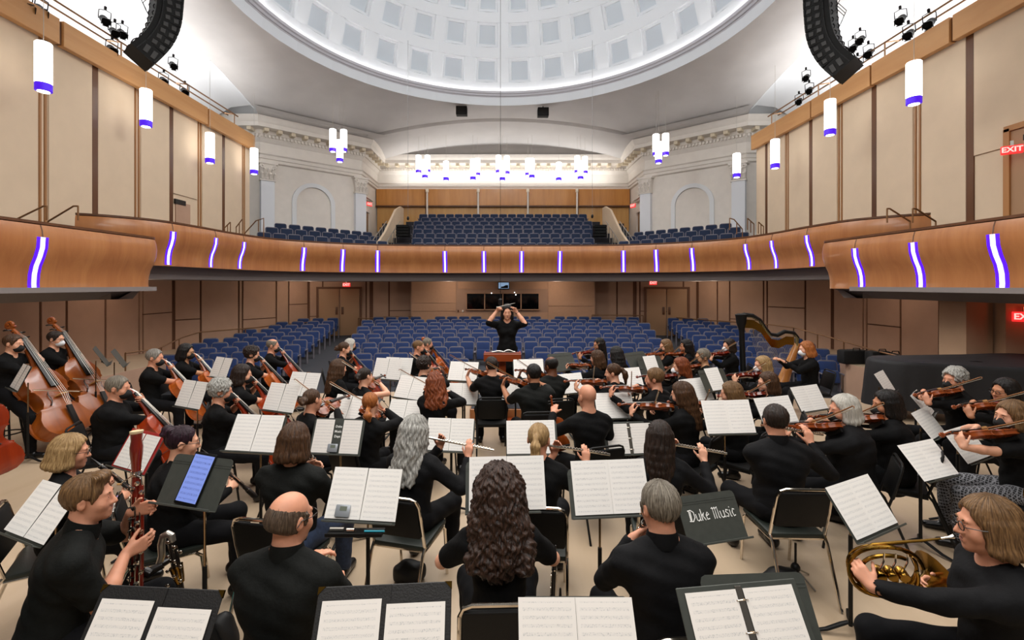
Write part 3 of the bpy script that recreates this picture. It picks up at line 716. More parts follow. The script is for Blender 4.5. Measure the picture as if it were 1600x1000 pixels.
# --- ceiling cameras / small black boxes under the dome ring
for px, py, s in ((721.5, 174, 'left'), (848.5, 176, 'right')):
    q = P(px, py, 23.2); t = empty('ceiling_speaker', q)
    b = MB(); b.rbox((0, 0, 0), (0.56, 0.4, 0.42), 0.02); b.build('box', M_bplastic, t); b = MB(); b.box((0, -0.205, 0), (0.48, 0.01, 0.34)); b.build('grille', mat('grille_' + s, '141210', 0.8, bump=0.4, bscale=200), t, smooth=0)
    b = MB(); b.tube([(0, 0, 0.2), (0, 0, 11.3 - q.z)], 0.025, 6); b.build('bracket', M_black, t)
    tag(t, 'small black box hung %s of centre under the dome rim' % s, 'speaker')
# --- long thin wires (stage microphones)
for px, y1, Y, nm in ((637.5, 341, 17.5, 'left'), (925.5, 338, 17.5, 'right')):
    q = P(px, y1, Y); t = empty('hanging_microphone', q)
    b = MB(); b.tube([(0, 0, 0), (0, 0, 11.6 - q.z)], 0.005, 4); b.build('wire', mat('wire_grey_' + nm, '7a7a7c', 0.5), t)
    b = MB(); b.sphere((0, 0, 0), (0.05, 0.05, 0.08)); b.build('capsule', M_black, t)
    tag(t, 'tiny microphone on a long thin wire %s of the hall centre' % nm, 'microphone')
q = P(782, 471, 7.2); t = empty('hanging_microphone', P(782, 471, 7.6))
b = MB(); b.tube([(0, 0, 0), (0, 0, 0.18)], 0.006, 5); b.tube([(0, 0, 0.18), (0, 0, 9.0)], 0.003, 4); b.build('wire', M_black, t); b = MB(); b.lathe([(0.01, -0.06), (0.035, -0.05), (0.035, 0.03), (0.012, 0.05)], 10); b.build('capsule', M_black, t)
tag(t, 'small black microphone on a wire above the conductor', 'microphone')
# --- line arrays
def line_array(s, name):
    """J-shaped column that faces the hall: vertical above, curling back underneath"""
    Y0 = 11.0; h = V(-s * 0.62, 0.78, 0); w = V(-s * 0.78, -0.62, 0)  # front and visible side
    top = P(262 if s < 0 else 1281, -52 if s < 0 else -32, Y0); t = empty('line_array_speaker', top)
    n = 13; H = 0.185; p = V(0, 0, 0); th = 0.0
    for k in range(n):
        up = V(0, 0, 1) * math.cos(th) + h * math.sin(th); f = h * math.cos(th) - V(0, 0, 1) * math.sin(th)
        M3 = Matrix((w, f, up)).transposed(); m = p - up * H / 2; Mx = Matrix.Translation(m) @ M3.to_4x4()
        b = MB(); b.box((0, 0.0, 0), (0.66, 0.52, H * 0.985)); b.box((0, 0.262, 0), (0.6, 0.02, H * 0.8))
        cb = b.build('cabinet', M_bplastic, t, M=Mx, smooth=0)
        g = MB()
        for yy in (0.15, -0.02): g.rbox((0.334, yy, 0), (0.014, 0.10, H * 0.56), 0.006, 1, Euler((R(12), 0, 0)))
        g.build('side_slot', mat_slot, cb)
        g = MB(); g.box((0.338, 0.245, 0), (0.016, 0.03, H * 0.8)); g.box((0.338, -0.14, 0), (0.012, 0.02, H * 0.9)); g.tube([(-0.2, -0.27, H * 0.3), (-0.2, -0.29, 0), (-0.2, -0.27, -H * 0.3)], 0.012, 5); g.tube([(0.2, -0.27, H * 0.3), (0.2, -0.29, 0), (0.2, -0.27, -H * 0.3)], 0.012, 5); g.build('rigging', M_black, cb)
        p = p - up * H; th += R(0.8 if k < 6 else 5.2)
        if k == n - 2: H = 0.34
    b = MB(); b.box((0, 0, 0.06), (0.8, 0.6, 0.08)); b.tube([(0, 0, 0.06), (0, 0, 2.2)], 0.02, 6); b.build('rigging_frame', M_black, t)
    b = MB()
    for k in range(3):
        q = -h * (0.3 + 0.05 * k) + w * (0.1 * k - 0.1) - V(0, 0, 0.3)
        b.tube([q, q - h * 0.12 - V(0, 0, 0.25), q - V(0, 0, 0.5), q - h * 0.16 - V(0, 0, 0.75), q - h * 0.05 - V(0, 0, 1.0)], 0.008, 5)
    b.build('cables', M_black, t)
    tag(t, 'curved black column of loudspeaker cabinets hanging at upper %s' % name, 'loudspeaker')
mat_slot = mat('slot_grey', '242322', 0.5)
line_array(-1, 'left'); line_array(1, 'right')
# --- lighting rails above the wall bands, with stage lights
def light_rail(s, side):
    x = s * (WX - 0.05); t = empty('lighting_rail', (x, 4.0, 9.15))
    b = MB()
    for dx in (0, 0.42):
        b.tube([(s * dx, 0, 0.06 * (dx > 0)), (s * dx, 14.8, 0.06 * (dx > 0))], 0.026, 8)
    b.build('pipes', M_rail, t)
    for k in range(6):
        y = 0.8 + 2.75 * k
        b = MB(); b.tube([(0, y, -0.55), (0, y, 0.0)], 0.022, 6); b.tube([(0, y, 0), (s * 0.42, y, 0.06)], 0.02, 6); b.build('rail_post', M_rail, t)
    tag(t, 'twin pipe lighting rail above the %s wall band' % side, 'lighting rail')
light_rail(-1, 'left'); light_rail(1, 'right')
def make_stage_light():
    t = empty('stage_light')
    b = MB(); b.lathe([(0.05, -0.26), (0.09, -0.22), (0.1, -0.05), (0.085, 0.0), (0.085, 0.2), (0.1, 0.22), (0.105, 0.3), (0.09, 0.3), (0.085, 0.24)], 14); b.build('housing', M_bplastic, t)
    b = MB(); b.tube([(0.12, 0, 0.0), (0.13, 0.06, 0), (0.13, 0.22, 0), (0, 0.26, 0), (-0.13, 0.22, 0), (-0.13, 0.06, 0), (-0.12, 0, 0)], 0.012, 6); b.build('yoke', M_black, t)
    b = MB(); b.box((0, 0.31, 0), (0.06, 0.08, 0.05)); b.tube([(0, 0.3, 0), (0, 0.36, 0)], 0.015, 6); b.build('clamp', M_black, t)
    b = MB()
    for k in range(4):
        a = k * math.pi / 2; b.box((0.1 * math.cos(a), 0.1 * math.sin(a), 0.34), (0.012 + 0.13 * abs(math.sin(a)), 0.012 + 0.13 * abs(math.cos(a)), 0.1))
    b.build('shutter', M_black, t, smooth=0)
    return t
proto = make_stage_light(); first = True
LIGHTS = [(-1, 41, 8, 'first stage light at the top left corner'), (-1, 62, 15, 'second stage light at the top left corner'), (-1, 163, 31, 'stage light raised above the left rail'), (-1, 178, 50, 'stage light on the left rail by the loudspeaker'), (-1, 190, 52, 'second stage light on the left rail by the loudspeaker'), (-1, 174, 77, 'stage light hung below the left rail'),
          (-1, 270, 102, 'round stage light right of the left loudspeaker'), (-1, 255, 126, 'stage light under the left rail past the loudspeaker'), (-1, 288, 143, 'farthest stage light on the left rail'),
          (1, 1453, 36, 'largest stage light on the right rail'), (1, 1408, 30, 'stage light raised above the right rail'), (1, 1421, 53, 'stage light below the right rail beneath the raised one'), (1, 1345, 62, 'upper stage light right of the right loudspeaker'), (1, 1334, 74, 'small stage light beside the upper one on the right'), (1, 1358, 83, 'stage light on the right rail in mid run'), (1, 1341, 101, 'stage light below the right rail by the loudspeaker'),
          (1, 1260, 121, 'stage light left of the right loudspeaker'), (1, 1265, 141, 'stage light under the right rail left of the loudspeaker'), (1, 1249, 158, 'farthest stage light on the right rail')]
for s, px, py, lab in LIGHTS:
    x = s * (WX + 0.05); Y = x * FPX / (px - CXP); z = CAMH - (py - CYP) / FPX * Y
    o = proto if first else copy_tree(proto); first = False
    o.location = (x, Y, z)
    tgt = V(0, 3.0, 0.5) - V(x, Y, z); zx, zy, zz_ = basis_from(tgt, V(0, 0, 1))
    o.rotation_euler = frame(V(0, 0, 0), zx, zy, zz_).to_euler()
    tag(o, 'black ' + lab, 'stage light', 'black stage lights on the rails')
# --- exit signs
def exit_sign(px, py, Y, w, rz, label):
    q = P(px, py, Y); t = empty('exit_sign', q, rz); h = w * 0.55
    b = MB(); b.rbox((0, 0, 0), (w, 0.06, h), 0.01, 1); b.build('housing', M_exit, t)
    me = text_mesh('EXIT', h * 0.85, 0.003, h * 0.02); me.materials.append(M_exitw)
    link('lettering', me, t, Matrix.Translation((0, -0.034, 0)) @ Matrix.Rotation(R(90), 4, 'X'))
    b = MB(); b.box((0, 0.0, h * 0.5 + 0.05), (0.05, 0.04, 0.1)); b.build('bracket', M_steel, t, smooth=0)
    tag(t, label, 'exit sign', 'red exit signs')
exit_sign(541.5, 445, 21.3, 0.34, 0, 'red lit exit sign over the double doors under the balcony, left of the booth')
exit_sign(1020.5, 442, 21.3, 0.34, 0, 'red lit exit sign over the double doors under the balcony, right of the booth')
exit_sign(1581, 234, 9.5, 0.32, R(-40), 'red lit exit sign on the upper wall at far right')
exit_sign(1601, 495, 9.1, 0.36, R(-25), 'red lit exit sign on the stage side wall at the right edge')
exit_sign(577, 319, 26.6, 0.4, R(62), 'faint red exit sign beside the left balcony doorway')
exit_sign(989, 321.5, 26.6, 0.4, R(-62), 'faint red exit sign beside the right balcony doorway')
M_pier = mat('pier_paint', 'bb9a7c', 0.75, noise=0.04, nscale=3)
# --- stage-side wall at right with pier
b = MB(); b.box((10.0, 9.85, 0.93), (0.56, 0.6, 2.25)); struct(b.build('wall_right_pier', M_pier, smooth=0))
b = MB(); b.box((10.9, 9.27, 0.93), (1.25, 0.4, 2.25), Euler((0, 0, R(-18)))); struct(b.build('wall_right_stage', M_pier, smooth=0))
o = empty('door_6', (11.28, 8.88, -0.2), R(-18)); o['kind'] = 'structure'
b = MB(); b.box((0.15, 0, 0.85), (0.9, 0.06, 1.7)); b.build('door_leaf', M_door, o, smooth=0)
b = MB(); b.box((-0.32, -0.02, 0.87), (0.06, 0.1, 1.76)); b.box((0.15, -0.02, 1.74), (1.0, 0.1, 0.06)); b.build('door_frame', M_lowseam, o, smooth=0)
b = MB(); b.box((0.1, -0.05, 1.45), (0.3, 0.06, 0.08)); b.build('door_closer', M_black, o, smooth=0)
# upper right: door and wall beyond the last panel
o = empty('door_7', (10.92, 9.3, 3.6), 0); o['kind'] = 'structure'
b = MB(); b.box((0, 0, 0.6), (0.1, 0.9, 2.6)); b.build('door_leaf', M_door, o, smooth=0)
b = MB(); b.box((-0.03, 0.5, 0.6), (0.12, 0.12, 2.7)); b.box((-0.03, 0, 1.95), (0.12, 1.1, 0.12)); b.build('door_frame', M_strip2, o, smooth=0)
b = MB(); b.box((-0.1, -0.05, 1.65), (0.1, 0.35, 0.12)); b.build('door_closer', M_black, o, smooth=0)
# --- handrails
def handrail(pts, drop, label, m=M_rail, mid=False, n=0, r=0.022):
    t = empty('handrail', pts[0]); b = MB(); rel = [Vector(p) - Vector(pts[0]) for p in pts]
    b.tube(rel, r, 8)
    if mid: b.tube([p - V(0, 0, drop * 0.5) for p in rel], r * 0.7, 6)
    b.build('rail', m, t)
    L = [0]
    for i in range(1, len(rel)): L.append(L[-1] + (rel[i] - rel[i - 1]).length)
    for k in range(n):
        s = L[-1] * k / max(1, n - 1)
        for i in range(1, len(rel)):
            if s <= L[i] + 1e-6: p = rel[i - 1].lerp(rel[i], (s - L[i - 1]) / max(1e-6, L[i] - L[i - 1])); break
        b = MB(); b.tube([p, p - V(0, 0, drop)], r * 0.9, 6); b.build('rail_post', m, t)
    tag(t, label, 'handrail')
handrail([P(196, 552, 11.5), P(246, 545, 12.8), P(286, 527, 15.0), P(312, 519, 16.2)], 0.9, 'bronze handrail sloping along the left lower wall', n=4)
handrail([P(312, 519, 16.2), P(400, 512, 18.5), P(440, 507, 20.0), P(503, 502, 21.3)], 0.75, 'bronze handrail on the lower left wall near the doors', n=4)
handrail([P(560, 497, 21.8), P(575, 497.5, 21.9), P(606, 495, 22.1), P(645, 494.5, 22.2)], 0.5, 'short bronze rail right of the left double doors', n=3)
handrail([P(925, 492, 22.2), P(960, 492.5, 22.0), P(1005, 493, 21.8)], 0.5, 'short bronze rail left of the right double doors', n=3)
handrail([P(1057, 496.5, 21.3), P(1115, 501, 19.5), P(1200, 507, 17.5), P(1240, 512, 16.2)], 0.75, 'bronze handrail on the lower right wall near the doors', n=4)
handrail([P(1240, 512, 16.2), P(1300, 528, 14.2), P(1360, 546, 12.4), P(1424, 562, 11.0)], 0.9, 'bronze handrail sloping along the right lower wall', n=5)
# box and balcony edge rails
for s, d in ((-1, (((27, 342), (68, 322), (73, 322)), ((75, 346), (115, 322), (122, 322)))), (1, (((1386, 326), (1390, 326), (1422, 346)), ((1426, 326), (1431, 326), (1462, 346))))):
    for j, pts in enumerate(d):
        Yb = 9.6
        handrail([P(x, y, Yb) for x, y in pts], 0.3, 'slim rail at the %s of the steps in the %s side box' % (['near side', 'far side'][j] if s < 0 else ['far side', 'near side'][j], 'left' if s < 0 else 'right'), n=2, r=0.018)
for s, d in ((-1, (((351, 356), (360, 347)), ((369, 355), (379, 342)), ((383, 364), (400, 345), (412, 341), (412, 362)))), (1, (((1140, 341), (1147, 343), (1160, 358)), ((1168, 341), (1178, 350)), ((1185, 347), (1193, 354))))):
    for j, pts in enumerate(d):
        handrail([P(x, y, 17.6) for x, y in pts], 0.45, 'slim rail on the %s balcony steps, %s of three' % ('left' if s < 0 else 'right', ['leftmost', 'middle', 'rightmost'][j]), n=3, r=0.022)
# --- theatre seats
def make_seat(fabric, name, full=True):
    t = empty(name)
    b = MB(); b.rbox((0, 0.06, 0.66), (0.47, 0.07, 0.52), 0.035, 2, Euler((R(-10), 0, 0))); b.build('backrest', fabric, t)
    fr = MB(); Mx = Euler((R(-10), 0, 0)).to_matrix()
    pts = [(-0.245, 0.0, -0.26), (-0.245, 0.0, 0.2), (-0.22, 0.0, 0.25), (-0.17, 0.0, 0.272), (0.17, 0.0, 0.272), (0.22, 0.0, 0.25), (0.245, 0.0, 0.2), (0.245, 0.0, -0.26)]
    fr.tube([Mx @ V(*p) + V(0, 0.075, 0.66) for p in pts], 0.021, 6); fr.build('back_frame', M_seatrim, t)
    b = MB(); b.rbox((0, -0.1, 0.5), (0.46, 0.1, 0.36), 0.04, 2, Euler((R(-14), 0, 0))); b.build('tipped_seat', fabric, t)
    for s in (-1, 1):
        b = MB(); b.rbox((s * 0.275, -0.12, 0.6), (0.05, 0.36, 0.04), 0.012, 1); b.rbox((s * 0.275, 0.0, 0.29), (0.035, 0.16, 0.58), 0.008, 1); b.build('armrest', M_seatrim, t)
    return t
seat_main = make_seat(M_seatblue, 'auditorium_seat'); used_main = [False]
seat_balc = make_seat(M_seatdark, 'balcony_seat'); used_balc = [False]
def put(proto, used, loc, rz, label, group):
    o = proto if not used[0] else copy_tree(proto)
    used[0] = True; o.location = loc; o.rotation_euler = (0, 0, rz); tag(o, label, 'seat', group)
# seats face the stage (-Y): model back is at +y, front at -y
def row_main(k):
    Y = 21.6 - 0.8 * (k - 1); ztop = 0.665 - 0.074 * (k - 1); return Y, ztop - 0.93
for k in range(1, 12):
    Y, z = row_main(k); hw = 6.75 - 0.13 * k; n = int(2 * hw / 0.575) if k > 1 else 22
    for j in range(n):
        x = (j - (n - 1) / 2) * 0.575 + (0.14 if k % 2 else -0.14)
        if k == 1 and j % 5 == 4: continue
        if k >= 9 and not (x < -1.2 or 0.9 < x): continue
        put(seat_main, used_main, (x, Y - x * x / 80 + 0.3, z), R(-1.0) * x * 0.7, 'blue tip-up seat, %s from left, %s row from the back, centre stalls' % (ORD[j + 1], ORD[k]), 'blue seats in the stalls')
for s, side in ((-1, 'left'), (1, 'right')):
    for k in range(1, 11):
        Y, z = row_main(k); x0 = 8.05 - 0.1 * k; n = [0, 3, 4, 4, 5, 5, 6, 6, 6, 6, 5][k]
        for j in range(n):
            x = s * (x0 + 0.6 * j); yy = Y - 0.4 - (abs(x) - x0) * 0.33
            if s < 0 and k > 8 and False: continue
            put(seat_main, used_main, (x, yy, z - 0.02), -s * R(12), 'blue tip-up seat, %s from aisle, %s row from the back, %s stalls' % (ORD[j + 1], ORD[k], side), 'blue seats in the stalls')
# balcony seats
NB = [19, 18, 19, 18, 18, 17, 17, 16]
for k in range(8):
    Y = 28.4 - 0.84 * k; zt = 6.62 - 0.335 * k; n = NB[k]
    for j in range(n):
        x = (j - (n - 1) / 2) * 0.555
        put(seat_balc, used_balc, (x, Y, zt - 0.93), 0, 'navy balcony seat, %s from left, %s row from the top, centre block' % (ORD[j + 1], ORD[k + 1]), 'navy seats in the balcony')
for s, side in ((-1, 'left'), (1, 'right')):
    for k in range(3):
        n = [8, 9, 10][k]
        a = V(-10.3, 21.1, 5.05) if k == 0 else (V(-10.1, 19.9, 4.72) if k == 1 else V(-9.75, 18.6, 4.35))
        c = V(-7.3, 24.6, 5.05) if k == 0 else (V(-6.6, 23.6, 4.72) if k == 1 else V(-5.9, 22.4, 4.35))
        for j in range(n):
            q = a.lerp(c, j / (n - 1)); x = q.x if s < 0 else -q.x
            put(seat_balc, used_balc, (x, q.y, q.z - 0.93), s * R(-34), 'navy balcony seat, %s from the side wall, %s row from the top, %s block' % (ORD[j + 1], ORD[k + 1], side), 'navy seats in the balcony')
# stacked black cases beside the balcony stairs
for s, side, px in ((-1, 'left', 630), (1, 'right', 937)):
    for k in range(4):
        q = P(px, 368 - 4.6 * k, 24.0); b = MB(); b.rbox((0, 0, 0), (0.66, 0.5, 0.145), 0.02, 1); o = b.build('equipment_case', M_bplastic); o.location = q
        tag(o, 'black flat case, %s of the stack at the balcony seats\' %s end' % (['bottom', 'second from bottom', 'third from bottom', 'top'][k], side), 'case')
# aisle floor steps (dark) and edge strips
# --- black bags and cases on the right ramp
for s, side in ((-1, 'left'), (1, 'right')):
    b = MB(); b.grid([[V(s * x, y, z) for x, y, z in ((9.5, 10.25, 0.02), (9.5, 12.6, 0.02), (10.9, 15, -0.1), (10.9, 21, -0.3))], [V(s * 12.3, y, z) for y, z in ((10.25, 0.02), (12.6, 0.02), (15, -0.1), (21, -0.3))]], flip=(s > 0)); struct(b.build('floor_ramp_' + side, M_stage, smooth=0))
    b = MB(); b.grid([[V(s * x, y, z) for x, y, z in ((9.5, 10.25, 0.02), (9.5, 12.6, 0.02), (10.9, 15, -0.1), (10.9, 21, -0.3))], [V(s * x, y, -1.2) for x, y in ((9.5, 10.25), (9.5, 12.6), (10.9, 15), (10.9, 21))]]); struct(b.build('wall_ramp_' + side, M_lowpanel, smooth=0))
BAGS = [(1332, 12.6, 0.7, 0.62, 'case', 'black instrument case leaning left of the other cases'), (1372, 12.2, 0.55, 0.66, 'case', 'square black case standing behind the sloping right handrail'), (1392, 12.1, 0.62, 0.6, 'bag', 'rounded black bag right of the square black case'), (1430, 12.0, 1.0, 0.36, 'case', 'long low black case on the ramp right of the round bag'), (1484, 11.0, 0.62, 0.52, 'case', 'black angular case beside the pale wall pier'), (1352, 12.9, 0.8, 0.5, 'bag', 'low black bag lying between the leaning case and square case')]
for px, Y, w, h, kind, lab in BAGS:
    q = P(px, 0, Y); z = 0.02; h *= 0.62; t = empty('instrument_case' if kind == 'case' else 'black_bag', (q.x, Y, z))
    b = MB()
    if kind == 'case': b.rbox((0, 0, h / 2), (w, 0.3, h), 0.06, 2, None); b.rbox((0.06, 0.0, h * 0.86), (w * 0.6, 0.26, h * 0.3), 0.05, 2)
    else: b.sphere((0, 0, h * 0.5), (w * 0.5, 0.25, h * 0.5), 16, 10)
    b.build('shell', mat('case_cloth', '0b0b0c', 0.75, bump=0.3, bscale=60), t)
    b = MB(); b.tube([(-0.1, -0.14, h * 0.97), (-0.08, -0.14, h + 0.06), (0.08, -0.14, h + 0.06), (0.1, -0.14, h * 0.97)], 0.014, 6); b.build('carry_handle', M_black, t)
    tag(t, lab, 'instrument case' if kind == 'case' else 'bag')
# the hall was laid out 2.2 m under the lens; the stage floor is z = 0
for o in list(bpy.data.objects):
    if o.parent is None: o.location.z += 0.2
CAMH = 2.4
# --- grand piano under a black cover at the right edge of the stage
def piano():
    t = empty('covered_grand_piano', (8.3, 8.0, 0))
    ol = [(-1.5, 0.25), (-1.45, 0.55), (-1.2, 0.72), (-0.7, 0.75), (-0.1, 0.8), (0.6, 0.86), (2.0, 0.9), (2.0, -0.9), (0.9, -0.9), (0.3, -0.75), (-0.3, -0.45), (-0.9, -0.2), (-1.3, -0.02)]
    # smooth outline
    n = len(ol); sm = []
    for i in range(n):
        p0, p1, p2, p3 = [V(*ol[(i + k - 1) % n], 0) for k in range(4)]
        for u in (0, 0.25, 0.5, 0.75): sm.append(0.5 * ((2 * p1) + (p2 - p0) * u + (2 * p0 - 5 * p1 + 4 * p2 - p3) * u * u + (3 * p1 - p0 - 3 * p2 + p3) * u ** 3))
    b = MB(); rows = []
    for z, sc_, wv in ((0.2, 1.06, 0.03), (0.45, 1.045, 0.024), (0.75, 1.03, 0.016), (0.98, 1.015, 0.004), (1.03, 1.0, 0), (1.05, 0.97, 0), (1.05, 0.6, 0), (1.05, 0.05, 0)):
        rows.append([V(p.x * sc_ + wv * math.sin(i * 1.9), p.y * sc_ + wv * math.cos(i * 2.3), z) for i, p in enumerate(sm)])
    b.grid(rows, closed=True, flip=False); b.build('cover', mat('quilted_black_cover', '101014', 0.7, bump=0.3, bscale=14), t, smooth=50)
    for x, y in ((-1.0, 0.3), (1.6, 0.6), (1.6, -0.6)):
        l = MB(); l.lathe([(0.05, 0.0), (0.045, 0.1), (0.06, 0.3), (0.08, 0.9)], 12, Matrix.Translation((x, y, 0))); l.build('leg', M_black, t)
    tag(t, 'grand piano under a black cloth cover at the right side of the stage', 'piano')
piano()
# --- conductor's podium and desk
CONDX, CONDY = 0.06, 8.6
t = empty('podium', (CONDX, CONDY, 0)); b = MB(); b.rbox((0, 0, 0.1), (1.3, 1.1, 0.2), 0.01, 1); b.build('platform', M_fascia, t); b = MB(); b.rbox((0, 0, 0.205), (1.26, 1.06, 0.014), 0.004, 1); b.build('carpet_top', M_carpet, t); tag(t, 'low wooden podium under the conductor', 'podium')
q = P(785, 559, 7.75); t = empty('conductor_desk', (q.x, 7.75, 0))
M_cherry = wood('red_cherry', '7a2f12', '9c4519', 0.35, 'X', 4, 0.3)
b = MB(); b.rbox((0, 0, q.z - 0.0), (0.64, 0.03, 0.13), 0.006, 1); b.rbox((0, 0.2, q.z + 0.05), (0.64, 0.42, 0.025), 0.006, 1, Euler((R(-6), 0, 0)));
for s in (-1, 1): b.box((s * 0.31, 0.2, q.z + 0.01), (0.02, 0.4, 0.1))
b.build('desktop', M_cherry, t)
b = MB(); b.rbox((0, 0.2, q.z * 0.5), (0.12, 0.09, q.z - 0.04), 0.01, 1); b.build('column', M_cherry, t)
b = MB(); b.rbox((0, 0.2, 0.03), (0.5, 0.4, 0.06), 0.01, 1); b.build('base', M_cherry, t)
tag(t, 'reddish wooden conductor desk in front of the podium', 'music desk')
t = empty('open_score', (q.x + 0.02, 7.95, q.z + 0.075))
for s in (-1, 1):
    b = MB(); b.grid([[V(s * (0.003 + u * 0.2), v, 0.03 * math.sin(math.pi * min(1, u * 1.2)) * (1 if s > 0 else 0.5) + 0.002 - (v * 0.1)) for v in (-0.15, 0.0, 0.15)] for u in np.linspace(0, 1, 8)], flip=(s < 0)); b.grid([[V(s * (0.003 + u * 0.2), v, -0.004 - v * 0.1) for v in (-0.15, 0.15)] for u in (0, 1)], flip=(s > 0)); b.build('page', mat('score_paper', 'efe9e4', 0.8), t)
tag(t, 'open white orchestral score on the conductor desk', 'score')
# ================================================================= SMOOTH BODIES (distance fields meshed as one surface)
class Field:
    def __init__(s, lo, hi, vs):
        s.vs = vs; s.lo = np.array(lo, float); n = np.ceil((np.array(hi) - s.lo) / vs).astype(int) + 1
        s.n = n; s.band = 4 * vs; s.d = np.full(n, s.band, np.float32)
    def _sub(s, lo, hi):
        i0 = np.maximum(0, np.floor((lo - s.lo) / s.vs).astype(int)); i1 = np.minimum(s.n, np.ceil((hi - s.lo) / s.vs).astype(int) + 1)
        if np.any(i1 <= i0): return None
        sl = tuple(slice(a, b) for a, b in zip(i0, i1))
        ax = [(s.lo[k] + s.vs * np.arange(i0[k], i1[k])).astype(np.float32) for k in range(3)]
        return sl, ax[0][:, None, None], ax[1][None, :, None], ax[2][None, None, :]
    def _comb(s, sl, d, k, op):
        a = s.d[sl]
        if op == 'u':
            if k > 0: h = np.maximum(k - np.abs(a - d), 0) / k; r = np.minimum(a, d) - h * h * k * 0.25
            else: r = np.minimum(a, d)
        else:
            d = -d
            if k > 0: h = np.maximum(k - np.abs(a - d), 0) / k; r = np.maximum(a, d) + h * h * k * 0.25
            else: r = np.maximum(a, d)
        s.d[sl] = r
    def cone(s, a, b, ra, rb, k=0.02, op='u', flat=None):
        """tapered capsule; flat=(axis_vector, factor) squashes distances along an axis"""
        a = np.array(a, np.float32); b = np.array(b, np.float32); m = max(ra, rb) + k + s.band
        t = s._sub(np.minimum(a, b) - m, np.maximum(a, b) + m)
        if t is None: return s
        sl, x, y, z = t; ba = b - a; l2 = float(ba @ ba) + 1e-9
        px, py, pz = x - a[0], y - a[1], z - a[2]
        h = np.clip((px * ba[0] + py * ba[1] + pz * ba[2]) / l2, 0, 1)
        qx, qy, qz = px - h * ba[0], py - h * ba[1], pz - h * ba[2]
        if flat is not None:
            ax, fct = flat; dt = (qx * ax[0] + qy * ax[1] + qz * ax[2]) * (fct - 1); qx, qy, qz = qx + ax[0] * dt, qy + ax[1] * dt, qz + ax[2] * dt
        d = np.sqrt(qx * qx + qy * qy + qz * qz) - (ra + (rb - ra) * h)
        s._comb(sl, d, k, op); return s
    def ell(s, c, r, k=0.02, op='u', M=None):
        c = np.array(c, np.float32); r = np.array(r, np.float32); m = float(r.max()) + k + s.band
        t = s._sub(c - m, c + m)
        if t is None: return s
        sl, x, y, z = t; x, y, z = x - c[0], y - c[1], z - c[2]
        if M is not None:
            A = np.array(M, np.float32)[:3, :3]
            x, y, z = A[0, 0] * x + A[1, 0] * y + A[2, 0] * z, A[0, 1] * x + A[1, 1] * y + A[2, 1] * z, A[0, 2] * x + A[1, 2] * y + A[2, 2] * z
        k0 = np.sqrt((x / r[0]) ** 2 + (y / r[1]) ** 2 + (z / r[2]) ** 2); k1 = np.sqrt((x / r[0] ** 2) ** 2 + (y / r[1] ** 2) ** 2 + (z / r[2] ** 2) ** 2) + 1e-9
        d = k0 * (k0 - 1) / k1
        d = np.where(k0 < 0.2, -r.min() * 0.8, d)
        s._comb(sl, d, k, op); return s
    def half(s, p, n, k=0.0):
        """keep the side that -n points to"""
        sl = (slice(None),) * 3; x, y, z = s.axes()
        s._comb(sl, -((x - p[0]) * n[0] + (y - p[1]) * n[1] + (z - p[2]) * n[2]) * 1.0, k, 's'); return s
    def axes(s):
        ax = [(s.lo[k] + s.vs * np.arange(s.n[k])).astype(np.float32) for k in range(3)]
        return ax[0][:, None, None], ax[1][None, :, None], ax[2][None, None, :]
    def wob(s, f, amp):
        x, y, z = s.axes(); s.d += (amp * f(x, y, z)).astype(np.float32); return s
    def mesh(s, name, m, smooth=True):
        g = openvdb.FloatGrid(s.band); g.copyFromArray(np.ascontiguousarray(s.d)); g.transform = openvdb.createLinearTransform(s.vs)
        g.gridClass = openvdb.GridClass.LEVEL_SET
        p, q = g.convertToQuads(0.0)
        me = bpy.data.meshes.new(name); nv, nq = len(p), len(q)
        p = p.astype(np.float32) + s.lo.astype(np.float32)
        me.vertices.add(nv); me.vertices.foreach_set('co', p.ravel())
        me.loops.add(nq * 4); me.loops.foreach_set('vertex_index', q[:, ::-1].astype(np.int32).ravel())
        me.polygons.add(nq); me.polygons.foreach_set('loop_start', np.arange(0, nq * 4, 4, dtype=np.int32))
        me.update(calc_edges=True); me.validate(); me.polygons.foreach_set('use_smooth', [True] * nq)
        me.materials.append(m); return me
def ikjoint(S, T, l1, l2, pole):
    d = T - S; L = d.length
    if L > (l1 + l2) * 0.995: T = S + d.normalized() * (l1 + l2) * 0.995; d = T - S; L = d.length
    a = (l1 * l1 - l2 * l2 + L * L) / (2 * L); h = math.sqrt(max(0, l1 * l1 - a * a)); u = d / L
    p = pole - u * pole.dot(u); p = p.normalized() if p.length > 1e-5 else V(0, 0, -1)
    return S + u * a + p * h, T
# ------------------------------------------------------------------ materials for people
SK = {}
for nm, h in (('fair', 'd9a184'), ('rosy', 'd09376'), ('tan', 'b98060'), ('olive', 'c08f6c'), ('brown', '6a4029'), ('deep', '3d2418')):
    SK[nm] = mat('skin_' + nm, h, 0.5, noise=0.06, nscale=30, sss=0.12, spec=0.35)
M_cloth = mat('black_cloth', (0.0035, 0.0035, 0.0038), 0.85, noise=0.25, nscale=30, bump=0.25, bscale=45, spec=0.16)
M_polo = mat('charcoal_polo', (0.0055, 0.0062, 0.0055), 0.82, noise=0.2, nscale=30, bump=0.25, bscale=60, spec=0.18)
M_jack = mat('black_jacket', (0.0042, 0.0042, 0.005), 0.8, noise=0.2, nscale=20, bump=0.3, bscale=30, spec=0.18)
M_trous = mat('black_trousers', (0.004, 0.004, 0.005), 0.85, noise=0.2, nscale=30, spec=0.16)
M_jean = mat('dark_blue_jeans', '2c3a54', 0.85, noise=0.25, nscale=40)
M_pattern = mat('black_white_lattice', '111111', 0.8)
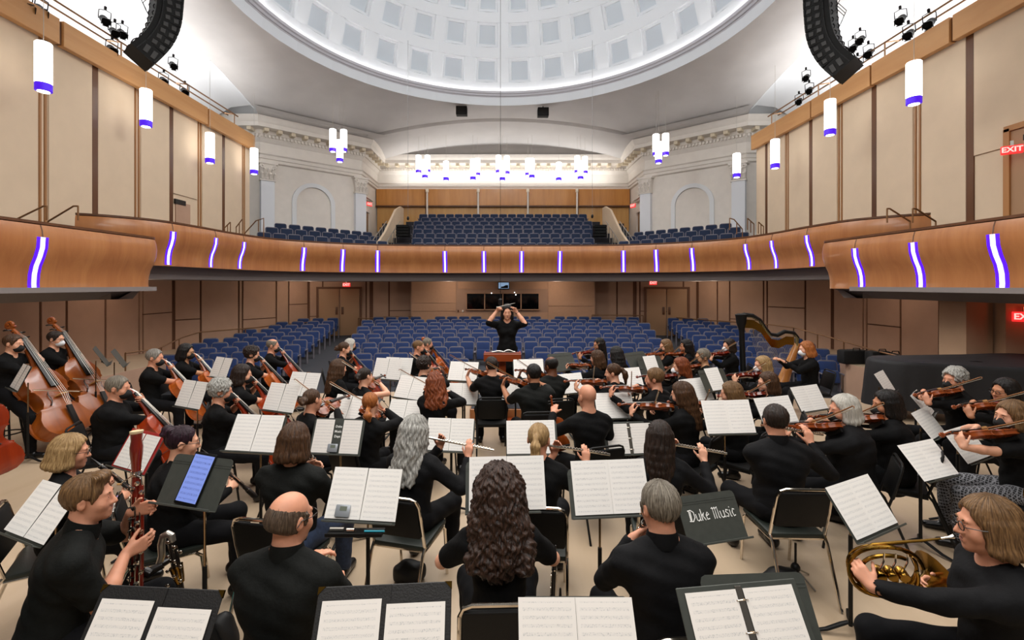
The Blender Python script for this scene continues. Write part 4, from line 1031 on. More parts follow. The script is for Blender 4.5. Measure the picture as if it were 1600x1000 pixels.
nt = M_pattern.node_tree; _tc = nt.nodes.new('ShaderNodeTexCoord'); _mp = nt.nodes.new('ShaderNodeMapping'); _mp.inputs['Rotation'].default_value = (0.6, 0.4, 0.78); _mp.inputs['Scale'].default_value = (48, 48, 48)
_br = nt.nodes.new('ShaderNodeTexVoronoi'); _br.distance = 'CHEBYCHEV'; _br.inputs['Randomness'].default_value = 0; _br.inputs['Scale'].default_value = 1.0
nt.links.new(_tc.outputs['Object'], _mp.inputs[0]); nt.links.new(_mp.outputs[0], _br.inputs['Vector'])
_g = nt.nodes.new('ShaderNodeMath'); _g.operation = 'GREATER_THAN'; _g.inputs[1].default_value = 0.4; nt.links.new(_br.outputs['Distance'], _g.inputs[0])
_mx = nt.nodes.new('ShaderNodeMixRGB'); _mx.inputs[1].default_value = (0.008, 0.008, 0.01, 1); _mx.inputs[2].default_value = (0.22, 0.22, 0.24, 1); nt.links.new(_g.outputs[0], _mx.inputs[0]); nt.links.new(_mx.outputs[0], nt.nodes['Principled BSDF'].inputs['Base Color'])
M_shoe = mat('black_shoe', '0c0b0b', 0.3)
M_mask = mat('black_mask', '0a0a0b', 0.8); M_wmask = mat('white_mask', 'dfe2e6', 0.8)
M_eyew = mat('eye_white', 'e8e4de', 0.25); M_eyed = mat('iris_dark', '1c120c', 0.15)
M_spec = mat('spectacle_frame', '1a1512', 0.3); M_lipm = None
HR = {'black': hairmat('hair_black', '070606', '1c1715'), 'dark': hairmat('hair_dark', '120c09', '33231a'), 'brown': hairmat('hair_brown', '2a1a10', '5e4028'), 'light': hairmat('hair_light_brown', '4e3722', '8c6a45'),
      'blond': hairmat('hair_blond', '7d5f3a', 'c3a170'), 'red': hairmat('hair_red', '4a1f0e', '9a4f28'), 'ginger': hairmat('hair_ginger', '7a3c16', 'c47a3e'), 'grey': hairmat('hair_grey', '55504a', 'a8a299'), 'silver': hairmat('hair_silver', '6e6c68', 'c9c7c0', 0.05),
      'white': hairmat('hair_white', 'a8a49c', 'd9d5cb'), 'plum': hairmat('hair_plum', '120a10', '3a1f2e'), 'salt': hairmat('hair_salt', '4a4238', '9a9182'), 'taupe': hairmat('hair_taupe', '33281f', '6a5848'), 'curlydark': hairmat('hair_curly_dark', '140c09', '4a3226', 0.15)}
# ------------------------------------------------------------------ head and hair, in the head's own frame (y = gaze, z = up)
def head_prims(F, T, sex='m'):
    """adds head to field F through the matrix T (head frame to field frame)"""
    A = T.to_3x3(); q = lambda *p: T @ V(*p); hs = T.to_scale()[0]; A = A * (1 / hs); e = lambda c, r, k=0.02, op='u': F.ell(q(*c), tuple(a * hs for a in r), k, op, A)
    e((0, -0.014, 0.032), (0.073, 0.092, 0.084)); e((0, 0.024, -0.028), (0.059, 0.064, 0.082), 0.03); e((0, 0.04, -0.072), (0.045, 0.046, 0.038), 0.03)
    e((0, 0.074, -0.098), (0.02, 0.017, 0.017), 0.025)
    F.cone(q(-0.034, 0.079, 0.024), q(0.034, 0.079, 0.024), 0.009, 0.009, 0.02)
    for s in (-1, 1):
        e((s * 0.031, 0.1, 0.004), (0.016, 0.016, 0.012), 0.014, 's')
        e((s * 0.031, 0.077, 0.003), (0.0135, 0.0125, 0.012), 0.006)
        e((s * 0.04, 0.062, -0.03), (0.022, 0.02, 0.022), 0.03)
        e((s * 0.012, 0.096, -0.034), (0.008, 0.01, 0.007), 0.01)
        e((s * 0.077, -0.01, -0.004), (0.011, 0.019, 0.031), 0.008); e((s * 0.086, -0.004, 0.0), (0.006, 0.009, 0.015), 0.006, 's')
    F.cone(q(0, 0.084, 0.014), q(0, 0.108, -0.03), 0.008, 0.0115, 0.012)
    F.cone(q(-0.016, 0.0905, -0.061), q(0.016, 0.0905, -0.061), 0.0055, 0.0055, 0.008); F.cone(q(-0.013, 0.0895, -0.072), q(0.013, 0.0895, -0.072), 0.006, 0.006, 0.008)
def hair_mesh(style, vs, m, seed=0, length=0.3):
    rs = random.Random(seed); F = Field((-0.22, -0.30, -0.17 - length), (0.22, 0.20, 0.21), vs)
    big = {'curly': 1, 'curlylong': 1}.get(style, 0)
    def cap(g=0.0, low=-0.055, front=0.045):
        F.ell((0, -0.018, 0.036), (0.0785 + g, 0.099 + g, 0.090 + g), 0)
        # face opening and nape cut
        F.ell((0, 0.105, -0.03), (0.075 + g * 0.3, 0.075, 0.072 + front), 0.02, 's')
    nape = {'short': -0.075, 'thin': -0.07, 'buzz': -0.05, 'bald': -0.05, 'bun': -0.06, 'curly': -0.08}.get(style, -0.09)
    if style == 'buzz': cap(-0.003)
    elif style == 'bald':
        F.ell((0, -0.022, 0.010), (0.0795, 0.099, 0.090), 0); F.ell((0, 0.105, -0.03), (0.074, 0.082, 0.12), 0.02, 's')
    elif style == 'none': F.ell((0, 0, -0.3), (0.004, 0.004, 0.004), 0)
    elif style == 'thin': cap(0.0); F.ell((0, -0.01, 0.13), (0.06, 0.08, 0.05), 0.03, 's')
    elif style in ('short', 'bun', 'pony', 'lowpony', 'buncrown'): cap(0.004 if style == 'short' else 0.0)
    elif style == 'quiff':
        cap(0.008); F.ell((0.01, 0.05, 0.115), (0.055, 0.035, 0.028), 0.03)
    elif style == 'curly': cap(0.02)
    elif style == 'curlylong': cap(0.034)
    else: cap(0.010)
    if style in ('short', 'quiff', 'buzz', 'curly', 'bald', 'thin'):
        F.half((0, -0.05, nape), (0, -0.45, -1), 0.03); 
        for s in (-1, 1): F.ell((s * 0.088, 0.005, -0.02), (0.03, 0.03, 0.042), 0.01, 's')
        if style in ('short', 'thin', 'bald'):
            for s in (-1, 1): F.cone((s * 0.071, 0.028, 0.02), (s * 0.073, 0.024, -0.02), 0.012, 0.006, 0.01)
    if style in ('bun', 'buncrown'):
        F.half((0, -0.05, -0.065), (0, -0.2, -1))
        c = (0, -0.125, 0.0) if style == 'bun' else (0.0, -0.10, 0.085)
        F.ell(c, (0.05, 0.04, 0.045), 0.015)
        F.cone((c[0] - 0.03, c[1] - 0.02, c[2] + 0.02), (c[0] + 0.03, c[1] - 0.03, c[2] - 0.02), 0.015, 0.015, 0.01)
    if style in ('pony', 'lowpony'):
        F.half((0, -0.05, -0.07), (0, -0.2, -1)); z0 = 0.04 if style == 'pony' else -0.04
        F.cone((0, -0.105, z0), (0, -0.13, z0 - 0.01), 0.022, 0.018, 0.015)
        pts = [(0, -0.13, z0), (0.0, -0.155, z0 - 0.06), (0.005, -0.155, z0 - length * 0.5), (0.01, -0.14, z0 - length)]; rr = [0.018, 0.034, 0.034, 0.012]
        for i in range(3): F.cone(pts[i], pts[i + 1], rr[i], rr[i + 1], 0.02)
    if style in ('long', 'wavy', 'curlylong', 'bob', 'mid', 'shag'):
        w = {'curlylong': 0.06, 'wavy': 0.038, 'long': 0.031}.get(style, 0.028); L = length
        n = 11
        for j in range(n):
            t = j / (n - 1); a = R(-112 + 224 * t)  # around the back of the head
            sx, sy = math.sin(a), -math.cos(a)
            x0, y0 = 0.072 * sx, -0.018 + 0.082 * sy
            if style in ('bob', 'mid', 'shag'): zl = -L * (1.0 - 0.12 * abs(math.cos(a))); spread = 1.18
            else: zl = -L * (0.82 + 0.18 * abs(math.cos(a))); spread = {'wavy': 1.45, 'curlylong': 1.75}.get(style, 1.2)
            jit = rs.uniform(-0.012, 0.012)
            F.cone((x0, y0, 0.03), (x0 * 1.12, y0 * 1.14, -0.07), w, w, 0.012)
            xe, ye = x0 * spread + jit, min(y0 * 1.2, y0 * 1.0 - 0.01)
            if style in ('long', 'wavy', 'curlylong'): ye = -0.075 + 0.55 * y0; 
            k = 4; prev = V(x0 * 1.12, y0 * 1.14, -0.07)
            for i in range(1, k + 1):
                u = i / k; wv = {'wavy': 0.012, 'curlylong': 0.022}.get(style, 0.003)
                q = V(x0 * 1.12 + (xe - x0 * 1.12) * u + wv * math.sin(i * 2.1 + j * 1.7), y0 * 1.14 + (ye - y0 * 1.14) * u + wv * 0.6 * math.cos(i * 1.7 + j), -0.07 + (zl + 0.07) * u)
                F.cone(prev, q, w * (1 - 0.25 * u + 0.2 / k), w * (1 - 0.35 * u), 0.012); prev = q
        F.ell((0, 0.115, -0.04), (0.062, 0.09, 0.12), 0.02, 's')
    x, y, z = F.axes(); th = np.arctan2(x, y + 0.02)
    if style in ('curly', 'curlylong'):
        F.wob(lambda x, y, z: np.sin(th * 15 + 3.2 * np.sin(z * 55 + 2 * np.sin(th * 5))) * (0.7 + 0.3 * np.sin(z * 90 + th * 9)) + 0.6 * np.sin(th * 27 - 3 * np.sin(z * 70 + th * 4)), 0.0075)
    elif style == 'wavy': F.wob(lambda x, y, z: np.sin(th * 17 + 3 * np.sin(z * 38)) + 0.6 * np.sin(th * 31 - 4 * np.sin(z * 30)), 0.0042)
    elif style in ('buzz', 'bald', 'thin'): F.wob(lambda x, y, z: np.sin(x * 260 + z * 90) * np.sin(z * 230) * np.sin(y * 250 + z * 60), 0.003 if style == 'bald' else 0.0018)
    else: F.wob(lambda x, y, z: np.sin(th * 19 + 2 * np.sin(z * 22 + seed)) + 0.7 * np.sin(th * 33 + z * 25), 0.0026)
    for s in (-1, 1):  # eyebrows
        F.cone((s * 0.016, 0.092, 0.024), (s * 0.03, 0.091, 0.029), 0.0045, 0.0045, 0.0); F.cone((s * 0.03, 0.091, 0.029), (s * 0.047, 0.08, 0.024), 0.0045, 0.003, 0.0)
    return F.mesh('hair', m)
def mask_mesh(vs, m):
    F = Field((-0.12, -0.06, -0.16), (0.12, 0.16, 0.06), vs)
    F.ell((0, 0.052, -0.058), (0.057, 0.066, 0.056), 0); F.cone((0, 0.09, -0.02), (0, 0.104, -0.05), 0.012, 0.02, 0.03)
    F.half((0, 0.035, 0), (0, -1, 0)); F.half((0, 0.1, 0.0), (0, -0.25, 1), 0.01)
    for s in (-1, 1):
        F.cone((s * 0.052, 0.045, -0.035), (s * 0.08, -0.012, 0.02), 0.0035, 0.0035, 0.004); F.cone((s * 0.05, 0.045, -0.07), (s * 0.082, -0.012, -0.03), 0.0035, 0.0035, 0.004); F.cone((s * 0.08, -0.012, 0.02), (s * 0.086, -0.022, -0.005), 0.003, 0.003, 0.003)
    return F.mesh('face_mask', m)
def glasses_mb():
    b = MB()
    for s in (-1, 1):
        b.tube([V(s * (0.031 + 0.023 * math.cos(t)), 0.101, 0.004 + 0.018 * math.sin(t)) for t in np.linspace(0, 2 * math.pi, 15)[:-1]], 0.0022, 5, closed=True)
        b.tube([(s * 0.054, 0.1, 0.008), (s * 0.082, 0.05, 0.01), (s * 0.086, -0.01, 0.012), (s * 0.084, -0.03, -0.012)], 0.002, 5)
    b.tube([(-0.009, 0.102, 0.008), (0, 0.106, 0.011), (0.009, 0.102, 0.008)], 0.002, 5)
    return b
M_lip = mat('lips', '9a5a4e', 0.45)
def lips_mb():
    b = MB()
    for z, y, r in ((-0.0615, 0.0935, 0.0042), (-0.0705, 0.093, 0.0048)):
        b.tube([(x, y - 16 * x * x * 0.9, z + (0.002 if abs(x) < 0.006 and z > -0.065 else 0) ) for x in np.linspace(-0.021, 0.021, 9)], [r * (1 - (abs(x) / 0.024) ** 2) + 0.0008 for x in np.linspace(-0.021, 0.021, 9)], 6)
    return b
def eyes_mb():
    b = MB()
    for s in (-1, 1):
        b.cur = 0; b.sphere((s * 0.031, 0.0762, 0.0035), (0.0122, 0.0118, 0.0072), 12, 8); b.cur = 1; b.sphere((s * 0.031, 0.0850, 0.0035), (0.006, 0.0042, 0.0056), 10, 6); b.cur = 0
    return b
CACHE = {}
def hand_prims(F, W, fd, pn, side, curl, k=0.010, spread=0.0, scale=1.0):
    """W wrist, fd finger direction, pn palm normal (the way the palm faces); side +1 right hand. curl: 5 values (thumb..little) in degrees per joint"""
    fd = fd.normalized(); pn = (pn - fd * pn.dot(fd)).normalized(); tx = fd.cross(pn) * side  # towards the thumb side
    tx = -tx if False else tx
    s = scale; kn = []
    offs = (0.030, 0.010, -0.010, -0.028); ln = (0.092, 0.096, 0.090, 0.080)
    for o, l in zip(offs, ln):
        a = W + tx * (o * 0.45 * s) + fd * 0.008 * s; b_ = W + fd * (l * 0.95 * s) + tx * (o * s); F.cone(a, b_, 0.0155 * s, 0.0115 * s, 0.012); kn.append(b_)
    F.ell(W + fd * 0.045 * s + pn * 0.006 * s, (0.03 * s,) * 3, 0.02) if False else None
    seg = ((0.044, 0.026, 0.021), (0.048, 0.030, 0.022), (0.044, 0.028, 0.021), (0.035, 0.021, 0.019))
    for i in range(4):
        c = R(curl[i + 1]); d = fd.copy(); ax = fd.cross(pn); p = kn[i]; q0 = Quaternion(pn, R((1.5 - i) * spread * side * (-1)))
        d = q0 @ d; ax = q0 @ ax; r = 0.0092 if i < 3 else 0.008
        for j, l in enumerate(seg[i]):
            d = Quaternion(ax, c * (0.9 if j == 0 else 1.0)) @ d; e = p + d * l * s; F.cone(p, e, r * s, (r - 0.0007) * s, 0.005); p = e; r -= 0.0007
    b0 = W + tx * 0.016 * s + fd * 0.014 * s; d = (fd * 0.75 + tx * 0.75 + pn * 0.25).normalized(); b1 = b0 + d * 0.045 * s
    F.cone(b0, b1, 0.0155 * s, 0.0115 * s, 0.014)
    c = R(curl[0]); d = (d + pn * math.sin(c) + fd * 0.35).normalized(); b2 = b1 + d * 0.034 * s; F.cone(b1, b2, 0.0108 * s, 0.0095 * s, 0.006)
    d = (d + pn * math.sin(c) * 0.7 - tx * math.sin(c) * 0.5).normalized(); F.cone(b2, b2 + d * 0.027 * s, 0.0095 * s, 0.0078 * s, 0.005)
def person(name_who, loc, yaw, S=1.0, sex='m', stand=False, lean=4, side=0, hyaw=0, hpitch=-8, hroll=0, skin='fair', hair=('short', 'brown', 0.1), sleeve='long', shirt=None, trousers=None, collar=False,
           mask=None, glasses=False, wide=1.0, lh=None, rh=None, lhd=None, rhd=None, knees=(0.18, 0.18), foot=(0.0, 0.0), kneeh=0.0, seath=0.46, vs=0.009, label=None, legs=True, pole_l=None, pole_r=None, lcurl=(20, 25, 28, 30, 32), rcurl=(20, 35, 38, 40, 42), tunic=0.0, hscale=1.07):
    """seated or standing figure, local +y is the way the person faces. lh / rh: wrist targets in local metres (before scale S)"""
    root = empty('person', loc, yaw); root.scale = (S, S, S)
    skinm = SK[skin]; w = wide
    hip = V(0, 0.02, seath / S + 0.105) if not stand else V(0, 0, 0.93)
    up = V(math.sin(R(side)), math.sin(R(lean)), math.cos(R(lean))).normalized()
    fwd = V(0, math.cos(R(lean)), -math.sin(R(lean))); rt = fwd.cross(up).normalized(); fwd = up.cross(rt).normalized()
    sw = (0.185 if sex == 'm' else 0.162) * (0.5 + 0.5 * w)
    def T(x, f, u): return hip + rt * x + fwd * f + up * u
    waist, chest, neck = T(0, 0.0, 0.2), T(0, -0.012, 0.36), T(0, 0.0, 0.485)
    shL, shR = T(-sw, -0.01, 0.405), T(sw, -0.01, 0.405)
    # head frame
    q = Euler((R(hpitch), R(hroll), R(hyaw)), 'XYZ').to_matrix(); base = Matrix((rt, V(0, 1, 0) - rt * rt.y, V(0, 0, 1))).transposed()
    HM = Matrix.Rotation(R(hyaw), 3, 'Z') @ Matrix.Rotation(R(hpitch), 3, 'X') @ Matrix.Rotation(R(hroll), 3, 'Y')
    hc = neck + V(0, 0.028, 0.165) + up * 0.0 + V(0, 0.02 * math.sin(R(-hpitch)), 0)
    HT = Matrix.Translation(hc) @ HM.to_4x4() @ Matrix.Scale(hscale, 4)
    l1, l2 = 0.285, 0.255
    LW = lh if lh is not None else T(-0.15, 0.36, 0.02); RWt = rh if rh is not None else T(0.15, 0.36, 0.02)
    LW, RWt = Vector(LW), Vector(RWt)
    eL, LW = ikjoint(shL, LW, l1, l2, pole_l or V(-0.7, -0.2, -0.8)); eR, RWt = ikjoint(shR, RWt, l1, l2, pole_r or V(0.7, -0.2, -0.8))
    hips = []
    for s, kx, fx in ((-1, -knees[0], foot[0]), (1, knees[1], foot[1])):
        h = hip + V(s * 0.09, 0, -0.02)
        if stand: k_, a_ = V(s * 0.1, 0.03, 0.48), V(s * 0.1, 0.0, 0.09)
        else: k_, a_ = V(kx, 0.46, 0.50 / S + kneeh), V(kx * 0.95, 0.46 + fx, 0.085)
        hips.append((h, k_, a_))
    lo = [min(c) - 0.26 for c in zip(hip, hc, LW, RWt, eL, eR, *[x for t in hips for x in t])]; hi = [max(c) + 0.26 for c in zip(hip, hc, LW, RWt, eL, eR, *[x for t in hips for x in t])]
    lo[2] = -0.02 if legs else hip.z - 0.2
    # ---------------- continuous body
    F = Field(lo, hi, vs)
    g = 0.95 if sex == 'f' else 1.0
    F.ell(T(0, 0.0, 0.0), (0.145 * w, 0.1 * w, 0.1), 0.02); F.cone(T(0, 0, 0.02), T(0, -0.005, 0.22), 0.105 * w, 0.105 * w, 0.05); F.cone(T(-0.05, -0.01, 0.34), T(0.05, -0.01, 0.34), 0.105 * w, 0.105 * w, 0.06)
    F.cone(T(-sw * 0.55, -0.015, 0.40), T(sw * 0.55, -0.015, 0.40), 0.055, 0.055, 0.06)
    for s_ in (-1, 1): F.cone(T(s_ * 0.03, -0.01, 0.50), T(s_ * sw * 0.8, -0.012, 0.435), 0.04, 0.03, 0.05)
    F.cone(neck - up * 0.05, hc + HM @ V(0, -0.022, -0.05), 0.06 * g, 0.053 * g, 0.04)
    head_prims(F, HT, sex)
    for sgn, sh, e, W, hd, cu in ((-1, shL, eL, LW, lhd, lcurl), (1, shR, eR, RWt, rhd, rcurl)):
        F.cone(sh, e, 0.05 * g, 0.04 * g, 0.03); F.cone(e, e.lerp(W, 0.4), 0.040 * g, 0.041 * g, 0.015); F.cone(e.lerp(W, 0.4), W, 0.041 * g, 0.0265 * g, 0.012)
        if hd is None: fd, pn = (W - e).normalized(), V(0, 0, -1)
        else: fd, pn = Vector(hd[0]), Vector(hd[1])
        hand_prims(F, W, fd, pn, sgn, cu, scale=1.0 if sex == 'm' else 0.93)
    if legs:
        for h, k_, a_ in hips:
            F.cone(h, k_, 0.075, 0.055, 0.04); F.cone(k_, a_, 0.055, 0.036, 0.02); F.cone(a_ + V(0, -0.02, -0.035), a_ + V(0, 0.12, -0.05), 0.034, 0.02, 0.02)
    link('body', F.mesh('body', skinm), root)
    # ---------------- shirt
    sm = shirt or M_cloth; vc = max(vs, 0.010)
    F = Field(lo, hi, vc); t = 0.012
    F.ell(T(0, 0.0, 0.0), (0.15 * w + t, 0.105 * w + t, 0.1), 0.02); F.cone(T(0, 0, -0.06), T(0, 0, 0.02), 0.13 * w, 0.11 * w + t, 0.05, flat=(tuple(fwd), 1.2))
    F.cone(T(-0.03, 0, 0.02), T(-0.03, -0.005, 0.22), 0.1 * w + t, 0.1 * w + t, 0.05); F.cone(T(0.03, 0, 0.02), T(0.03, -0.005, 0.22), 0.1 * w + t, 0.1 * w + t, 0.05)
    F.cone(T(-0.062, -0.012, 0.34), T(0.062, -0.012, 0.34), 0.108 * w + t, 0.108 * w + t, 0.06)
    F.cone(T(-sw * 0.62, -0.015, 0.40), T(sw * 0.62, -0.015, 0.40), 0.06 + t, 0.06 + t, 0.06)
    for s_ in (-1, 1): F.cone(T(s_ * 0.03, -0.01, 0.495), T(s_ * sw * 0.85, -0.012, 0.432), 0.036 + t, 0.032 + t, 0.05)
    if sex == 'f':
        for s in (-1, 1): F.ell(T(s * 0.07, 0.085, 0.3), (0.062, 0.055, 0.06), 0.04)
    elif w > 1.1: F.ell(T(0, 0.07, 0.12), (0.13 * w, 0.1 * w, 0.13), 0.06)
    for sgn, sh, e, W in ((-1, shL, eL, LW), (1, shR, eR, RWt)):
        if sleeve == 'long':
            F.cone(sh, e, 0.06 + t * 0.4, 0.053, 0.04); wr = e.lerp(W, 0.93); F.cone(e, wr, 0.054, 0.039, 0.02)
        elif sleeve == 'elbow': F.cone(sh, sh.lerp(e, 0.95), 0.066 + t * 0.4, 0.056, 0.04)
        elif sleeve == 'short': F.cone(sh, sh.lerp(e, 0.72), 0.066 + t * 0.4, 0.062, 0.04)
        else: F.cone(sh, sh.lerp(e, 0.1), 0.06, 0.05, 0.04)
    if tunic:
        F.cone(T(0, 0, 0.05), hip - V(0, 0, tunic), 0.13 * w, 0.19 * w, 0.05)
    rs = random.Random(hash(name_who) % 9999 if False else sum(map(ord, name_who))); p1, p2 = rs.uniform(0, 6), rs.uniform(0, 6)
    F.wob(lambda x, y, z: np.sin(z * 38 + x * 14 + p1 + 1.5 * np.sin(y * 15)) * np.sin(x * 22 + y * 30 + p2) + 0.5 * np.sin(z * 70 + y * 40 + x * 25), 0.0034)
    # neckline
    F.ell(neck + up * 0.055 + fwd * (0.03 if not collar else 0.012), (0.075 if not collar else 0.066, 0.075 if not collar else 0.068, (0.05 if sex == 'm' else 0.07) if not collar else 0.036), 0.01, 's')
    for sgn, e, W in ((-1, eL, LW), (1, eR, RWt)):   # open cuffs so the hand comes out of the sleeve
        if sleeve == 'long': d = (W - e).normalized(); F.cone(e.lerp(W, 0.9), W + d * 0.03, 0.03, 0.033, 0.004, 's')
    link('shirt', F.mesh('shirt', sm), root)
    if collar:
        b = MB(); r0 = 0.068
        ring = [neck + up * (0.028 - 0.012 * math.cos(a)) + rt * (r0 * math.sin(a)) + fwd * (-0.002 + r0 * math.cos(a)) for a in np.linspace(R(25), R(335), 22)]
        b.grid([ring, [p + up * 0.034 + (p - neck).normalized() * -0.004 for p in ring], [p + up * 0.036 + (p - neck).normalized() * 0.004 for p in ring], [p - up * 0.012 + (p - neck).normalized() * 0.014 for p in ring], [p - up * 0.045 + (p - neck).normalized() * 0.012 for p in ring]])
        b.build('collar', sm, root, smooth=60)
    # ---------------- trousers, shoes
    if legs:
        tm = trousers or M_trous; F = Field(lo, hi, max(vs, 0.011))
        F.ell(hip + V(0, 0, 0), (0.158 * w, 0.118 * w, 0.1), 0.02)
        for h, k_, a_ in hips:
            F.cone(h, k_, 0.092 * (0.6 + 0.4 * w), 0.072, 0.05); F.cone(k_, a_ + V(0, 0, 0.02), 0.073, 0.058, 0.03)
        F.wob(lambda x, y, z: np.sin(y * 40 + z * 30 + p1) * np.sin(x * 35 + z * 25 + p2), 0.003)
        link('trousers', F.mesh('trousers', tm), root)
        for (h, k_, a_) in hips:
            F = Field((a_.x - 0.09, a_.y - 0.14, -0.02), (a_.x + 0.09, a_.y + 0.26, 0.16), 0.010)
            F.cone((a_.x, a_.y - 0.04, 0.05), (a_.x, a_.y + 0.15, 0.035), 0.046, 0.036, 0.02); F.ell((a_.x, a_.y, 0.08), (0.05, 0.058, 0.06), 0.02); F.half((0, 0, 0.0), (0, 0, -1))
            link('shoe', F.mesh('shoe', M_shoe), root)
    # ---------------- head dress
    st, hcol, ln = hair
    if st:
        key = (st, hcol, round(ln, 2), vs)
        if key not in CACHE: CACHE[key] = hair_mesh(st, max(0.0065, vs * 0.9), HR[hcol], len(CACHE), ln)
        link('hair', CACHE[key], root, HT)
    if mask:
        key = ('mask', mask)
        if key not in CACHE: CACHE[key] = mask_mesh(0.006, M_mask if mask == 'black' else M_wmask)
        link('face_mask', CACHE[key], root, HT)
    if glasses:
        if 'gl' not in CACHE: CACHE['gl'] = glasses_mb().mesh('glasses', M_spec)
        link('glasses', CACHE['gl'], root, HT)
    if 'ey' not in CACHE: CACHE['ey'] = eyes_mb().mesh('eyes', [M_eyew, M_eyed])
    link('eyes', CACHE['ey'], root, HT)
    if not mask:
        if 'lip' not in CACHE: CACHE['lip'] = lips_mb().mesh('lips', M_lip)
        link('lips', CACHE['lip'], root, HT)
    root['label'] = label or name_who; root['category'] = 'person'
    info = dict(root=root, S=S, yaw=yaw, loc=Vector(loc), hc=hc, neck=neck, LW=LW, RW=RWt, HM=HM, mouth=hc + HM @ V(0, 0.1, -0.066), hip=hip, T=T, shL=shL, shR=shR)
    info['M'] = Matrix.Translation(loc) @ Matrix.Rotation(yaw, 4, 'Z') @ Matrix.Scale(S, 4)
    return info
# ================================================================= INSTRUMENTS, STANDS, CHAIRS
M_violin = wood('violin_varnish', '6a2a0e', '9a4a1a', 0.25, 'Y', 9, 0.5)
M_violin2 = wood('red_violin_varnish', '551507', '86280f', 0.22, 'Y', 9, 0.6)
M_cello = wood('orange_cello_varnish', '8a3a10', 'bb5f20', 0.25, 'Y', 5, 0.5)
M_cello2 = wood('red_cello_varnish', '7a230c', '9f3813', 0.22, 'Y', 5, 0.6)
M_bass = wood('amber_bass_varnish', '73330c', 'a15414', 0.32, 'Y', 3, 0.25)
M_ebony = mat('ebony', '120d0b', 0.3)
M_string = mat('string_steel', 'b5b0a8', 0.3, 0.9)
M_bow = mat('bow_stick', '8a5a30', 0.35); M_hairb = mat('bow_hair', 'd8cdb8', 0.6)
M_maple = mat('bridge_maple', 'c99a60', 0.5)
M_silver = mat('silver_plate', 'd6cfc4', 0.16, 1.0)
M_gold = mat('horn_brass', '94702f', 0.2, 1.0, noise=0.08, nscale=10)
M_bassoon = wood('bassoon_maple', '5e1207', '84200e', 0.16, 'Z', 6, 0.8)
M_paper = sheetmat('sheet_paper', hexc('f1eee9'), (0.5, 0.5, 0.5), 10)
M_paper2 = sheetmat('sheet_paper_large', hexc('eae5df'), (0.48, 0.48, 0.48), 11)
M_desk = mat('stand_black', '454843', 0.45, 0.2, noise=0.1, nscale=20)
M_desk_dark = mat('stand_dark', '141514', 0.5, 0.2)
M_folder = mat('black_folder', '141212', 0.6, bump=0.2, bscale=120)
M_vinyl = mat('black_vinyl', '090909', 0.6, bump=0.15, bscale=150, spec=0.25)
M_greenv = mat('dark_green_vinyl', '1a211b', 0.5, bump=0.15, bscale=150)
OUT = [(0, .012), (.012, .045), (.04, .073), (.1, .096), (.18, .104), (.26, .101), (.33, .088), (.37, .082), (.385, .0845), (.40, .069), (.46, .056), (.52, .054), (.58, .058), (.635, .068), (.65, .079), (.67, .075), (.74, .0825), (.82, .084), (.9, .075), (.95, .058), (.985, .036), (1.0, .018)]
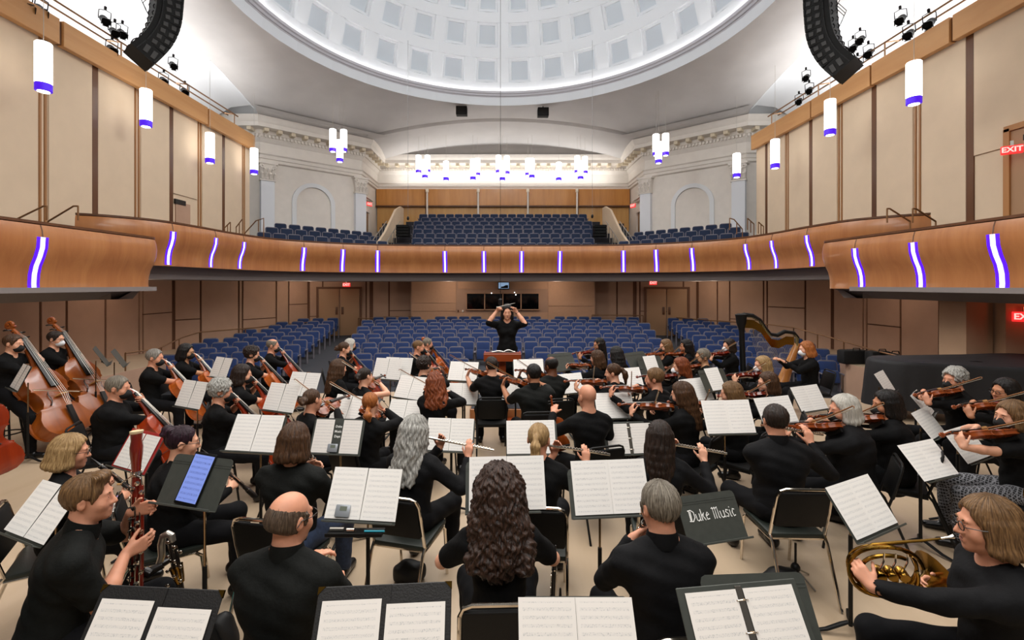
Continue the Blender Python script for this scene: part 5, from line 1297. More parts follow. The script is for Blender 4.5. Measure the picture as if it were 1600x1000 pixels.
def fiddle(name, L, varnish, rib, kind):
    """violin family: y runs from tail to scroll, z out of the top plate"""
    k = L / 0.356; t = empty(name); W = 1.0 if kind in 'violin viola' else (1.12 if kind == 'cello' else 1.14)
    b = MB(); rows = []; hz = rib / 2; ar = 0.016 * k; ov = 0.004 * k
    for (u, w) in OUT:
        w *= k * W; e = min(1, w / (0.05 * k)); sh = 1.0
        if kind == 'bass' and u > 0.75: w *= 1 - 0.35 * ((u - 0.75) / 0.25)
        h = []
        for fx, z in ((0, -hz - ar * e), (0.5, -hz - ar * 0.75 * e), (0.85, -hz - ar * 0.2 * e), (1, -hz), (1, -hz + 0.006 * k), (0.965, -hz + 0.007 * k), (0.965, hz - 0.007 * k), (1, hz - 0.006 * k), (1, hz), (0.85, hz + ar * 0.2 * e), (0.5, hz + ar * 0.75 * e), (0, hz + ar * e)):
            h.append((fx * (w + (ov if fx == 1 else 0)), z))
        ring = [V(x, u * L, z) for x, z in h] + [V(-x, u * L, z) for x, z in h[-2:0:-1]]
        rows.append(ring)
    b.grid(rows, closed=True); b.add(rows[0], [list(range(len(rows[0])))]); b.add(rows[-1], [list(range(len(rows[-1])))[::-1]])
    b.build('body', varnish, t, smooth=40)
    nl = 0.135 * k if kind in ('violin', 'viola') else (0.30 if kind == 'cello' else 0.46)
    top = hz + ar
    b = MB(); fb0 = L * 0.66; fb1 = L + nl; zf = top + 0.012 * k; zn = hz + 0.012 * k
    b.grid([[V(x * k * (0.0205 - 0.009 * u), fb0 + (fb1 - fb0) * u, zf + dz * k + (zn - zf) * u) for x, dz in ((-1, -0.002), (-0.6, 0.002), (0, 0.0035), (0.6, 0.002), (1, -0.002), (1, -0.007), (-1, -0.007))] for u in np.linspace(0, 1, 6)], closed=True)
    b.box((0, fb1, zn + 0.001 * k), (0.024 * k, 0.004 * k, 0.008 * k)); b.build('fingerboard', M_ebony, t)
    b = MB(); b.tube([(0, L - 0.005, hz - 0.012 * k), (0, L + nl * 0.3, hz - 0.004 * k), (0, fb1, zn - 0.009 * k)], [0.016 * k, 0.0115 * k, 0.0115 * k], 8); b.build('neck', varnish, t)
    b = MB(); pb = 0.075 * k; sc0 = V(0, fb1, zn - 0.008 * k); sc1 = V(0, fb1 + pb, zn - 0.026 * k)
    b.tube([sc0, sc0.lerp(sc1, 0.5), sc1], [0.0125 * k, 0.0115 * k, 0.009 * k], 8)
    pts = []; c = sc1 + V(0, 0.012 * k, 0.005 * k)
    for a in np.linspace(0, 3.6 * math.pi, 26): r = 0.0165 * k * (1 - a / (4.6 * math.pi)); pts.append(c + V(0, -r * math.cos(a - 0.9), -r * math.sin(a - 0.9)))
    b.tube(pts, [0.0105 * k * (1 - i / 60) for i in range(len(pts))], 8, sq=1.0)
    for sgn in (-1, 1): b.lathe([(0.0, 0), (0.006 * k, 0), (0.006 * k, 0.005 * k), (0, 0.006 * k)], 8, Matrix.Translation(c + V(sgn * 0.011 * k, 0, 0)) @ Matrix.Rotation(sgn * R(90), 4, 'Y'))
    b.build('scroll', varnish, t)
    for i in range(4):
        sgn = -1 if i % 2 else 1; y = fb1 + pb * (0.18 + 0.2 * i); z = zn - 0.012 * k - 0.003 * k * i
        b = MB(); b.tube([(-sgn * 0.012 * k, y, z), (sgn * 0.022 * k, y, z), (sgn * 0.03 * k, y, z)], 0.0032 * k, 6); b.sphere((sgn * 0.037 * k, y, z), (0.009 * k, 0.003 * k, 0.007 * k), 8, 6); b.build('peg', M_ebony, t)
    yb = L * 0.52; hb = 0.031 * k
    b = MB(); b.prism([(-0.021 * k, 0), (-0.012 * k, 0.004 * k), (0, 0.002 * k), (0.012 * k, 0.004 * k), (0.021 * k, 0), (0.021 * k, 0.01 * k), (0.0185 * k, hb * 0.9), (0.008 * k, hb), (-0.008 * k, hb), (-0.0185 * k, hb * 0.9), (-0.021 * k, 0.01 * k)], -0.002 * k, 0.002 * k, Matrix.Translation((0, yb, top - 0.003 * k)) @ Matrix.Rotation(R(90), 4, 'X')); b.build('bridge', M_maple, t)
    b = MB(); b.box((0, L * 0.2, top + 0.012 * k), (0.03 * k, 0.11 * k, 0.006 * k), Euler((R(5), 0, 0)), taper=(0.8, 1)); b.build('tailpiece', M_ebony, t)
    b = MB()
    for i in range(4):
        x = (i - 1.5); b.tube([(x * 0.006 * k, L * 0.34, top + 0.017 * k), (x * 0.011 * k, yb, top + hb - 0.002 * k - abs(x) * 0.0015 * k), (x * 0.0055 * k, fb1, zn + 0.006 * k), (x * 0.003 * k, fb1 + pb * 0.5, zn - 0.008 * k)], max(0.0006, 0.0007 * k), 4)
    b.build('strings', M_string, t)
    for sgn in (-1, 1):
        b = MB(); pts = []
        for u in np.linspace(-1, 1, 13): pts.append(V(sgn * k * W * (0.036 + 0.011 * -u + 0.006 * math.sin(u * 3)), yb + u * 0.036 * k, hz + ar * (0.72 - 0.22 * abs(u)) + 0.0008 * k + (0.002 * k if True else 0)))
        b.tube(pts, [0.0042 * k if abs(i - 6) == 6 else 0.0022 * k for i in range(13)], 6, sq=0.5); b.build('f_hole', M_ebony, t)
    if kind in ('violin', 'viola'):
        b = MB(); b.sphere((-0.055 * k, 0.035 * k, top + 0.008 * k), (0.034 * k, 0.028 * k, 0.009 * k), 12, 8); b.build('chin_rest', M_ebony, t)
        b = MB(); b.tube([(-0.09 * k, L * 0.14, -hz - 0.022), (0, L * 0.15, -hz - 0.03), (0.09 * k, L * 0.12, -hz - 0.022)], 0.011, 6, sq=2); b.build('shoulder_rest', M_black, t)
    else:
        b = MB(); b.tube([(0, 0.0, 0), (0, -0.3 if kind == 'cello' else -0.18, 0)], 0.006, 6); b.build('endpin', M_steel, t)
    return t
PROTO = {'violin': [fiddle('violin', 0.356, M_violin, 0.034, 'violin'), fiddle('violin', 0.356, M_violin2, 0.034, 'violin')], 'viola': [fiddle('viola', 0.405, M_violin, 0.04, 'viola'), fiddle('viola', 0.405, M_violin2, 0.04, 'viola')],
         'cello': [fiddle('cello', 0.755, M_cello, 0.12, 'cello'), fiddle('cello', 0.755, M_cello2, 0.12, 'cello')], 'bass': [fiddle('double_bass', 1.12, M_bass, 0.2, 'bass')]}
def make_bow(L):
    t = empty('bow'); b = MB()  # frog at origin, tip along +y, hair at -z
    b.tube([(0, -0.03, 0), (0, 0.1, -0.001), (0, L * 0.5, -0.008), (0, L * 0.85, -0.004), (0, L, 0.0)], [0.0065, 0.006, 0.006, 0.0055, 0.005], 6)
    b.tube([(0, L, 0), (0, L + 0.008, -0.008), (0, L + 0.004, -0.02)], [0.0035, 0.005, 0.003], 6); b.build('stick', M_bow, t)
    b = MB(); b.box((0, L * 0.52, -0.0195), (0.011, L * 0.96, 0.002)); b.build('bow_hair', M_hairb, t, smooth=0)
    b = MB(); b.rbox((0, 0.025, -0.011), (0.009, 0.045, 0.019), 0.003, 1); b.build('frog', M_ebony, t); b = MB(); b.tube([(0, -0.035, 0), (0, -0.03, 0)], 0.006, 6); b.build('end_screw', M_silver, t)
    return t
PROTO['bow'] = [make_bow(0.70)]
def make_flute():
    t = empty('flute'); b = MB()
    b.tube([(-0.06, 0, 0), (0.61, 0, 0)], 0.0098, 12); b.tube([(0.14, 0, 0), (0.165, 0, 0)], 0.0115, 12); b.tube([(0.53, 0, 0), (0.545, 0, 0)], 0.0115, 12); b.build('tube', M_silver, t)
    b = MB(); b.rbox((0, -0.002, 0.004), (0.045, 0.024, 0.018), 0.008, 2); b.build('lip_plate', M_silver, t)
    for i in range(16):
        x = 0.19 + 0.0255 * i; b = MB(); b.lathe([(0, 0.0), (0.0085, 0), (0.0085, 0.004), (0, 0.005)], 10, Matrix.Translation((x, 0, 0.0105))); b.build('key', M_silver, t)
    b = MB(); b.tube([(0.18, 0.012, 0.004), (0.6, 0.012, 0.004)], 0.003, 6); b.tube([(0.2, -0.011, 0.005), (0.5, -0.011, 0.005)], 0.0025, 6); b.build('key_rods', M_silver, t); return t
PROTO['flute'] = [make_flute()]
def make_clarinet(name, L, bell):
    t = empty(name); b = MB(); prof = [(0.004, 0), (0.0075, -0.03), (0.011, -0.08), (0.0145, -0.085), (0.0145, -0.15), (0.013, -0.155), (0.0135, -0.33), (0.017, -0.335), (0.017, -0.36), (0.0145, -0.365), (0.015, -L + 0.1), (0.019, -L + 0.09)] + ([(0.022, -L + 0.06), (0.03, -L + 0.02), (0.038, -L)] if bell else [(0.02, -L + 0.05), (0.022, -L + 0.02), (0.018, -L)]) + [(0.012, -L + 0.004)]
    b.lathe(prof, 14); b.build('body', M_ebony, t)
    for i in range(14):
        z = -0.17 - (L - 0.3) * i / 14; a = (0.3, 1.2, -0.6)[i % 3]; b = MB(); b.lathe([(0, 0), (0.007, 0), (0.007, 0.003), (0, 0.004)], 8, Matrix.Rotation(a, 4, 'Z') @ Matrix.Translation((0, 0.0155, z)) @ Matrix.Rotation(R(-90), 4, 'X')); b.build('key', M_silver, t)
    b = MB(); 
    for a in (0.8, -0.8, 2.0): b.tube([(0.019 * math.sin(a), 0.019 * math.cos(a), -0.18), (0.019 * math.sin(a), 0.019 * math.cos(a), -L + 0.14)], 0.0028, 6)
    for z in (-0.085, -0.15, -0.345, -L + 0.09): b.lathe([(0.0155, z - 0.004), (0.0185, z - 0.004), (0.0185, z + 0.004), (0.0155, z + 0.004)], 12)
    b.build('keywork', M_silver, t); return t
PROTO['clarinet'] = [make_clarinet('clarinet', 0.66, True)]; PROTO['oboe'] = [make_clarinet('oboe', 0.6, False)]
USED = set()
def inst(kind, v, Mw, label, cat, group=None):
    p = PROTO[kind][v % len(PROTO[kind])]
    o = p if p.name not in USED else copy_tree(p); USED.add(o.name); USED.add(p.name)
    o.matrix_world = Mw; tag(o, label, cat, group); return o
def make_horn():
    t = empty('french_horn')  # coil lies in the local XZ plane, mouthpiece towards +x top, bell at -x
    b = MB()
    for i, (rx, rz, y, rr) in enumerate(((0.15, 0.145, 0.0, 0.0095), (0.132, 0.13, 0.022, 0.009), (0.115, 0.118, -0.022, 0.009), (0.14, 0.12, 0.036, 0.008))):
        b.tube([(rx * math.cos(a), y + 0.006 * math.sin(3 * a), rz * math.sin(a)) for a in np.linspace(0.2 + i * 0.4, 5.9 + i * 0.3, 30)], rr, 8)
    b.build('tubing', M_gold, t)
    b = MB(); b.tube([(0.205, 0.0, 0.20), (0.14, 0.0, 0.185), (0.05, 0.01, 0.16), (-0.05, 0.01, 0.14), (-0.13, 0.02, 0.06)], [0.0045, 0.0055, 0.007, 0.008, 0.009], 8); b.build('lead_pipe', M_gold, t)
    b = MB(); b.tube([(0.25, 0, 0.212), (0.23, 0, 0.207), (0.205, 0, 0.20)], [0.012, 0.006, 0.005], 10); b.build('mouthpiece', M_silver, t)
    b = MB(); pts = [(-0.1, 0.03, -0.12), (0.0, 0.05, -0.155), (0.1, 0.07, -0.17), (0.19, 0.09, -0.17), (0.24, 0.1, -0.165), (0.27, 0.105, -0.16), (0.29, 0.11, -0.155)]; b.tube(pts, [0.012, 0.016, 0.022, 0.034, 0.06, 0.1, 0.15], 20, cap=False); b.tube(pts[::-1], [0.147, 0.097, 0.057, 0.03, 0.018, 0.012, 0.008], 20, cap=False); b.build('bell', M_gold, t)
    for i in range(3):
        v = MB(); v.lathe([(0.02, -0.02), (0.022, -0.015), (0.022, 0.03), (0.02, 0.034)], 14, Matrix.Translation((0.045 - i * 0.045, -0.03, 0.03)) @ Matrix.Rotation(R(90), 4, 'X')); v.build('valve', M_gold, t)
        s = MB(); s.tube([(0.05 - i * 0.045, -0.03, 0.04), (0.07 - i * 0.05, -0.03, -0.03), (0.06 - i * 0.05, -0.035, -0.09), (0.03 - i * 0.045, -0.035, -0.09), (0.03 - i * 0.045, -0.03, 0.02)], 0.007, 7); s.build('slide', M_gold, t)
        l = MB(); l.tube([(0.04 - i * 0.045, -0.05, 0.06), (0.05 - i * 0.045, -0.06, 0.115), (0.055 - i * 0.045, -0.05, 0.15)], 0.004, 6); l.build('lever', M_silver, t)
    return t
PROTO['horn'] = [make_horn()]
# ------------------------------------------------------------------ chairs
def make_chair(name, chromed):
    mt = M_chrome if chromed else M_black; t = empty(name); r = 0.0125 if chromed else 0.011  # faces +y
    for s in (-1, 1):
        b = MB(); b.tube([(s * 0.205, -0.40, 0.0), (s * 0.205, -0.24, 0.42), (s * 0.205, -0.2, 0.47)], r, 8); b.build('leg', mt, t)
        b = MB(); b.tube([(s * 0.205, 0.25, 0.0), (s * 0.205, 0.2, 0.40), (s * 0.205, 0.16, 0.43)], r, 8); b.build('leg', mt, t)
    b = MB(); b.tube([(-0.205, -0.2, 0.46), (-0.205, -0.26, 0.66), (-0.2, -0.295, 0.8), (-0.18, -0.305, 0.845), (-0.14, -0.308, 0.86), (0.14, -0.308, 0.86), (0.18, -0.305, 0.845), (0.2, -0.295, 0.8), (0.205, -0.26, 0.66), (0.205, -0.2, 0.46)], r, 8); b.build('back_frame', mt, t)
    b = MB(); b.tube([(-0.205, -0.2, 0.435), (-0.205, 0.16, 0.43), (-0.16, 0.2, 0.43), (0.16, 0.2, 0.43), (0.205, 0.16, 0.43), (0.205, -0.2, 0.435)], r * 0.9, 8, closed=True); b.build('seat_frame', mt, t)
    b = MB(); b.rbox((0, 0.0, 0.458), (0.43, 0.43, 0.045), 0.02, 2); b.build('seat', M_greenv if chromed else M_vinyl, t)
    b = MB(); b.rbox((0, -0.27, 0.69), (0.385, 0.03, 0.29), 0.014, 2, Euler((R(13), 0, 0))); b.build('backrest', M_vinyl, t)
    return t
CHAIRS = {True: make_chair('stacking_chair', True), False: make_chair('orchestra_chair', False)}; chair_used = {True: False, False: False}
CBACK = []
def chair(loc, yaw, chromed, label):
    o = CHAIRS[chromed] if not chair_used[chromed] else copy_tree(CHAIRS[chromed]); chair_used[chromed] = True
    CBACK.append((Matrix.Translation(loc) @ Matrix.Rotation(yaw, 4, 'Z')) @ V(0, -0.31, 0.75)); place(o, loc, yaw); tag(o, label, 'chair', 'chrome framed chairs of the wind players' if chromed else 'black chairs of the string players'); return o
# ------------------------------------------------------------------ music stands and sheets
def desk_mb(w=0.51, h=0.33):
    b = MB(); r = 0.03
    pl = [(-w / 2, 0), (w / 2, 0), (w / 2, h - r), (w / 2 - r * 0.3, h - r * 0.3), (w / 2 - r, h), (-w / 2 + r, h), (-w / 2 + r * 0.3, h - r * 0.3), (-w / 2, h - r)]
    b.prism(pl, -0.003, 0.0)
    for z in (h - 0.045, h - 0.06): b.box((0, z, -0.001), (w * 0.985, 0.006, 0.006))
    return b
DESK = {}
DESK['mesh'] = desk_mb().mesh('desk', M_desk)
_b = MB(); _b.rbox((0, -0.002, 0.026), (0.51, 0.005, 0.056), 0.002, 1); _b.rbox((0, 0.003, 0.052), (0.51, 0.01, 0.004), 0.0015, 1); DESK['ledge'] = _b.mesh('ledge', M_desk)
_b = MB(); _b.tube([(0, 0, 0), (0, 0, 1)], 0.0135, 12); DESK['pole'] = _b.mesh('pole', M_black)
_b = MB(); _b.tube([(0, 0, 0), (0, 0, 1)], 0.008, 10); DESK['tube'] = _b.mesh('upper_tube', mat('bronze_tube', '9a8468', 0.25, 1.0))
_b = MB()
_b.tube([(0.015, 0, 0.085), (0.06, 0, 0.07), (0.16, 0, 0.03), (0.27, 0, 0.012)], [0.014, 0.017, 0.016, 0.012], 8, sq=0.7); DESK['leg'] = _b.mesh('leg', M_black)
_b = MB(); _b.box((0, 0.09, -0.02), (0.06, 0.1, 0.03)); _b.tube([(-0.02, 0.08, -0.035), (0.02, 0.08, -0.035)], 0.014, 8); DESK['mount'] = _b.mesh('tilt_mount', M_black)
def stand(px, py, Y, yaw, tilt, label, sheet='double', slab=None, sroll=0.0, wscale=1.0, soff=(0, 0.012), base_rot=0.0, dark=False, hscale=1.0):
    """desk centre at a frame point; yaw 0 = the sheet faces the camera side (-y)"""
    Y0 = Y
    for _ in range(12):   # keep the desk clear of the chair back in front of it
        c = P(px, py, Y)
        if Y0 > 2.2 and any(abs(q.x - c.x) < 0.47 and -0.36 < q.y - c.y < 0.22 for q in CBACK): Y -= 0.04
        else: break
    wscale *= Y / Y0; hscale *= Y / Y0; c = P(px, py, Y); zr = Matrix.Rotation(R(yaw), 3, 'Z'); t_ = R(tilt)
    x = zr @ V(1, 0, 0); up = zr @ V(0, math.sin(t_), math.cos(t_)); n = x.cross(up)  # n faces the reader (-y)
    ro = c - up * 0.165 * hscale
    foot = c + zr @ V(0, 0.045 + 0.02, 0); root = empty('music_stand', (foot.x, foot.y, 0), R(yaw) )
    inv = (Matrix.Translation((foot.x, foot.y, 0)) @ Matrix.Rotation(R(yaw), 4, 'Z')).inverted()
    DM = frame(ro, x, up, n)
    loc = inv @ DM @ Matrix.Diagonal((wscale, hscale, 1, 1))
    d = link('desk', DESK['mesh'], root, loc); l = link('ledge', DESK['ledge'], root, inv @ DM @ Matrix.Diagonal((wscale, 1, 1, 1))); link('tilt_mount', DESK['mount'], root, inv @ DM)
    hz = (ro + up * 0.08).z
    link('pole', DESK['pole'], root, Matrix.Translation((0, 0, 0.06)) @ Matrix.Diagonal((1, 1, max(0.3, min(0.62, hz - 0.1)), 1)))
    link('upper_tube', DESK['tube'], root, Matrix.Translation((0, 0, 0.4)) @ Matrix.Diagonal((1, 1, max(0.1, hz - 0.4), 1)))
    for k in range(3): link('leg', DESK['leg'], root, Matrix.Rotation(R(30 + base_rot + 120 * k), 4, 'Z'))
    tag(root, label, 'music stand', 'black music stands')
    if sheet:
        SMx = frame(ro, x, up, n) @ Matrix.Translation((soff[0], soff[1] + 0.006, 0.006)) @ Matrix.Rotation(R(sroll), 4, 'Z')
        sheet_music(sheet, SMx, slab)
    return root, DM
def page_mesh(w, h, curl, seed, m, bend=0.0):
    key = ('pg', round(w, 3), round(h, 3), round(curl, 3), m.name)
    if key in CACHE: return CACHE[key]
    b = MB(); rows = []
    for u in np.linspace(0, 1, 7):
        rows.append([V(u * w, v * h, curl * (u ** 2) * (0.5 + v) + 0.004 * math.sin(math.pi * u)) for v in np.linspace(0, 1, 6)])
    b.grid(rows, flip=True); off = [[p - V(0, 0, 0.0012) for p in r] for r in rows]; b.grid(off)
    b.grid([rows[0], off[0]], flip=False); b.grid([rows[-1], off[-1]], flip=True); b.grid([[r[0] for r in rows], [r[0] for r in off]], flip=True); b.grid([[r[-1] for r in rows], [r[-1] for r in off]])
    CACHE[key] = b.mesh('page', m, 60); return CACHE[key]
def sheet_music(kind, Mw, label):
    t = empty('sheet_music', M=Mw); m = M_paper
    if kind == 'double':
        for s in (-1, 1):
            link('page', page_mesh(0.242, 0.318, 0.012 if s > 0 else 0.006, s, m), t, Matrix.Translation((-0.243 if s < 0 else 0.001, 0, 0.0)))
    elif kind == 'big':
        for s in (-1, 1): link('page', page_mesh(0.245, 0.315, 0.006, s, M_paper2), t, Matrix.Translation((-0.246 if s < 0 else 0.001, 0, 0)))
    elif kind == 'single': link('page', page_mesh(0.24, 0.31, 0.012, 1, m), t, Matrix.Translation((-0.12, 0, 0)))
    elif kind == 'wide': link('page', page_mesh(0.40, 0.29, 0.0, 1, M_paper2), t, Matrix.Translation((-0.2, 0, 0)))
    elif kind == 'folder':
        b = MB(); b.rbox((0, 0.16, -0.004), (0.56, 0.36, 0.006), 0.003, 1); b.box((0, 0.16, 0.0), (0.05, 0.355, 0.006)); b.build('folder_cover', M_folder, t)
        for s in (-1, 1):
            c_ = MB(); c_.prism([(0, 0), (-0.03 * s, 0), (0, -0.03)] if s > 0 else [(0, 0), (0, -0.03), (0.03, 0)], -0.0085, 0.002, Matrix.Translation((s * 0.281, 0.341, 0))); c_.build('brass_corner', M_gold, t, smooth=0)
            link('page', page_mesh(0.245, 0.30, 0.003, s, M_paper2), t, Matrix.Translation((-0.256 if s < 0 else 0.01, -0.01 - (0.02 if s > 0 else 0), 0.004)))
    elif kind == 'binder':
        b = MB(); b.rbox((0, 0.15, -0.006), (0.55, 0.34, 0.006), 0.003, 1); b.build('binder_cover', M_desk, t)
        b = MB(); b.rbox((0, 0.15, 0.002), (0.03, 0.32, 0.004), 0.001, 1)
        for y in (0.04, 0.15, 0.26): b.tube([(0.028 * math.cos(a), y, 0.004 + 0.016 * math.sin(a)) for a in np.linspace(0, math.pi, 9)], 0.0025, 6)
        b.build('ring_mechanism', M_chrome, t)
        for s in (-1, 1): link('page', page_mesh(0.225, 0.30, 0.004, s, M_paper2), t, Matrix.Translation((-0.243 if s < 0 else 0.018, 0.0, 0.004)))
    elif kind == 'red':
        b = MB(); b.rbox((0, 0.155, -0.004), (0.50, 0.34, 0.005), 0.002, 1); b.build('red_folder', mat('red_folder', 'a02a28', 0.5), t)
        for s in (-1, 1): link('page', page_mesh(0.225, 0.30, 0.006, s, m), t, Matrix.Translation((-0.226 if s < 0 else 0.001, 0, 0.002)))
    elif kind == 'tablet':
        t.name = 'tablet_computer'
        b = MB(); b.rbox((0, 0.145, 0.004), (0.165, 0.29, 0.008), 0.008, 2); b.build('casing', M_bplastic, t)
        b = MB(); b.grid([[V(x, y, 0.0084) for y in (0.015, 0.275)] for x in (-0.074, 0.074)], flip=True); b.build('screen', M_tablet, t, smooth=0)
        tag(t, label or 'tablet', 'tablet'); return t
    tag(t, label or 'sheet', 'sheet music', 'white sheet music on the stands'); return t
M_tablet = sheetmat('tablet_screen', hexc('6f83c9'), hexc('27347a'), 9)
_bs = M_tablet.node_tree.nodes['Principled BSDF']; _ln = _bs.inputs['Base Color'].links[0].from_socket; M_tablet.node_tree.links.new(_ln, _bs.inputs['Emission Color']); _bs.inputs['Emission Strength'].default_value = 0.55
# ================================================================= THE ORCHESTRA
CON = V(0.06, 8.6, 0)
def nrm(*a): return V(*a).normalized()
def orth(y, z):  # frame with exact y, z made orthogonal
    y = y.normalized(); z = (z - y * z.dot(y)).normalized(); return y.cross(z), y, z
PL = {}
def player(who, px, py, kind, zt=1.33, yaw=None, dyaw=0, extra='', v=0, stroke=0.32, chromed=None, has_chair=True, seath=0.46, bowon=True, isex='m', Yo=None, **k):
    if seath < 0.5: zt += 0.05
    if Yo: zt = CAMH - (py - CYP) / FPX * Yo
    Y = Yo or FPX * (CAMH - zt) / (py - CYP); X = (px - CXP) / FPX * Y; pos = V(X, Y, 0)
    S = (zt - seath) / 0.89; d = CON - pos
    yw = (R(yaw) if yaw is not None else math.atan2(-d.x, d.y) + R(dyaw))
    rz = Matrix.Rotation(yw, 3, 'Z'); loc = pos - rz @ V(0, (0.09 + 0.5 * math.sin(R(k.get('lean', 4) - 4))) * S, 0)
    vs = 0.007 if Y < 3.3 else (0.0085 if Y < 5 else 0.010)
    hz = seath / S + 0.105; neck = V(0, 0.05, hz + 0.483); hc = neck + V(0, 0.035, 0.165); mouth = hc + V(0, 0.105, -0.072)
    for hn in ('lh', 'rh'):
        if hn + '_world' in k: k[hn] = rz.inverted() @ (k.pop(hn + '_world') - loc) / S
    kw = dict(sex=isex, vs=vs, seath=seath); kw.update(k); items = []
    if kind in ('violin', 'viola'):
        u = nrm(-0.52, 0.80, 0.0); n = nrm(0.50, 0.12, 0.86); stroke = random.uniform(0.12, 0.3); xx, u, n = orth(u, n); kk = 1.14 if kind == 'viola' else 1.0
        T0 = neck + V(-0.085, 0.075, 0.02); c = u.cross(n).normalized(); B = T0 + u * 0.2 * kk + n * 0.05
        np_ = T0 + u * 0.45 * kk; frog = B + c * stroke
        kw.update(lh=np_ + V(-0.035, -0.03, -0.085), lhd=((0.30, 0.25, 0.92), (0.85, -0.35, -0.1)), lcurl=(10, 35, 40, 42, 44), pole_l=V(-0.15, 0.25, -1))
        kw.update(rh=frog + c * 0.02 + V(0.02, -0.075, 0.055), rhd=((-0.35, 0.75, -0.5), (-0.5, -0.2, -0.85)), rcurl=(25, 38, 40, 42, 42), pole_r=V(0.8, -0.2, -0.35))
        kw.setdefault('hyaw', 24); kw.setdefault('hroll', -8)
        items = [(kind, v, T0, (xx, u, n)), ('bow', 0, frog, orth(-c, n) if bowon else orth(V(-0.3, 0.5, 0.8), V(0, -1, 0)))]
    elif kind == 'rest':   # violin resting on the knee
        u = nrm(-0.1, 0.25, 0.95); xx, u, n = orth(u, V(0, 1, 0.3)); T0 = V(-0.16, 0.36, 0.60 / S)
        kw.update(lh=T0 + u * 0.40 + V(-0.03, -0.05, 0), rh=V(0.18, 0.36, 0.64 / S)); items = [('violin', v, T0, (xx, u, n))]
    elif kind == 'cello':
        a = nrm(-0.16, -0.58, 0.80); xx, a, z = orth(a, V(0.05, 0.8, 0.58)); Bt = V(0.05, 0.74, 0.25 / S)
        npos = Bt + a * 0.98 / S + z * 0.07; B = Bt + a * 0.37 + z * 0.17; frog = B + xx * (stroke + 0.02) + V(0, 0, 0.0)
        kw.update(lh=npos + V(-0.085, 0.02, -0.06), lhd=((0.85, 0.2, 0.35), (0.1, -0.8, 0.1)), lcurl=(10, 30, 34, 38, 40), pole_l=V(-0.9, 0.2, -0.5))
        kw.update(rh=frog + V(0.015, -0.07, 0.06), rhd=((-0.25, 0.75, -0.55), (-0.2, -0.4, -0.85)), rcurl=(25, 30, 34, 36, 38), pole_r=V(0.9, 0.0, -0.4), knees=(0.27, 0.27))
        kw.setdefault('hyaw', -8)
        bd = (-xx + a * 0.10).normalized(); items = [('cello', v, Bt, (xx, a, z)), ('bow', 0, frog, orth(bd, z))]
    elif kind == 'bass':
        a = nrm(-0.15, -0.52, 0.83); xx, a, z = orth(a, V(0.1, 0.85, 0.5)); Bt = V(0.04, 0.80, 0.22 / S)
        npos = Bt + a * 1.42 / S + z * 0.1; B = Bt + a * 0.56 + z * 0.24; frog = B + xx * stroke
        kw.update(lh=npos + V(-0.09, -0.0, -0.05), lhd=((0.85, 0.2, 0.3), (0.1, -0.8, 0.1)), lcurl=(10, 30, 34, 38, 40), pole_l=V(-0.9, 0.2, -0.3))
        kw.update(rh=frog + V(0.03, -0.06, 0.06), rhd=((-0.3, 0.6, -0.65), (-0.2, -0.5, -0.8)), pole_r=V(0.9, -0.2, -0.3), knees=(0.3, 0.26), kneeh=0.06)
        bd = (-xx + a * 0.22).normalized(); items = [('bass', v, Bt, (xx, a, z)), ('bow', 0, frog, orth(bd, z))]
    elif kind == 'flute':
        dr = nrm(0.95, 0.26, -0.20); xx = dr; z = (V(0, -0.1, 1) - xx * V(0, -0.1, 1).dot(xx)).normalized(); y = z.cross(xx); e = mouth + V(0, 0.018, -0.004)
        kw.update(lh=e + dr * 0.15 + V(-0.02, 0.055, -0.085), lhd=((0.25, -0.05, 0.95), (0.2, -0.95, 0.05)), lcurl=(15, 28, 32, 34, 30), pole_l=V(-0.2, 0.4, -1))
        kw.update(rh=e + dr * 0.40 + V(0.01, -0.045, -0.085), rhd=((-0.05, 0.28, 0.95), (0.0, 0.95, -0.25)), rcurl=(20, 26, 28, 30, 32), pole_r=V(0.7, -0.3, -0.9))
        kw.setdefault('hyaw', -16); items = [('flute', 0, e, (xx, y, z))]
    elif kind in ('clarinet', 'oboe'):
        ax = nrm(0, -0.62, 0.78); xx, ax2, _ = orth(V(0, 1, 0), ax); z = ax; x = V(1, 0, 0); y = z.cross(x); e = mouth + V(0, 0.012, 0.0)
        kw.update(lh=e - ax * 0.22 + V(-0.07, -0.055, -0.02), lhd=((0.75, 0.55, 0.1), (0.6, -0.5, -0.4)), lcurl=(10, 35, 38, 40, 40), rh=e - ax * 0.40 + V(0.07, -0.055, -0.02), rhd=((-0.75, 0.55, 0.1), (-0.6, -0.5, -0.4)), rcurl=(10, 35, 38, 40, 40), pole_l=V(-0.8, -0.2, -0.9), pole_r=V(0.8, -0.2, -0.9))
        items = [(kind, 0, e, (x, y, z))]
    elif kind == 'horn':
        m = mouth + V(0, 0.01, 0.005); x = nrm(0.05, -0.95, 0.08); z = (V(-0.25, 0, 1) - x * V(-0.25, 0, 1).dot(x)).normalized(); y = z.cross(x)
        O = m - x * 0.25 * 1.1 - z * 0.212 * 1.1; x, y, z = x * 1.1, y * 1.1, z * 1.1
        kw.update(lh=O + z * 0.03 - y * 0.10 - x * 0.10 + V(0, 0.0, -0.02), lhd=((0.55, 0.45, 0.6), (0.8, -0.3, -0.4)), lcurl=(10, 40, 44, 46, 48), pole_l=V(-0.75, -0.2, -0.8), rh=O - z * 0.14 + x * 0.28 + y * 0.1, rhd=((-0.2, 1, 0), (-0.9, 0, 0)), pole_r=V(0.8, -0.3, -0.8))
        items = [('horn', 0, O, (x, y, z))]
    lab = 'person, %s%s' % (who, ', ' + extra if extra else '')
    info = person(who, loc, yw, S, label=lab, **kw)
    M = info['M']; rot = Matrix.Rotation(yw, 3, 'Z')
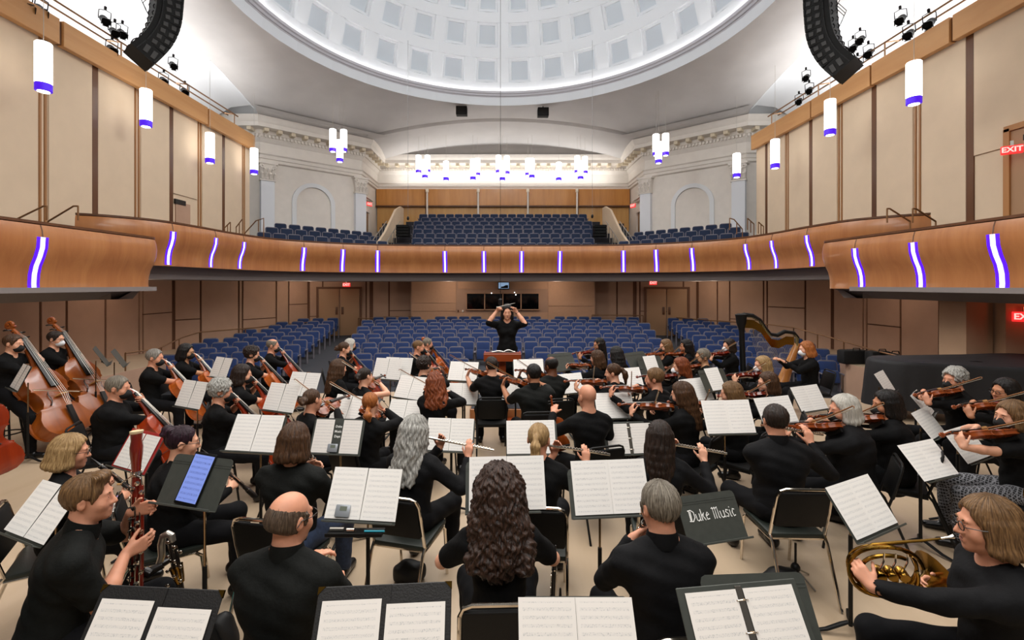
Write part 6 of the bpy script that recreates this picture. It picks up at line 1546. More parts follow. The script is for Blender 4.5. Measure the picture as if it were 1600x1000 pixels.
    for kd, vv, o, (x, y, z) in items:
        Mw = frame(M @ o, rot @ x, rot @ y, rot @ z)
        nm = {'bass': 'double bass', 'horn': 'french horn', 'rest': 'violin'}.get(kd, kd)
        if kd == 'bow': l = 'bow held by the ' + who
        elif kind == 'rest': l = 'violin resting on the knee of the ' + who
        else: l = '%s played by the %s' % (nm, who)
        inst(kd, vv, Mw, l, nm, {'violin': 'violins and violas', 'viola': 'violins and violas', 'cello': 'cellos', 'bow': 'bows of the string players', 'bass': 'double basses', 'flute': 'silver flutes', 'horn': 'french horns'}.get(kd, 'woodwinds'))
    if has_chair:
        ch = (Y < 4.0 and abs(X) < 2.9) if chromed is None else chromed
        chair(M @ V(0, 0.0, 0) * 1.0, yw, ch, '%s chair under the %s' % ('chrome framed' if ch else 'black', who))
    PL[who] = info; return info
# ---- front row near the camera
player('brown-haired bassoonist in a black polo shirt', 145, 732, 'none', 1.35, yaw=-52, skin='rosy', hair=('quiff', 'light', 0.1), sleeve='short', shirt=M_polo, collar=True, wide=1.08, lean=14, hyaw=-14, hpitch=-2, rh_world=P(196, 866, 2.6), lh_world=P(205, 800, 2.72), rhd=((-0.1, 0.9, 0.3), (-0.8, 0.1, 0)), lhd=((0.4, 0.8, 0.2), (0.8, -0.3, 0)), hscale=0.97, trousers=M_trous)
player('balding man with grey-brown fringe hair', 455, 765, 'none', 1.33, yaw=-6, skin='rosy', hair=('bald', 'taupe', 0.1), sleeve='long', shirt=M_polo, collar=True, wide=1.28, hyaw=-22, hpitch=-6, glasses=True, rh=(0.12, 0.36, 0.72), lh=(-0.1, 0.38, 0.8))
player('woman with long dark curly hair', 780, 730, 'none', 1.32, yaw=2, isex='f', skin='fair', hair=('curlylong', 'curlydark', 0.34), sleeve='short', lean=2, rh=(0.14, 0.34, 0.86), lh=(-0.16, 0.34, 0.86), rhd=((-0.4, 0.6, 0.4), (-0.6, 0, -.4)), lhd=((0.4, 0.6, 0.4), (0.6, 0, -.4)), pole_r=V(0.9, 0, -0.8), pole_l=V(-0.9, 0, -0.8))
player('grey-haired man with black collar', 1030, 750, 'clarinet', 1.33, yaw=4, skin='rosy', hair=('short', 'salt', 0.1), sleeve='long', shirt=M_jack, collar=True, wide=1.12, hyaw=8)
player('horn player with a light brown bob', 1540, 775, 'horn', 1.33, yaw=72, isex='f', skin='rosy', hair=('bob', 'light', 0.092), glasses=True, shirt=M_jack, wide=1.2, hyaw=-4, hpitch=-6)
player('horn player cut off by the right edge', 1790, 690, 'horn', 1.33, yaw=66, isex='f', skin='fair', hair=('long', 'dark', 0.25), hyaw=0)
# ---- second row
player('blond woman oboist with glasses', 112, 678, 'oboe', 1.26, yaw=-58, isex='f', skin='rosy', hair=('bob', 'blond', 0.10), glasses=True, chromed=True)
player('woman with plum-dark hair in a bun', 287, 664, 'oboe', 1.28, yaw=-56, isex='f', skin='fair', hair=('buncrown', 'plum', 0.1), glasses=True, wide=1.35, chromed=True)
player('brown-haired clarinettist in blue jeans', 462, 660, 'clarinet', 1.33, yaw=-8, skin='fair', hair=('shag', 'brown', 0.11), sleeve='short', shirt=M_polo, wide=1.12, trousers=M_jean)
player('flutist with long wavy grey hair', 650, 648, 'flute', 1.30, yaw=-14, isex='f', skin='rosy', hair=('wavy', 'silver', 0.36), hyaw=-20, shirt=M_jack)
player('flutist with blond ponytail', 842, 660, 'flute', 1.28, yaw=-6, isex='f', skin='rosy', hair=('pony', 'blond', 0.26), sleeve='short', hyaw=-8)
player('flutist with straight dark brown hair', 1031, 657, 'flute', 1.27, yaw=-10, isex='f', skin='fair', hair=('long', 'dark', 0.30), hyaw=-14, shirt=M_jack)
player('dark-haired piccolo man in black jacket', 1211, 631, 'flute', 1.35, yaw=-2, skin='rosy', hair=('short', 'dark', 0.1), shirt=M_jack, wide=1.22, chromed=True, hyaw=-10, collar=True)
# ---- violas and second violins left of centre
player('viola player with low ginger ponytail', 580, 612, 'viola', 1.24, yaw=-30, isex='f', skin='fair', hair=('lowpony', 'ginger', 0.12), hyaw=30)
player('viola player with brown updo', 489, 607, 'viola', 1.24, yaw=-48, isex='f', skin='rosy', hair=('bun', 'brown', 0.1))
player('violist with very long brown hair', 530, 561, 'none', 1.27, yaw=-45, isex='f', skin='fair', hair=('long', 'brown', 0.34), lh=(-0.1, 0.36, 0.75), rh=(0.12, 0.36, 0.75))
player('violist with dark updo and bare upper back', 571, 574, 'viola', 1.24, yaw=-42, isex='f', skin='fair', hair=('bun', 'dark', 0.1), sleeve='none', hyaw=10)
player('cellist with auburn updo and black mask', 539, 534, 'cello', 1.30, yaw=-68, isex='f', skin='fair', hair=('bun', 'brown', 0.1), sleeve='short', mask='black', v=1)
player('pale-haired player behind the auburn cellist', 548, 529, 'none', 1.32, yaw=-60, isex='f', skin='fair', hair=('mid', 'white', 0.12), mask='black', Yo=9.3)
player('cellist with cropped sandy hair', 655, 531, 'cello', 1.32, yaw=-78, skin='rosy', hair=('buzz', 'light', 0.1), sleeve='short', mask='black', v=1)
player('cellist with short grey hair and bare forearm', 669, 528, 'cello', 1.34, yaw=-72, skin='rosy', hair=('short', 'salt', 0.1), sleeve='short', mask='black', Yo=9.45)
player('violist with dark curly crop', 664, 557, 'violin', 1.28, yaw=-55, skin='fair', hair=('curly', 'dark', 0.1))
player('violinist with long red wavy hair', 681, 581, 'violin', 1.28, yaw=-22, isex='f', skin='fair', hair=('wavy', 'red', 0.28), hyaw=20)
player('young man violinist on a black chair', 768, 557, 'violin', 1.33, yaw=2, skin='fair', hair=('short', 'dark', 0.1), sleeve='short', hyaw=24, v=0, Yo=6.6)
player('black-haired violinist in a short-sleeved shirt', 834, 568, 'violin', 1.33, yaw=4, skin='tan', hair=('short', 'black', 0.1), sleeve='short', shirt=M_polo, collar=True, wide=1.15, hyaw=22)
player('violinist with thinning black hair', 861, 556, 'violin', 1.33, yaw=12, skin='brown', hair=('thin', 'black', 0.1), shirt=M_polo)
player('shaven-headed violinist in plain black', 917, 599, 'rest', 1.33, yaw=16, skin='rosy', hair=('none', 'light', 0.1), shirt=M_cloth, hyaw=6)
player('violinist with brown curly ponytail', 957, 567, 'violin', 1.27, yaw=48, isex='f', skin='fair', hair=('pony', 'brown', 0.22), sleeve='short', hyaw=20)
player('violinist with smooth brown hair', 932, 547, 'violin', 1.27, yaw=40, isex='f', skin='fair', hair=('mid', 'brown', 0.18), hyaw=18)
player('violinist with black hair in left profile', 935, 528, 'violin', 1.28, yaw=82, isex='f', skin='tan', hair=('long', 'black', 0.26), v=1)
player('player with sleek straight black hair', 962, 541, 'none', 1.30, yaw=35, isex='f', skin='tan', hair=('long', 'black', 0.3))
player('masked violinist with fair brown hair', 1039, 530, 'violin', 1.30, yaw=74, isex='f', skin='fair', hair=('mid', 'light', 0.12), mask='black')
player('dark-haired violinist beside the fair brown one', 1071, 530, 'violin', 1.30, yaw=64, isex='f', skin='tan', hair=('long', 'black', 0.2))
player('masked violinist with receding grey hair', 1097, 544, 'violin', 1.33, yaw=66, skin='olive', hair=('short', 'salt', 0.1), mask='black', glasses=True, shirt=M_polo)
player('white-masked violinist with auburn hair', 1062, 558, 'violin', 1.29, yaw=60, isex='f', skin='fair', hair=('long', 'red', 0.2), mask='white', v=1)
player('violinist with short sandy hair', 1022, 574, 'violin', 1.31, yaw=42, skin='rosy', hair=('short', 'light', 0.1), hyaw=20)
player('masked violinist with long straight light brown hair', 1064, 596, 'violin', 1.30, yaw=44, isex='f', skin='fair', hair=('long', 'brown', 0.36), mask='black', hyaw=14)
player('violinist with mousy hair behind the large stand', 1141, 596, 'violin', 1.27, yaw=40, isex='f', skin='fair', hair=('mid', 'light', 0.14))
player('white-masked violinist behind the harp column', 1138, 529, 'violin', 1.30, yaw=76, isex='f', skin='fair', hair=('mid', 'dark', 0.12), mask='white', v=1)
player('blond violinist in white mask', 1190, 556, 'violin', 1.28, yaw=66, isex='f', skin='fair', hair=('long', 'blond', 0.2), mask='white', v=1)
player('violinist with brown hair and glasses', 1198, 581, 'violin', 1.28, yaw=62, isex='f', skin='fair', hair=('mid', 'brown', 0.14), glasses=True, v=1)
player('harpist with ginger hair in white mask', 1259, 533, 'none', 1.33, yaw=80, isex='f', skin='fair', hair=('mid', 'ginger', 0.13), mask='white', lh=(-0.12, 0.48, 0.98), rh=(0.12, 0.48, 0.98))
player('viola player with white hair in a big black sweater', 1316, 616, 'viola', 1.33, yaw=58, isex='f', skin='rosy', hair=('mid', 'white', 0.10), mask='black', wide=1.5, shirt=M_jack)
player('dark-haired viola player beside the white-haired one', 1383, 609, 'viola', 1.31, yaw=52, isex='f', skin='tan', hair=('mid', 'black', 0.12), mask='black', wide=1.32)
player('masked viola player with curly grey-blond hair', 1490, 574, 'viola', 1.33, yaw=72, isex='f', skin='rosy', hair=('curly', 'silver', 0.1), mask='black')
player('viola player with dark hair and glasses at right', 1568, 591, 'viola', 1.31, yaw=66, isex='f', skin='tan', hair=('mid', 'black', 0.16), glasses=True)
player('masked viola player with long ash-brown hair', 1578, 625, 'viola', 1.31, yaw=62, isex='f', skin='fair', hair=('long', 'light', 0.3), mask='black', sleeve='short', trousers=M_pattern)
# ---- cellos and basses on the left
player('bassist with short brown hair in black mask', 22, 522, 'bass', 1.70, yaw=-78, skin='fair', hair=('short', 'brown', 0.1), sleeve='short', mask='black', seath=0.82, wide=1.05, stroke=0.30, has_chair=False)
player('bassist with dark hair in white mask', 88, 517, 'bass', 1.66, yaw=-80, isex='f', skin='fair', hair=('short', 'dark', 0.1), mask='white', glasses=True, seath=0.80, has_chair=False)
player('cellist with greying hair nearest the basses', 186, 587, 'cello', 1.32, yaw=-66, skin='rosy', hair=('short', 'salt', 0.1), mask='black', shirt=M_cloth, v=1, wide=1.35)
player('cellist with wavy grey hair and bare arms', 243, 545, 'cello', 1.34, yaw=-70, skin='rosy', hair=('short', 'grey', 0.1), sleeve='short', mask='black', v=0)
player('cellist with dark shoulder-length hair', 292, 537, 'cello', 1.33, yaw=-74, isex='f', skin='olive', hair=('mid', 'black', 0.14), sleeve='short', mask='black', glasses=True)
player('cellist with short grey curls reaching right', 347, 592, 'cello', 1.30, yaw=-58, isex='f', skin='rosy', hair=('curly', 'silver', 0.1), sleeve='elbow', mask='black', v=1)
player('cellist with dark bob reaching right', 380, 569, 'cello', 1.30, yaw=-60, isex='f', skin='fair', hair=('bob', 'dark', 0.12), sleeve='short', mask='black', v=1)
player('cellist with dark curly hair and bare arm', 395, 541, 'cello', 1.31, yaw=-66, isex='f', skin='fair', hair=('curly', 'dark', 0.1), sleeve='short', mask='black')
player('cellist with grey-brown hair by the aisle', 427, 529, 'cello', 1.32, yaw=-70, skin='rosy', hair=('thin', 'salt', 0.1), mask='black', v=1)
# ---- conductor
cz = CAMH - (474 - CYP) / FPX * 8.6; Sx = (cz - 0.20) / 1.72
p_ = person('conductor', (0.08, 8.65, 0.207), R(178), Sx * 0.99, 'f', stand=True, lean=2, skin='fair', hair=('mid', 'black', 0.16), sleeve='elbow', tunic=0.30, hpitch=-10, hyaw=4, vs=0.008, wide=1.02,
            lh=(-0.17, 0.17, 1.585), rh=(0.18, 0.17, 1.60), lhd=((0.45, 0.25, 0.75), (0.4, 0.85, -0.1)), rhd=((-0.45, 0.35, 0.75), (-0.5, 0.8, -0.1)), pole_l=V(-0.62, 0.25, -0.9), pole_r=V(0.62, 0.25, -0.9), rcurl=(30, 55, 60, 62, 60), lcurl=(20, 25, 35, 45, 50),
            label='person, conductor in a black tunic with both hands raised, holding a white baton')
M = p_['M']; a = M @ (p_['RW'] + V(-0.04, 0.07, 0.08)); e = a + V(0.30, -0.02, 0.07)
b = MB(); b.tube([a - (e - a).normalized() * 0.03, a.lerp(e, 0.1), e], [0.004, 0.0035, 0.0022], 8); b.sphere(a - (e - a).normalized() * 0.035, 0.011); tag(b.build('baton', mat('white_baton', 'eae6da', 0.4)), 'thin white baton in the raised hand of the conductor', 'baton')
b = MB(); w_ = M @ p_['LW']; dd = (M.to_3x3() @ (p_['LW'] - V(-0.3, 0.15, 1.4))).normalized(); x, y, z = basis_from(dd); b.lathe([(0.033, -0.012), (0.036, -0.012), (0.036, 0.012), (0.033, 0.012)], 14, frame(w_ - dd * 0.02, x, y, z)); tag(b.build('wrist_watch', M_black), 'black watch on the left wrist of the conductor', 'watch')
# ---- stools of the bassists
for who, lab in (('bassist with short brown hair in black mask', 'tall black stool under the brown-haired bassist'), ('bassist with dark hair in white mask', 'tall black stool under the dark-haired bassist')):
    I = PL[who]; t = empty('tall_stool', I['loc'], I['yaw'])
    b = MB(); b.lathe([(0.0, 0.73), (0.16, 0.73), (0.17, 0.75), (0.165, 0.79), (0.0, 0.795)], 20); b.build('seat', M_vinyl, t)
    for k in range(4):
        a = R(45 + 90 * k); b = MB(); b.tube([(0.1 * math.cos(a), 0.1 * math.sin(a), 0.73), (0.2 * math.cos(a), 0.2 * math.sin(a), 0)], 0.014, 8); b.build('leg', M_black, t)
    b = MB(); b.tube([(0.16 * math.cos(x), 0.16 * math.sin(x), 0.3) for x in np.linspace(0, 2 * math.pi, 17)[:-1]], 0.01, 6, closed=True); b.build('foot_ring', M_black, t); tag(t, lab, 'stool')
# ---- bassoon
def bassoon():
    top, bot = P(213.5, 673, 2.78), P(211, 930, 2.70); ax = (top - bot).normalized(); L = (top - bot).length; x, y, z = basis_from(ax, V(0, 1, 0)); t = empty('bassoon', M=frame(bot, x, y, z))
    b = MB(); b.lathe([(0.024, 0), (0.028, 0.02), (0.028, L * 0.35), (0.025, L * 0.55), (0.0225, L * 0.72)], 16, Matrix.Translation((0, 0, 0))); b.build('long_joint', M_bassoon, t)
    b = MB(); b.lathe([(0.028, L * 0.72), (0.03, L * 0.735), (0.028, L * 0.75)], 16); b.lathe([(0.027, L * 0.30), (0.031, L * 0.31), (0.031, L * 0.33), (0.027, L * 0.34)], 16); b.build('metal_band', M_silver, t)
    b = MB(); b.lathe([(0.023, L * 0.745), (0.026, L * 0.80), (0.033, L * 0.86), (0.034, L * 0.90), (0.028, L * 0.94), (0.032, L * 0.985)], 16); b.build('bell', M_bassoon, t)
    b = MB(); b.lathe([(0.032, L * 0.983), (0.035, L * 0.988), (0.035, L * 1.0), (0.026, L * 1.003), (0.02, L * 0.99)], 16); b.build('bell_ring', mat('ivory_ring', 'd9c49a', 0.35), t)
    b = MB(); b.lathe([(0.014, 0.0), (0.017, 0.02), (0.0165, L * 0.4), (0.013, L * 0.66)], 14, Matrix.Translation((0.034, -0.004, 0))); b.build('wing_joint', M_bassoon, t)
    for i in range(22):
        zz = 0.05 + L * 0.66 * i / 22; a = (-1.6, -1.0, -2.3, -0.4)[i % 4]; b = MB(); b.lathe([(0, 0), (0.014, 0), (0.014, 0.006), (0, 0.009)], 10, Matrix.Translation((0.01, 0, 0)) @ Matrix.Rotation(a, 4, 'Z') @ Matrix.Translation((0.034, 0, zz)) @ Matrix.Rotation(R(90), 4, 'Y')); b.build('key', M_silver, t)
    b = MB()
    for a, z0, z1 in ((-1.2, 0.05, 0.6), (-1.9, 0.1, 0.62), (-0.6, 0.02, 0.5), (-2.6, 0.08, 0.45)): b.tube([(0.01 + 0.036 * math.cos(a), 0.036 * math.sin(a), L * z0), (0.01 + 0.036 * math.cos(a), 0.036 * math.sin(a), L * z1)], 0.005, 6)
    for k in range(7): b.tube([(-0.036, -0.01, L * (0.1 + 0.07 * k)), (-0.012, -0.038, L * (0.12 + 0.07 * k)), (0.026, -0.036, L * (0.125 + 0.07 * k))], 0.0045, 6)
    b.build('key_rods', M_silver, t)
    b = MB(); b.tube([(0.034, 0, L * 0.66), (0.034, -0.01, L * 0.71), (0.01, -0.03, L * 0.735), (-0.05, -0.03, L * 0.70), (-0.085, -0.01, L * 0.68)], [0.005, 0.0045, 0.004, 0.0035, 0.003], 8); b.build('crook', M_silver, t)
    b = MB(); b.rbox((-0.098, -0.004, L * 0.675), (0.03, 0.008, 0.012), 0.003, 1); b.build('reed', M_maple, t)
    tag(t, 'red wooden bassoon standing upright before the brown-haired bassoonist', 'bassoon')
bassoon()
# ---- contrabassoon-like low wind on a stand (silver crook, black joints, brass bell)
def low_wind():
    Y = 2.8; t = empty('contrabass_clarinet', P(268, 880, Y)); o = t.location.copy(); q = lambda x, y, d=0.0: P(x, y, Y + d) - o
    b = MB(); b.tube([q(236, 897, -.05), q(226, 892, -0.05)], 0.026, 12); b.tube([q(232, 894, -.04), q(255, 882)], [0.026, 0.022], 12); b.tube([q(250, 884), q(266, 874, 0.05)], 0.019, 12); b.build('lower_joint', M_ebony, t)
    b = MB(); b.tube([q(248, 884), q(253, 868), q(252, 850), q(255, 838), q(262, 834), q(268, 837), q(270, 846)], [0.019, 0.02, 0.021, 0.021, 0.021, 0.02, 0.018], 14); b.build('crook', M_steel, t)
    b = MB(); b.tube([q(268, 848), q(272, 868), q(276, 888), q(280, 905), q(284, 930)], [0.014, 0.018, 0.022, 0.018, 0.018], 12); b.build('upper_joint', M_ebony, t)
    b = MB(); b.tube([q(275, 884), q(280, 903), q(282, 910)], [0.037, 0.028, 0.022], 16); b.build('brass_bell', M_gold, t)
    for i in range(10):
        b = MB(); c = q(262 + (i % 3) * 10, 848 + i * 7.5, -0.03); b.tube([c - V(0.012, 0, 0), c + V(0.012, 0, 0.006)], 0.005, 6); b.sphere(c, (0.013, 0.006, 0.011), 8, 6); b.build('key', M_silver, t)
    b = MB()
    for dx in (0, 7, 14): b.tube([q(262 + dx, 852, -0.025), q(272 + dx, 905, -0.025)], 0.0035, 6)
    b.build('key_rods', M_silver, t)
    b = MB(); b.tube([q(282, 915), V(q(283, 920).x, 0, -o.z + 0.02)], 0.008, 8)
    for k in range(3): b.tube([V(q(283, 920).x, 0, -o.z + 0.12), V(q(283, 920).x + 0.2 * math.cos(k * 2.1), 0.2 * math.sin(k * 2.1), -o.z + 0.01)], 0.008, 6)
    b.build('stand_legs', M_black, t)
    tag(t, 'low clarinet with curved silver crook on a floor stand right of the bassoon', 'low clarinet')
low_wind()
# ---- harp
def harp():
    Y = 8.9; t = empty('concert_harp', P(1185, 640, Y)); t.location.z = 0; o = t.location.copy(); q = lambda x, y, d=0.0: P(x, y, Y + d) - o
    b = MB(); base = q(1168, 640); base.z = 0.1
    b.lathe([(0.08, 0), (0.07, 0.06), (0.055, 0.1), (0.05, 1.4), (0.06, 1.47), (0.09, 1.58), (0.1, 1.7), (0.11, 1.74), (0.06, 1.76)], 18, frame(q(1163, 0) * 0 + V(q(1163, 500).x, 0, 0.08), *basis_from((q(1158, 496) - V(q(1163, 500).x, 0, 0.08)), V(0, 1, 0)))); b.build('column', M_black, t)
    npts = [(1152, 495), (1163, 492), (1175, 493), (1187, 500), (1195, 512), (1203, 522), (1214, 524), (1226, 518), (1240, 520), (1246, 527), (1244, 540)]
    b = MB(); b.tube([q(*p) for p in npts], [0.05, 0.06, 0.055, 0.045, 0.042, 0.045, 0.05, 0.048, 0.045, 0.04, 0.05], 10, sq=0.8); b.build('neck', M_black, t)
    b = MB(); s0 = q(1246, 536); s1 = q(1206, 640); b.tube([s0, s0.lerp(s1, 0.5), s1], [0.05, 0.1, 0.17], 14, sq=0.9); b.build('sound_box', wood('harp_maple', 'a0622c', 'bb7c40', 0.3, 'Z', 4, 0.4), t)
    b = MB(); b.rbox(V((base.x + s1.x) / 2, 0, 0.08), (0.55, 0.34, 0.16), 0.03, 2); b.build('base', M_black, t)
    g = MB(); k = 34; 
    for i in range(k):
        u = i / (k - 1); f = 1 + u * (len(npts) - 3.2); j = min(int(f), len(npts) - 2); a = q(*npts[j]).lerp(q(*npts[j + 1]), f - j) - V(0, 0.05, 0.03); c = s1.lerp(s0, 0.02 + u * 0.93) - V(0.0, 0.05, 0)
        g.tube([a, c], 0.0016, 4, cap=False)
    g.build('strings', mat('gut_string', 'c8b070', 0.5), t)
    b = MB(); pts = [q(x, y) - V(0, 0.055, 0) for x, y in [(1160, 499), (1175, 500), (1187, 507), (1195, 519), (1203, 529), (1214, 531), (1226, 525), (1238, 526)]]
    b.grid([pts, [p - V(0, 0, 0.16) for p in pts]]); b.grid([[p + V(0, 0.006, 0) for p in pts], [p + V(0, 0.006, -0.16) for p in pts]]); b.build('brass_plate', M_gold, t)
    tag(t, 'black concert harp with gold neck plate right of centre', 'harp')
harp()
# ================================================================= STANDS WITH MUSIC
def st(px, py, Y, yaw, tilt, who, sheet='double', slab=None, **k):
    Y *= 1.17; k['wscale'] = k.get('wscale', 1.0) * 1.0; k['hscale'] = 1.02
    lab = who if who.startswith('*') else 'black music stand before the ' + who
    lab = lab.lstrip('*')
    return stand(px, py, Y, yaw, tilt, lab, sheet, slab or ('white sheet music before the ' + who if not who.startswith('*') else 'white pages on the ' + lab.replace('black music stand', 'stand').replace('music stand', 'stand')), **k)
# nearest row, cut by the lower frame edge
st(225, 1003, 1.62, -4, 34, '*black music stand nearest the camera at lower left', 'folder', 'white music in a black folder with brass corners at lower left')
st(596, 1000, 1.58, 4, 34, '*black music stand nearest the camera, left of centre', 'folder', 'white music in a worn black folder at lower centre-left')
st(903, 1008, 1.62, 0, 34, '*black music stand nearest the camera, just right of centre', 'big', 'two white music pages on the nearest stand right of centre', wscale=0.95)
st(1172, 988, 1.60, 7, 34, '*black music stand nearest the camera at lower right', 'binder', 'white music pages in a ring binder at lower right')
stand(1190, 962, 2.1, 3, 30, 'second black music stand behind the ring binder stand', None)
# wind rows
st(68, 800, 2.55, -22, 38, '*black music stand left of the bassoonist', 'double', 'white music on the stand left of the bassoonist', wscale=0.85)
r_, DM = stand(305, 752, 2.8, -14, 28, 'black music stand holding a lit tablet', None, wscale=0.88, hscale=0.88)
sheet_music('tablet', DM @ Matrix.Translation((0.0, 0.012, 0.006)) @ Matrix.Rotation(R(-3), 4, 'Z'), 'tablet computer showing music on a blue lit screen')
st(216, 705, 3.5, -24, 30, 'blond woman oboist with glasses', 'red', 'white music with a red folder edge, behind the bassoon')
st(400, 678, 3.5, -8, 30, '*black music stand left of the clarinettist in jeans', 'double', 'two separate white pages left of the clarinettist in jeans')
st(527, 682, 3.75, -6, 24, 'brown-haired clarinettist in blue jeans', None)
r10, DM10 = st(569, 776, 2.78, -6, 30, 'balding man with grey-brown fringe hair', 'double')
st(785, 760, 2.7, 3, 26, 'woman with long dark curly hair', 'double', soff=(0.03, 0.012))
st(942, 769, 2.9, 5, 26, 'grey-haired man with black collar', 'double', soff=(0.05, 0.012))
r13, DM13 = stand(1112, 808, 2.95, 14, 30, 'empty dark music stand with white lettering', None, wscale=0.86, hscale=0.86)
st(703, 680, 4.0, -6, 26, 'flutist with long wavy grey hair', 'double')
st(831, 684, 3.9, 2, 26, 'flutist with blond ponytail', 'double', soff=(-0.01, 0.012))
st(984, 685, 4.1, 6, 24, 'flutist with straight dark brown hair', 'binder')
st(1138, 655, 4.25, 4, 26, 'dark-haired piccolo man in black jacket', 'double')
# strings, centre
st(633, 645, 5.1, -16, 30, 'violinist with long red wavy hair', 'double')
st(642, 607, 5.6, -28, 30, '*black music stand beside the red-haired violinist', 'double')
st(545, 640, 4.9, -22, 30, 'viola player with low ginger ponytail', 'double')
st(724, 581, 6.3, -14, 30, '*black music stand left of the conductor desk', 'double')
st(722, 616, 5.9, -4, 26, '*black music stand beside the young man violinist', 'double')
st(806, 612, 6.0, 3, 26, 'black-haired violinist in a short-sleeved shirt', 'double')
st(826, 577, 6.35, 4, 30, 'violinist with thinning black hair', 'double')
st(890, 600, 6.1, 22, 32, '*black music stand behind the shaven-headed violinist in plain black', 'double')
st(960, 635, 5.1, 6, 26, 'shaven-headed violinist in plain black', 'double')
st(980, 592, 5.9, 16, 30, 'violinist with brown curly ponytail', 'double')
st(1018, 572, 6.4, 26, 28, 'masked violinist with fair brown hair', 'single')
st(1088, 610, 5.3, 24, 30, 'violinist with mousy hair behind the large stand', 'double')
st(1117, 594, 5.7, 24, 30, '*music stand edge-on near the receding grey violinist', 'single')
st(606, 577, 6.0, -20, 22, 'violist with dark updo and bare upper back', 'double', wscale=0.85)
st(622, 575, 6.2, -16, 24, '*second stand in the pair right of the dark updo violist', 'double', wscale=0.85)
st(879, 566, 6.5, 30, 34, '*dark stand seen edge-on right of the violinist with thinning hair', None)
st(997, 564, 6.6, 34, 34, '*dark stand seen edge-on behind the ponytail violinist', None)
# cellos and basses
st(441, 622, 4.6, -22, 24, 'cellist with dark bob reaching right', 'double', wscale=0.85)
st(474, 602, 5.4, -18, 26, 'cellist with dark curly hair and bare arm', 'double', wscale=0.85)
st(300, 618, 5.0, -24, 22, 'cellist with wavy grey hair and bare arms', 'double', wscale=0.85)
st(346, 575, 6.2, -30, 22, 'cellist with dark shoulder-length hair', 'double', wscale=0.85)
st(33, 590, 5.2, -34, 24, 'bassist with short brown hair in black mask', 'double', wscale=0.85)
st(158, 556, 6.3, 128, 30, '*black music stand seen from behind, left of the pair by the rail', None)
st(186, 559, 6.9, 124, 30, '*smaller black music stand seen from behind, right of the pair by the rail', None)
# right side strings
st(1264, 623, 5.0, 22, 30, 'viola player with white hair in a big black sweater', 'double')
st(1213, 644, 4.6, 16, 30, '*black music stand left of the white-haired viola player', 'double')
st(1346, 792, 2.62, 26, 36, 'horn player with a light brown bob', 'double')
st(1452, 723, 3.9, 20, 40, '*black music stand in the gap right of the viola players', 'double', wscale=0.8)
st(1510, 695, 3.9, 26, 36, 'masked viola player with long ash-brown hair', 'double', wscale=0.75)
st(1450, 662, 4.6, 34, 36, 'viola player with dark hair and glasses at right', 'double', wscale=0.85)
st(1441, 632, 5.2, 42, 36, 'masked viola player with curly grey-blond hair', 'double', wscale=0.85)
st(1382, 598, 5.9, 40, 30, 'dark-haired viola player beside the white-haired one', 'double', wscale=0.85)
# music with its own dark label strip, tuner and pens
def label_strip_sheet():
    s = DESK_M527; t = empty('sheet_music', M=s @ Matrix.Translation((0, 0.016, 0.006)))
    for x in (-0.235, 0.045): link('page', page_mesh(0.19, 0.30, 0.004, 1, M_paper2), t, Matrix.Translation((x, 0, 0)))
    tag(t, 'two white pages parted by a dark strip, before the clarinettist in jeans', 'sheet music', 'white sheet music on the stands')
for o in list(bpy.data.objects):
    if o.name.startswith('music_stand') and o.get('label') == 'black music stand before the brown-haired clarinettist in blue jeans':
        bpy.context.view_layer.update(); DESK_M527 = [c for c in o.children if c.name.startswith('desk')][0].matrix_world.copy(); ST527 = o
label_strip_sheet()
M_chalk = mat('white_paint', 'e8e8e4', 0.7)
def lettering(txt, DMx, x, y, size, parent_obj, bold=0.0):
    me = text_mesh(txt, size, 0.0004, bold); me.materials.append(M_chalk)
    o = bpy.data.objects.new('lettering', me); COL.objects.link(o); o.parent = parent_obj; bpy.context.view_layer.update(); o.matrix_world = DMx @ Matrix.Translation((x, y, 0.0015)); return o
for w_, y in (('Duke', 0.255), ('Music', 0.21), ('Dept', 0.165)): lettering(w_, DESK_M527, 0.0, y, 0.03, ST527, 0.0006)
# painted lettering on the empty stand: broken-pen style strokes
def blackletter(txt, DMx, x0, y0, h, parent_obj):
    G = {'D': [[(0, .95), (.35, 1), (.62, .8), (.66, .35), (.4, .02), (0, .06)], [(.14, .95), (.14, .05)], [(.28, .9), (.24, .12)]], 'u': [[(0, .62), (.06, .1), (.22, 0), (.4, .12)], [(.4, .64), (.42, .08), (.5, 0)]], 'k': [[(.04, 1), (.06, 0)], [(.06, .38), (.34, .66), (.2, .36), (.42, 0)]], 'e': [[(.02, .34), (.36, .46), (.22, .66), (.04, .42), (.1, .04), (.36, .08)]],
         'M': [[(0, .9), (.14, 1), (.16, 0)], [(.16, .85), (.38, 1), (.4, 0)], [(.4, .85), (.64, 1), (.66, .1), (.76, 0)]], 's': [[(.34, .58), (.14, .66), (.06, .46), (.32, .24), (.24, .02), (.02, .1)]], 'i': [[(.06, .62), (.08, .06), (.18, 0)], [(.06, .82), (.12, .86)]], 'c': [[(.34, .58), (.16, .66), (.04, .36), (.14, .02), (.34, .08)]], ' ': []}
    Wd = {'D': .8, 'u': .58, 'k': .52, 'e': .48, 'M': .9, 's': .46, 'i': .28, 'c': .46, ' ': .3}
    x = x0; b = MB()
    for ch in txt:
        for s in G[ch]: b.tube([V(x + p[0] * h, y0 + p[1] * h, 0.002) for p in s], h * 0.052, 6, sq=0.4)
        x += Wd[ch] * h
    o = b.build('lettering', M_chalk, parent_obj); bpy.context.view_layer.update(); o.matrix_world = DMx; return o
blackletter('Duke Music', DM13, -0.165, 0.13, 0.066, r13)
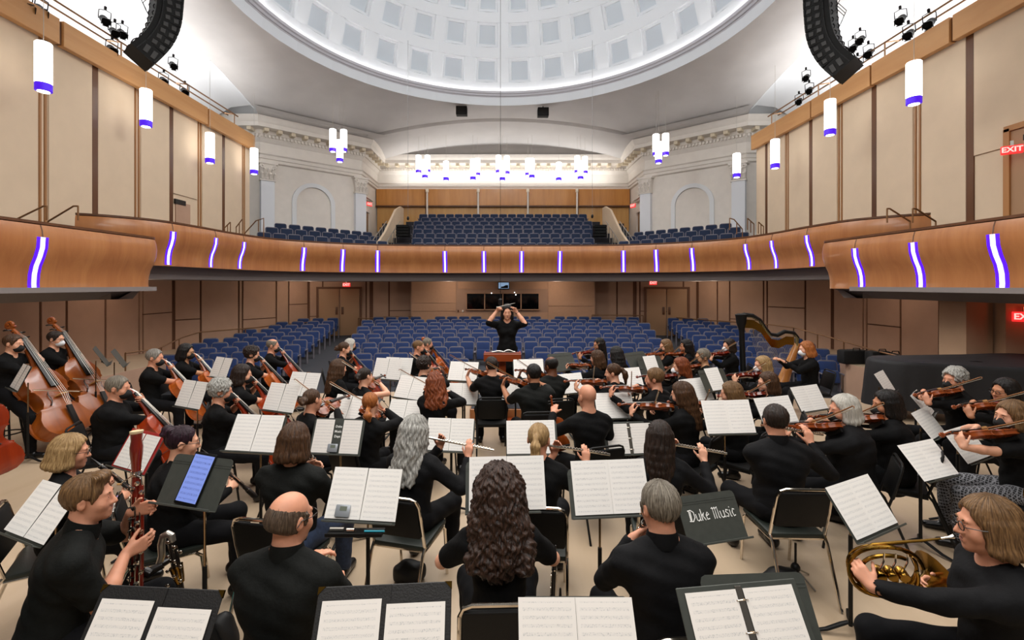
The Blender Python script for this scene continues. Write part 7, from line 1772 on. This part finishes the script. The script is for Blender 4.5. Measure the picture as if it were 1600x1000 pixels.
# ---- small things on and around the stands
def tuner(px, py, Y, rz, lab):
    t = empty('tuner', P(px, py, Y)); t.rotation_euler = (R(-28), 0, rz)
    b = MB(); b.rbox((0, 0, 0), (0.10, 0.012, 0.075), 0.006, 2); b.build('case', mat('tuner_silver', '9aa0a6', 0.4, 0.3), t); b = MB(); b.box((0.005, -0.0065, 0.014), (0.048, 0.002, 0.026)); b.build('display', mat('lcd_olive', '6d7468', 0.3), t, smooth=0)
    tag(t, lab, 'tuner'); return t
for Mt, lab in ((DM10 @ Matrix.Translation((-0.12, 0.065, 0.022)), 'small silver tuner at the lower left of the balding man\'s music'), (DESK_M527 @ Matrix.Translation((-0.02, 0.06, 0.016)), 'small silver tuner on the stand with the dark lettered strip')):
    tuner(0, 0, 1, 0, lab).matrix_world = Mt @ Matrix.Rotation(R(-90), 4, 'X')
t = empty('clip_tray', DM10 @ V(0, -0.055, 0.03)); b = MB(); b.rbox((0, 0, 0), (0.36, 0.1, 0.012), 0.004, 1); b.box((0, -0.05, 0.01), (0.36, 0.005, 0.02)); b.build('tray', M_black, t); b = MB(); b.tube([(0, 0, 0), (0, 0.04, -0.02)], 0.01, 6); b.build('clamp', M_black, t); tag(t, 'black accessory tray clipped under the balding man\'s music stand', 'tray')
for px, m, lab, L in ((532, M_steel, 'silver pencil case tin on the black accessory tray', 0.09), (592, mat('cyan_plastic', '2f9fb5', 0.35), 'cyan pencil lying on the black accessory tray', 0.13), (554, M_silver, 'silver mouthpiece cap on the black accessory tray', 0.05)):
    q = DM10 @ V((px - 562) / 240, -0.055, 0.03) + V(0, 0, 0.012); b = MB(); b.tube([(-L / 2, 0, 0), (L / 2, 0, 0.0)], 0.013 if L < 0.1 else 0.006, 10); o = b.build('pencil' if 'pencil l' in lab else ('tin' if 'tin' in lab else 'mouthpiece_cap'), m); o.location = q + V(0, 0, 0.004); tag(o, lab, 'pencil' if 'pencil l' in lab else 'accessory')
# clarinet on a peg by the curly-haired woman
inst('clarinet', 0, Matrix.Translation(P(868, 852, 2.85)) @ Matrix.Rotation(R(3), 4, 'Y'), 'black clarinet standing on a floor peg right of the curly-haired woman', 'clarinet', 'woodwinds')
q = P(868, 852, 2.85); t = empty('instrument_peg', (q.x + 0.03, q.y, 0)); b = MB(); b.lathe([(0.0, 0.02), (0.02, 0.03), (0.012, 0.4), (0.006, 0.5)], 10); b.build('peg', M_black, t)
for k in range(4):
    b = MB(); b.tube([(0, 0, 0.04), (0.14 * math.cos(k * 1.57), 0.14 * math.sin(k * 1.57), 0.008)], 0.008, 6); b.build('leg', M_black, t)
tag(t, 'black floor peg stand under the upright clarinet', 'instrument stand')
q = P(1243, 895, 3.7); t = empty('instrument_peg', (q.x, q.y, 0)); b = MB(); b.sphere((0, 0, 0.1), (0.035, 0.035, 0.04)); b.tube([(0, 0, 0.1), (0, 0, 0.3)], 0.009, 8); b.build('peg', M_black, t)
for k in range(4):
    b = MB(); b.tube([(0, 0, 0.1), (0.16 * math.cos(k * 1.57 + .4), 0.16 * math.sin(k * 1.57 + .4), 0.008)], 0.007, 6); b.build('leg', M_steel, t)
tag(t, 'empty black peg stand on the floor under the chrome chair at right', 'instrument stand')
# bags on the floor
def bag(px, py, Y, size, m, lab, strap=True):
    q = P(px, py, Y); t = empty('soft_bag', (q.x, q.y, 0))
    F = Field((-size[0], -size[1], -0.02), size and (size[0], size[1], size[2] + 0.15), 0.014); F.ell((0, 0, size[2] * 0.5), (size[0] * 0.6, size[1] * 0.6, size[2] * 0.5), 0); F.cone((-size[0] * 0.35, 0, size[2] * 0.35), (size[0] * 0.35, 0, size[2] * 0.4), size[1] * 0.5, size[1] * 0.45, 0.05); F.wob(lambda x, y, z: np.sin(x * 40 + z * 20) * np.sin(y * 35 + z * 30), 0.008); F.half((0, 0, 0.0), (0, 0, -1))
    link('shell', F.mesh('shell', m), t)
    if strap:
        b = MB(); b.tube([(-0.1, -size[1] * 0.5, size[2] * 0.8), (-0.05, -size[1] * 0.62, size[2] * 1.05), (0.05, -size[1] * 0.62, size[2] * 0.6), (0.08, -size[1] * 0.66, size[2] * 0.2)], 0.012, 6, sq=2); b.build('strap', M_black, t)
        b = MB(); b.tube([(0.03, -size[1] * 0.68, size[2] * 0.52), (0.075, -size[1] * 0.68, size[2] * 0.52), (0.075, -size[1] * 0.68, size[2] * 0.42), (0.03, -size[1] * 0.68, size[2] * 0.42)], 0.004, 6, closed=True); b.build('buckle', M_silver, t)
    tag(t, lab, 'bag')
M_bag = mat('black_nylon', '0c0c0d', 0.6)
bag(347, 925, 2.7, (0.16, 0.13, 0.46), M_bag, 'black bag with silver buckle on the floor left of the balding man')
bag(246, 905, 3.0, (0.2, 0.16, 0.42), mat('teal_cloth', '0f5a58', 0.8), 'teal cloth bag on the floor behind the low clarinet', False)
bag(640, 905, 3.7, (0.2, 0.13, 0.16), M_bag, 'low black bag on the floor under the grey wavy-haired flutist\'s chair', False)
bag(1222, 900, 3.6, (0.2, 0.15, 0.16), M_bag, 'black bag on the floor beside the piccolo man\'s chair', False)
# empty chairs and others seen near the frame edge
chair((1.55, 1.95, 0), R(6), True, 'empty chrome framed chair behind the ring binder stand at lower right')
chair((-2.35, 1.8, 0), R(-20), True, 'chrome framed chair cut by the lower left corner')
# cello at the very left edge (only its red belly shows)
inst('cello', 1, frame(P(-14, 745, 4.6), *orth(nrm(-0.1, -0.1, 1), V(0.7, -0.6, 0.2))), 'red cello cut off by the left frame edge', 'cello', 'cellos')

for ps in PROTO.values():
    for p in ps:
        if not p.get('label'):
            for c in list(p.children_recursive) + [p]: bpy.data.objects.remove(c)

for o in COL.objects:
    if o.get('label') and len(o['label'].replace(',', '').split()) > 16: print('LONG', o.name, o['label'])
# ================================================================= LIGHT AND CAMERA
def area(name, loc, size, energy, rot=(0, 0, 0), col=(1, 0.95, 0.88), sy=None, spread=None):
    l = bpy.data.lights.new(name, 'AREA'); l.energy = energy; l.color = col; l.size = size
    if sy: l.shape = 'RECTANGLE'; l.size_y = sy
    if spread: l.spread = spread
    o = bpy.data.objects.new(name, l); COL.objects.link(o); o.location = loc; o.rotation_euler = rot; return o
def point(name, loc, energy, r=0.2, col=(1, 0.95, 0.88)):
    l = bpy.data.lights.new(name, 'POINT'); l.energy = energy; l.color = col; l.shadow_soft_size = r
    o = bpy.data.objects.new(name, l); COL.objects.link(o); o.location = loc; return o
# stage wash from the grid above the orchestra
area('stage_wash', (0, 4.5, 9.4), 8.5, LE['stage'], col=(1, 0.965, 0.92), sy=6.0)
area('stage_wash_back', (0, -1.5, 7.5), 8.0, LE['front'], rot=(R(38), 0, 0), col=(1, 0.97, 0.93), sy=2.0)
# cove lights on the wall shelves, shining up into the side bays
for s in (-1, 1):
    area('cove_strip', (s * 12.2, 11.5, 8.85), 0.5, LE['cove'], rot=(R(180), 0, 0), col=(1, 0.98, 0.97), sy=15)
area('back_cove', (0, 28.6, 8.75), 14, LE['backcove'], rot=(R(180), 0, 0), col=(1, 0.98, 0.95), sy=0.6)
point('dome_fill', (0, 13.9, 12.1), LE['dome'], 1.0, (0.93, 0.97, 1.0))  # unseen fill added inside the dome; no lamp hangs there
# hall house lights
area('house_light', (0, 14.5, 11.1), 9, LE['house'], col=(1, 0.95, 0.88), sy=9)
for s in (-1, 1):
    for k, y in enumerate((18.6, 20.2)):
        point('under_balcony_downlight', (s * 8.6, y, 2.45), LE['under'], 0.1, (1, 0.8, 0.62))
    point('under_balcony_downlight', (s * 2.5, 21.2, 2.45), LE['under'] * 1.3, 0.1, (1, 0.82, 0.66))
    point('under_balcony_downlight', (s * 10.8, 13.5, 2.4), LE['under'] * 0.9, 0.1, (1, 0.78, 0.62))
point('exit_glow', (10.4, 8.7, 1.95), 2.2, 0.1, (1, 0.10, 0.02))
w = bpy.data.worlds.new('ambient_fill'); SC.world = w; w.use_nodes = True  # even ambient fill added all round, not from any lamp of the hall
w.node_tree.nodes['Background'].inputs[0].default_value = (1.0, 0.96, 0.92, 1); w.node_tree.nodes['Background'].inputs[1].default_value = LE['world']
cam = bpy.data.cameras.new('camera'); cam.sensor_width = 36; cam.sensor_fit = 'HORIZONTAL'; cam.lens = FPX / 1600 * 36
cam.shift_x = (800 - CXP) / 1600; cam.shift_y = -(500 - CYP) / 1600; cam.clip_start = 0.05; cam.clip_end = 200
co = bpy.data.objects.new('camera', cam); COL.objects.link(co); co.location = (0, 0, CAMH); co.rotation_euler = (R(90), 0, 0)
SC.camera = co
SC.view_settings.view_transform = 'Standard'; SC.view_settings.look = 'None'; SC.view_settings.gamma = 1; SC.view_settings.use_curve_mapping = False
SC.view_settings.exposure = LE['exposure']
SC.cycles.use_denoising = True; SC.cycles.max_bounces = 8; SC.cycles.diffuse_bounces = 4; SC.cycles.glossy_bounces = 3; SC.cycles.sample_clamp_indirect = 6; SC.cycles.caustics_reflective = False; SC.cycles.caustics_refractive = False
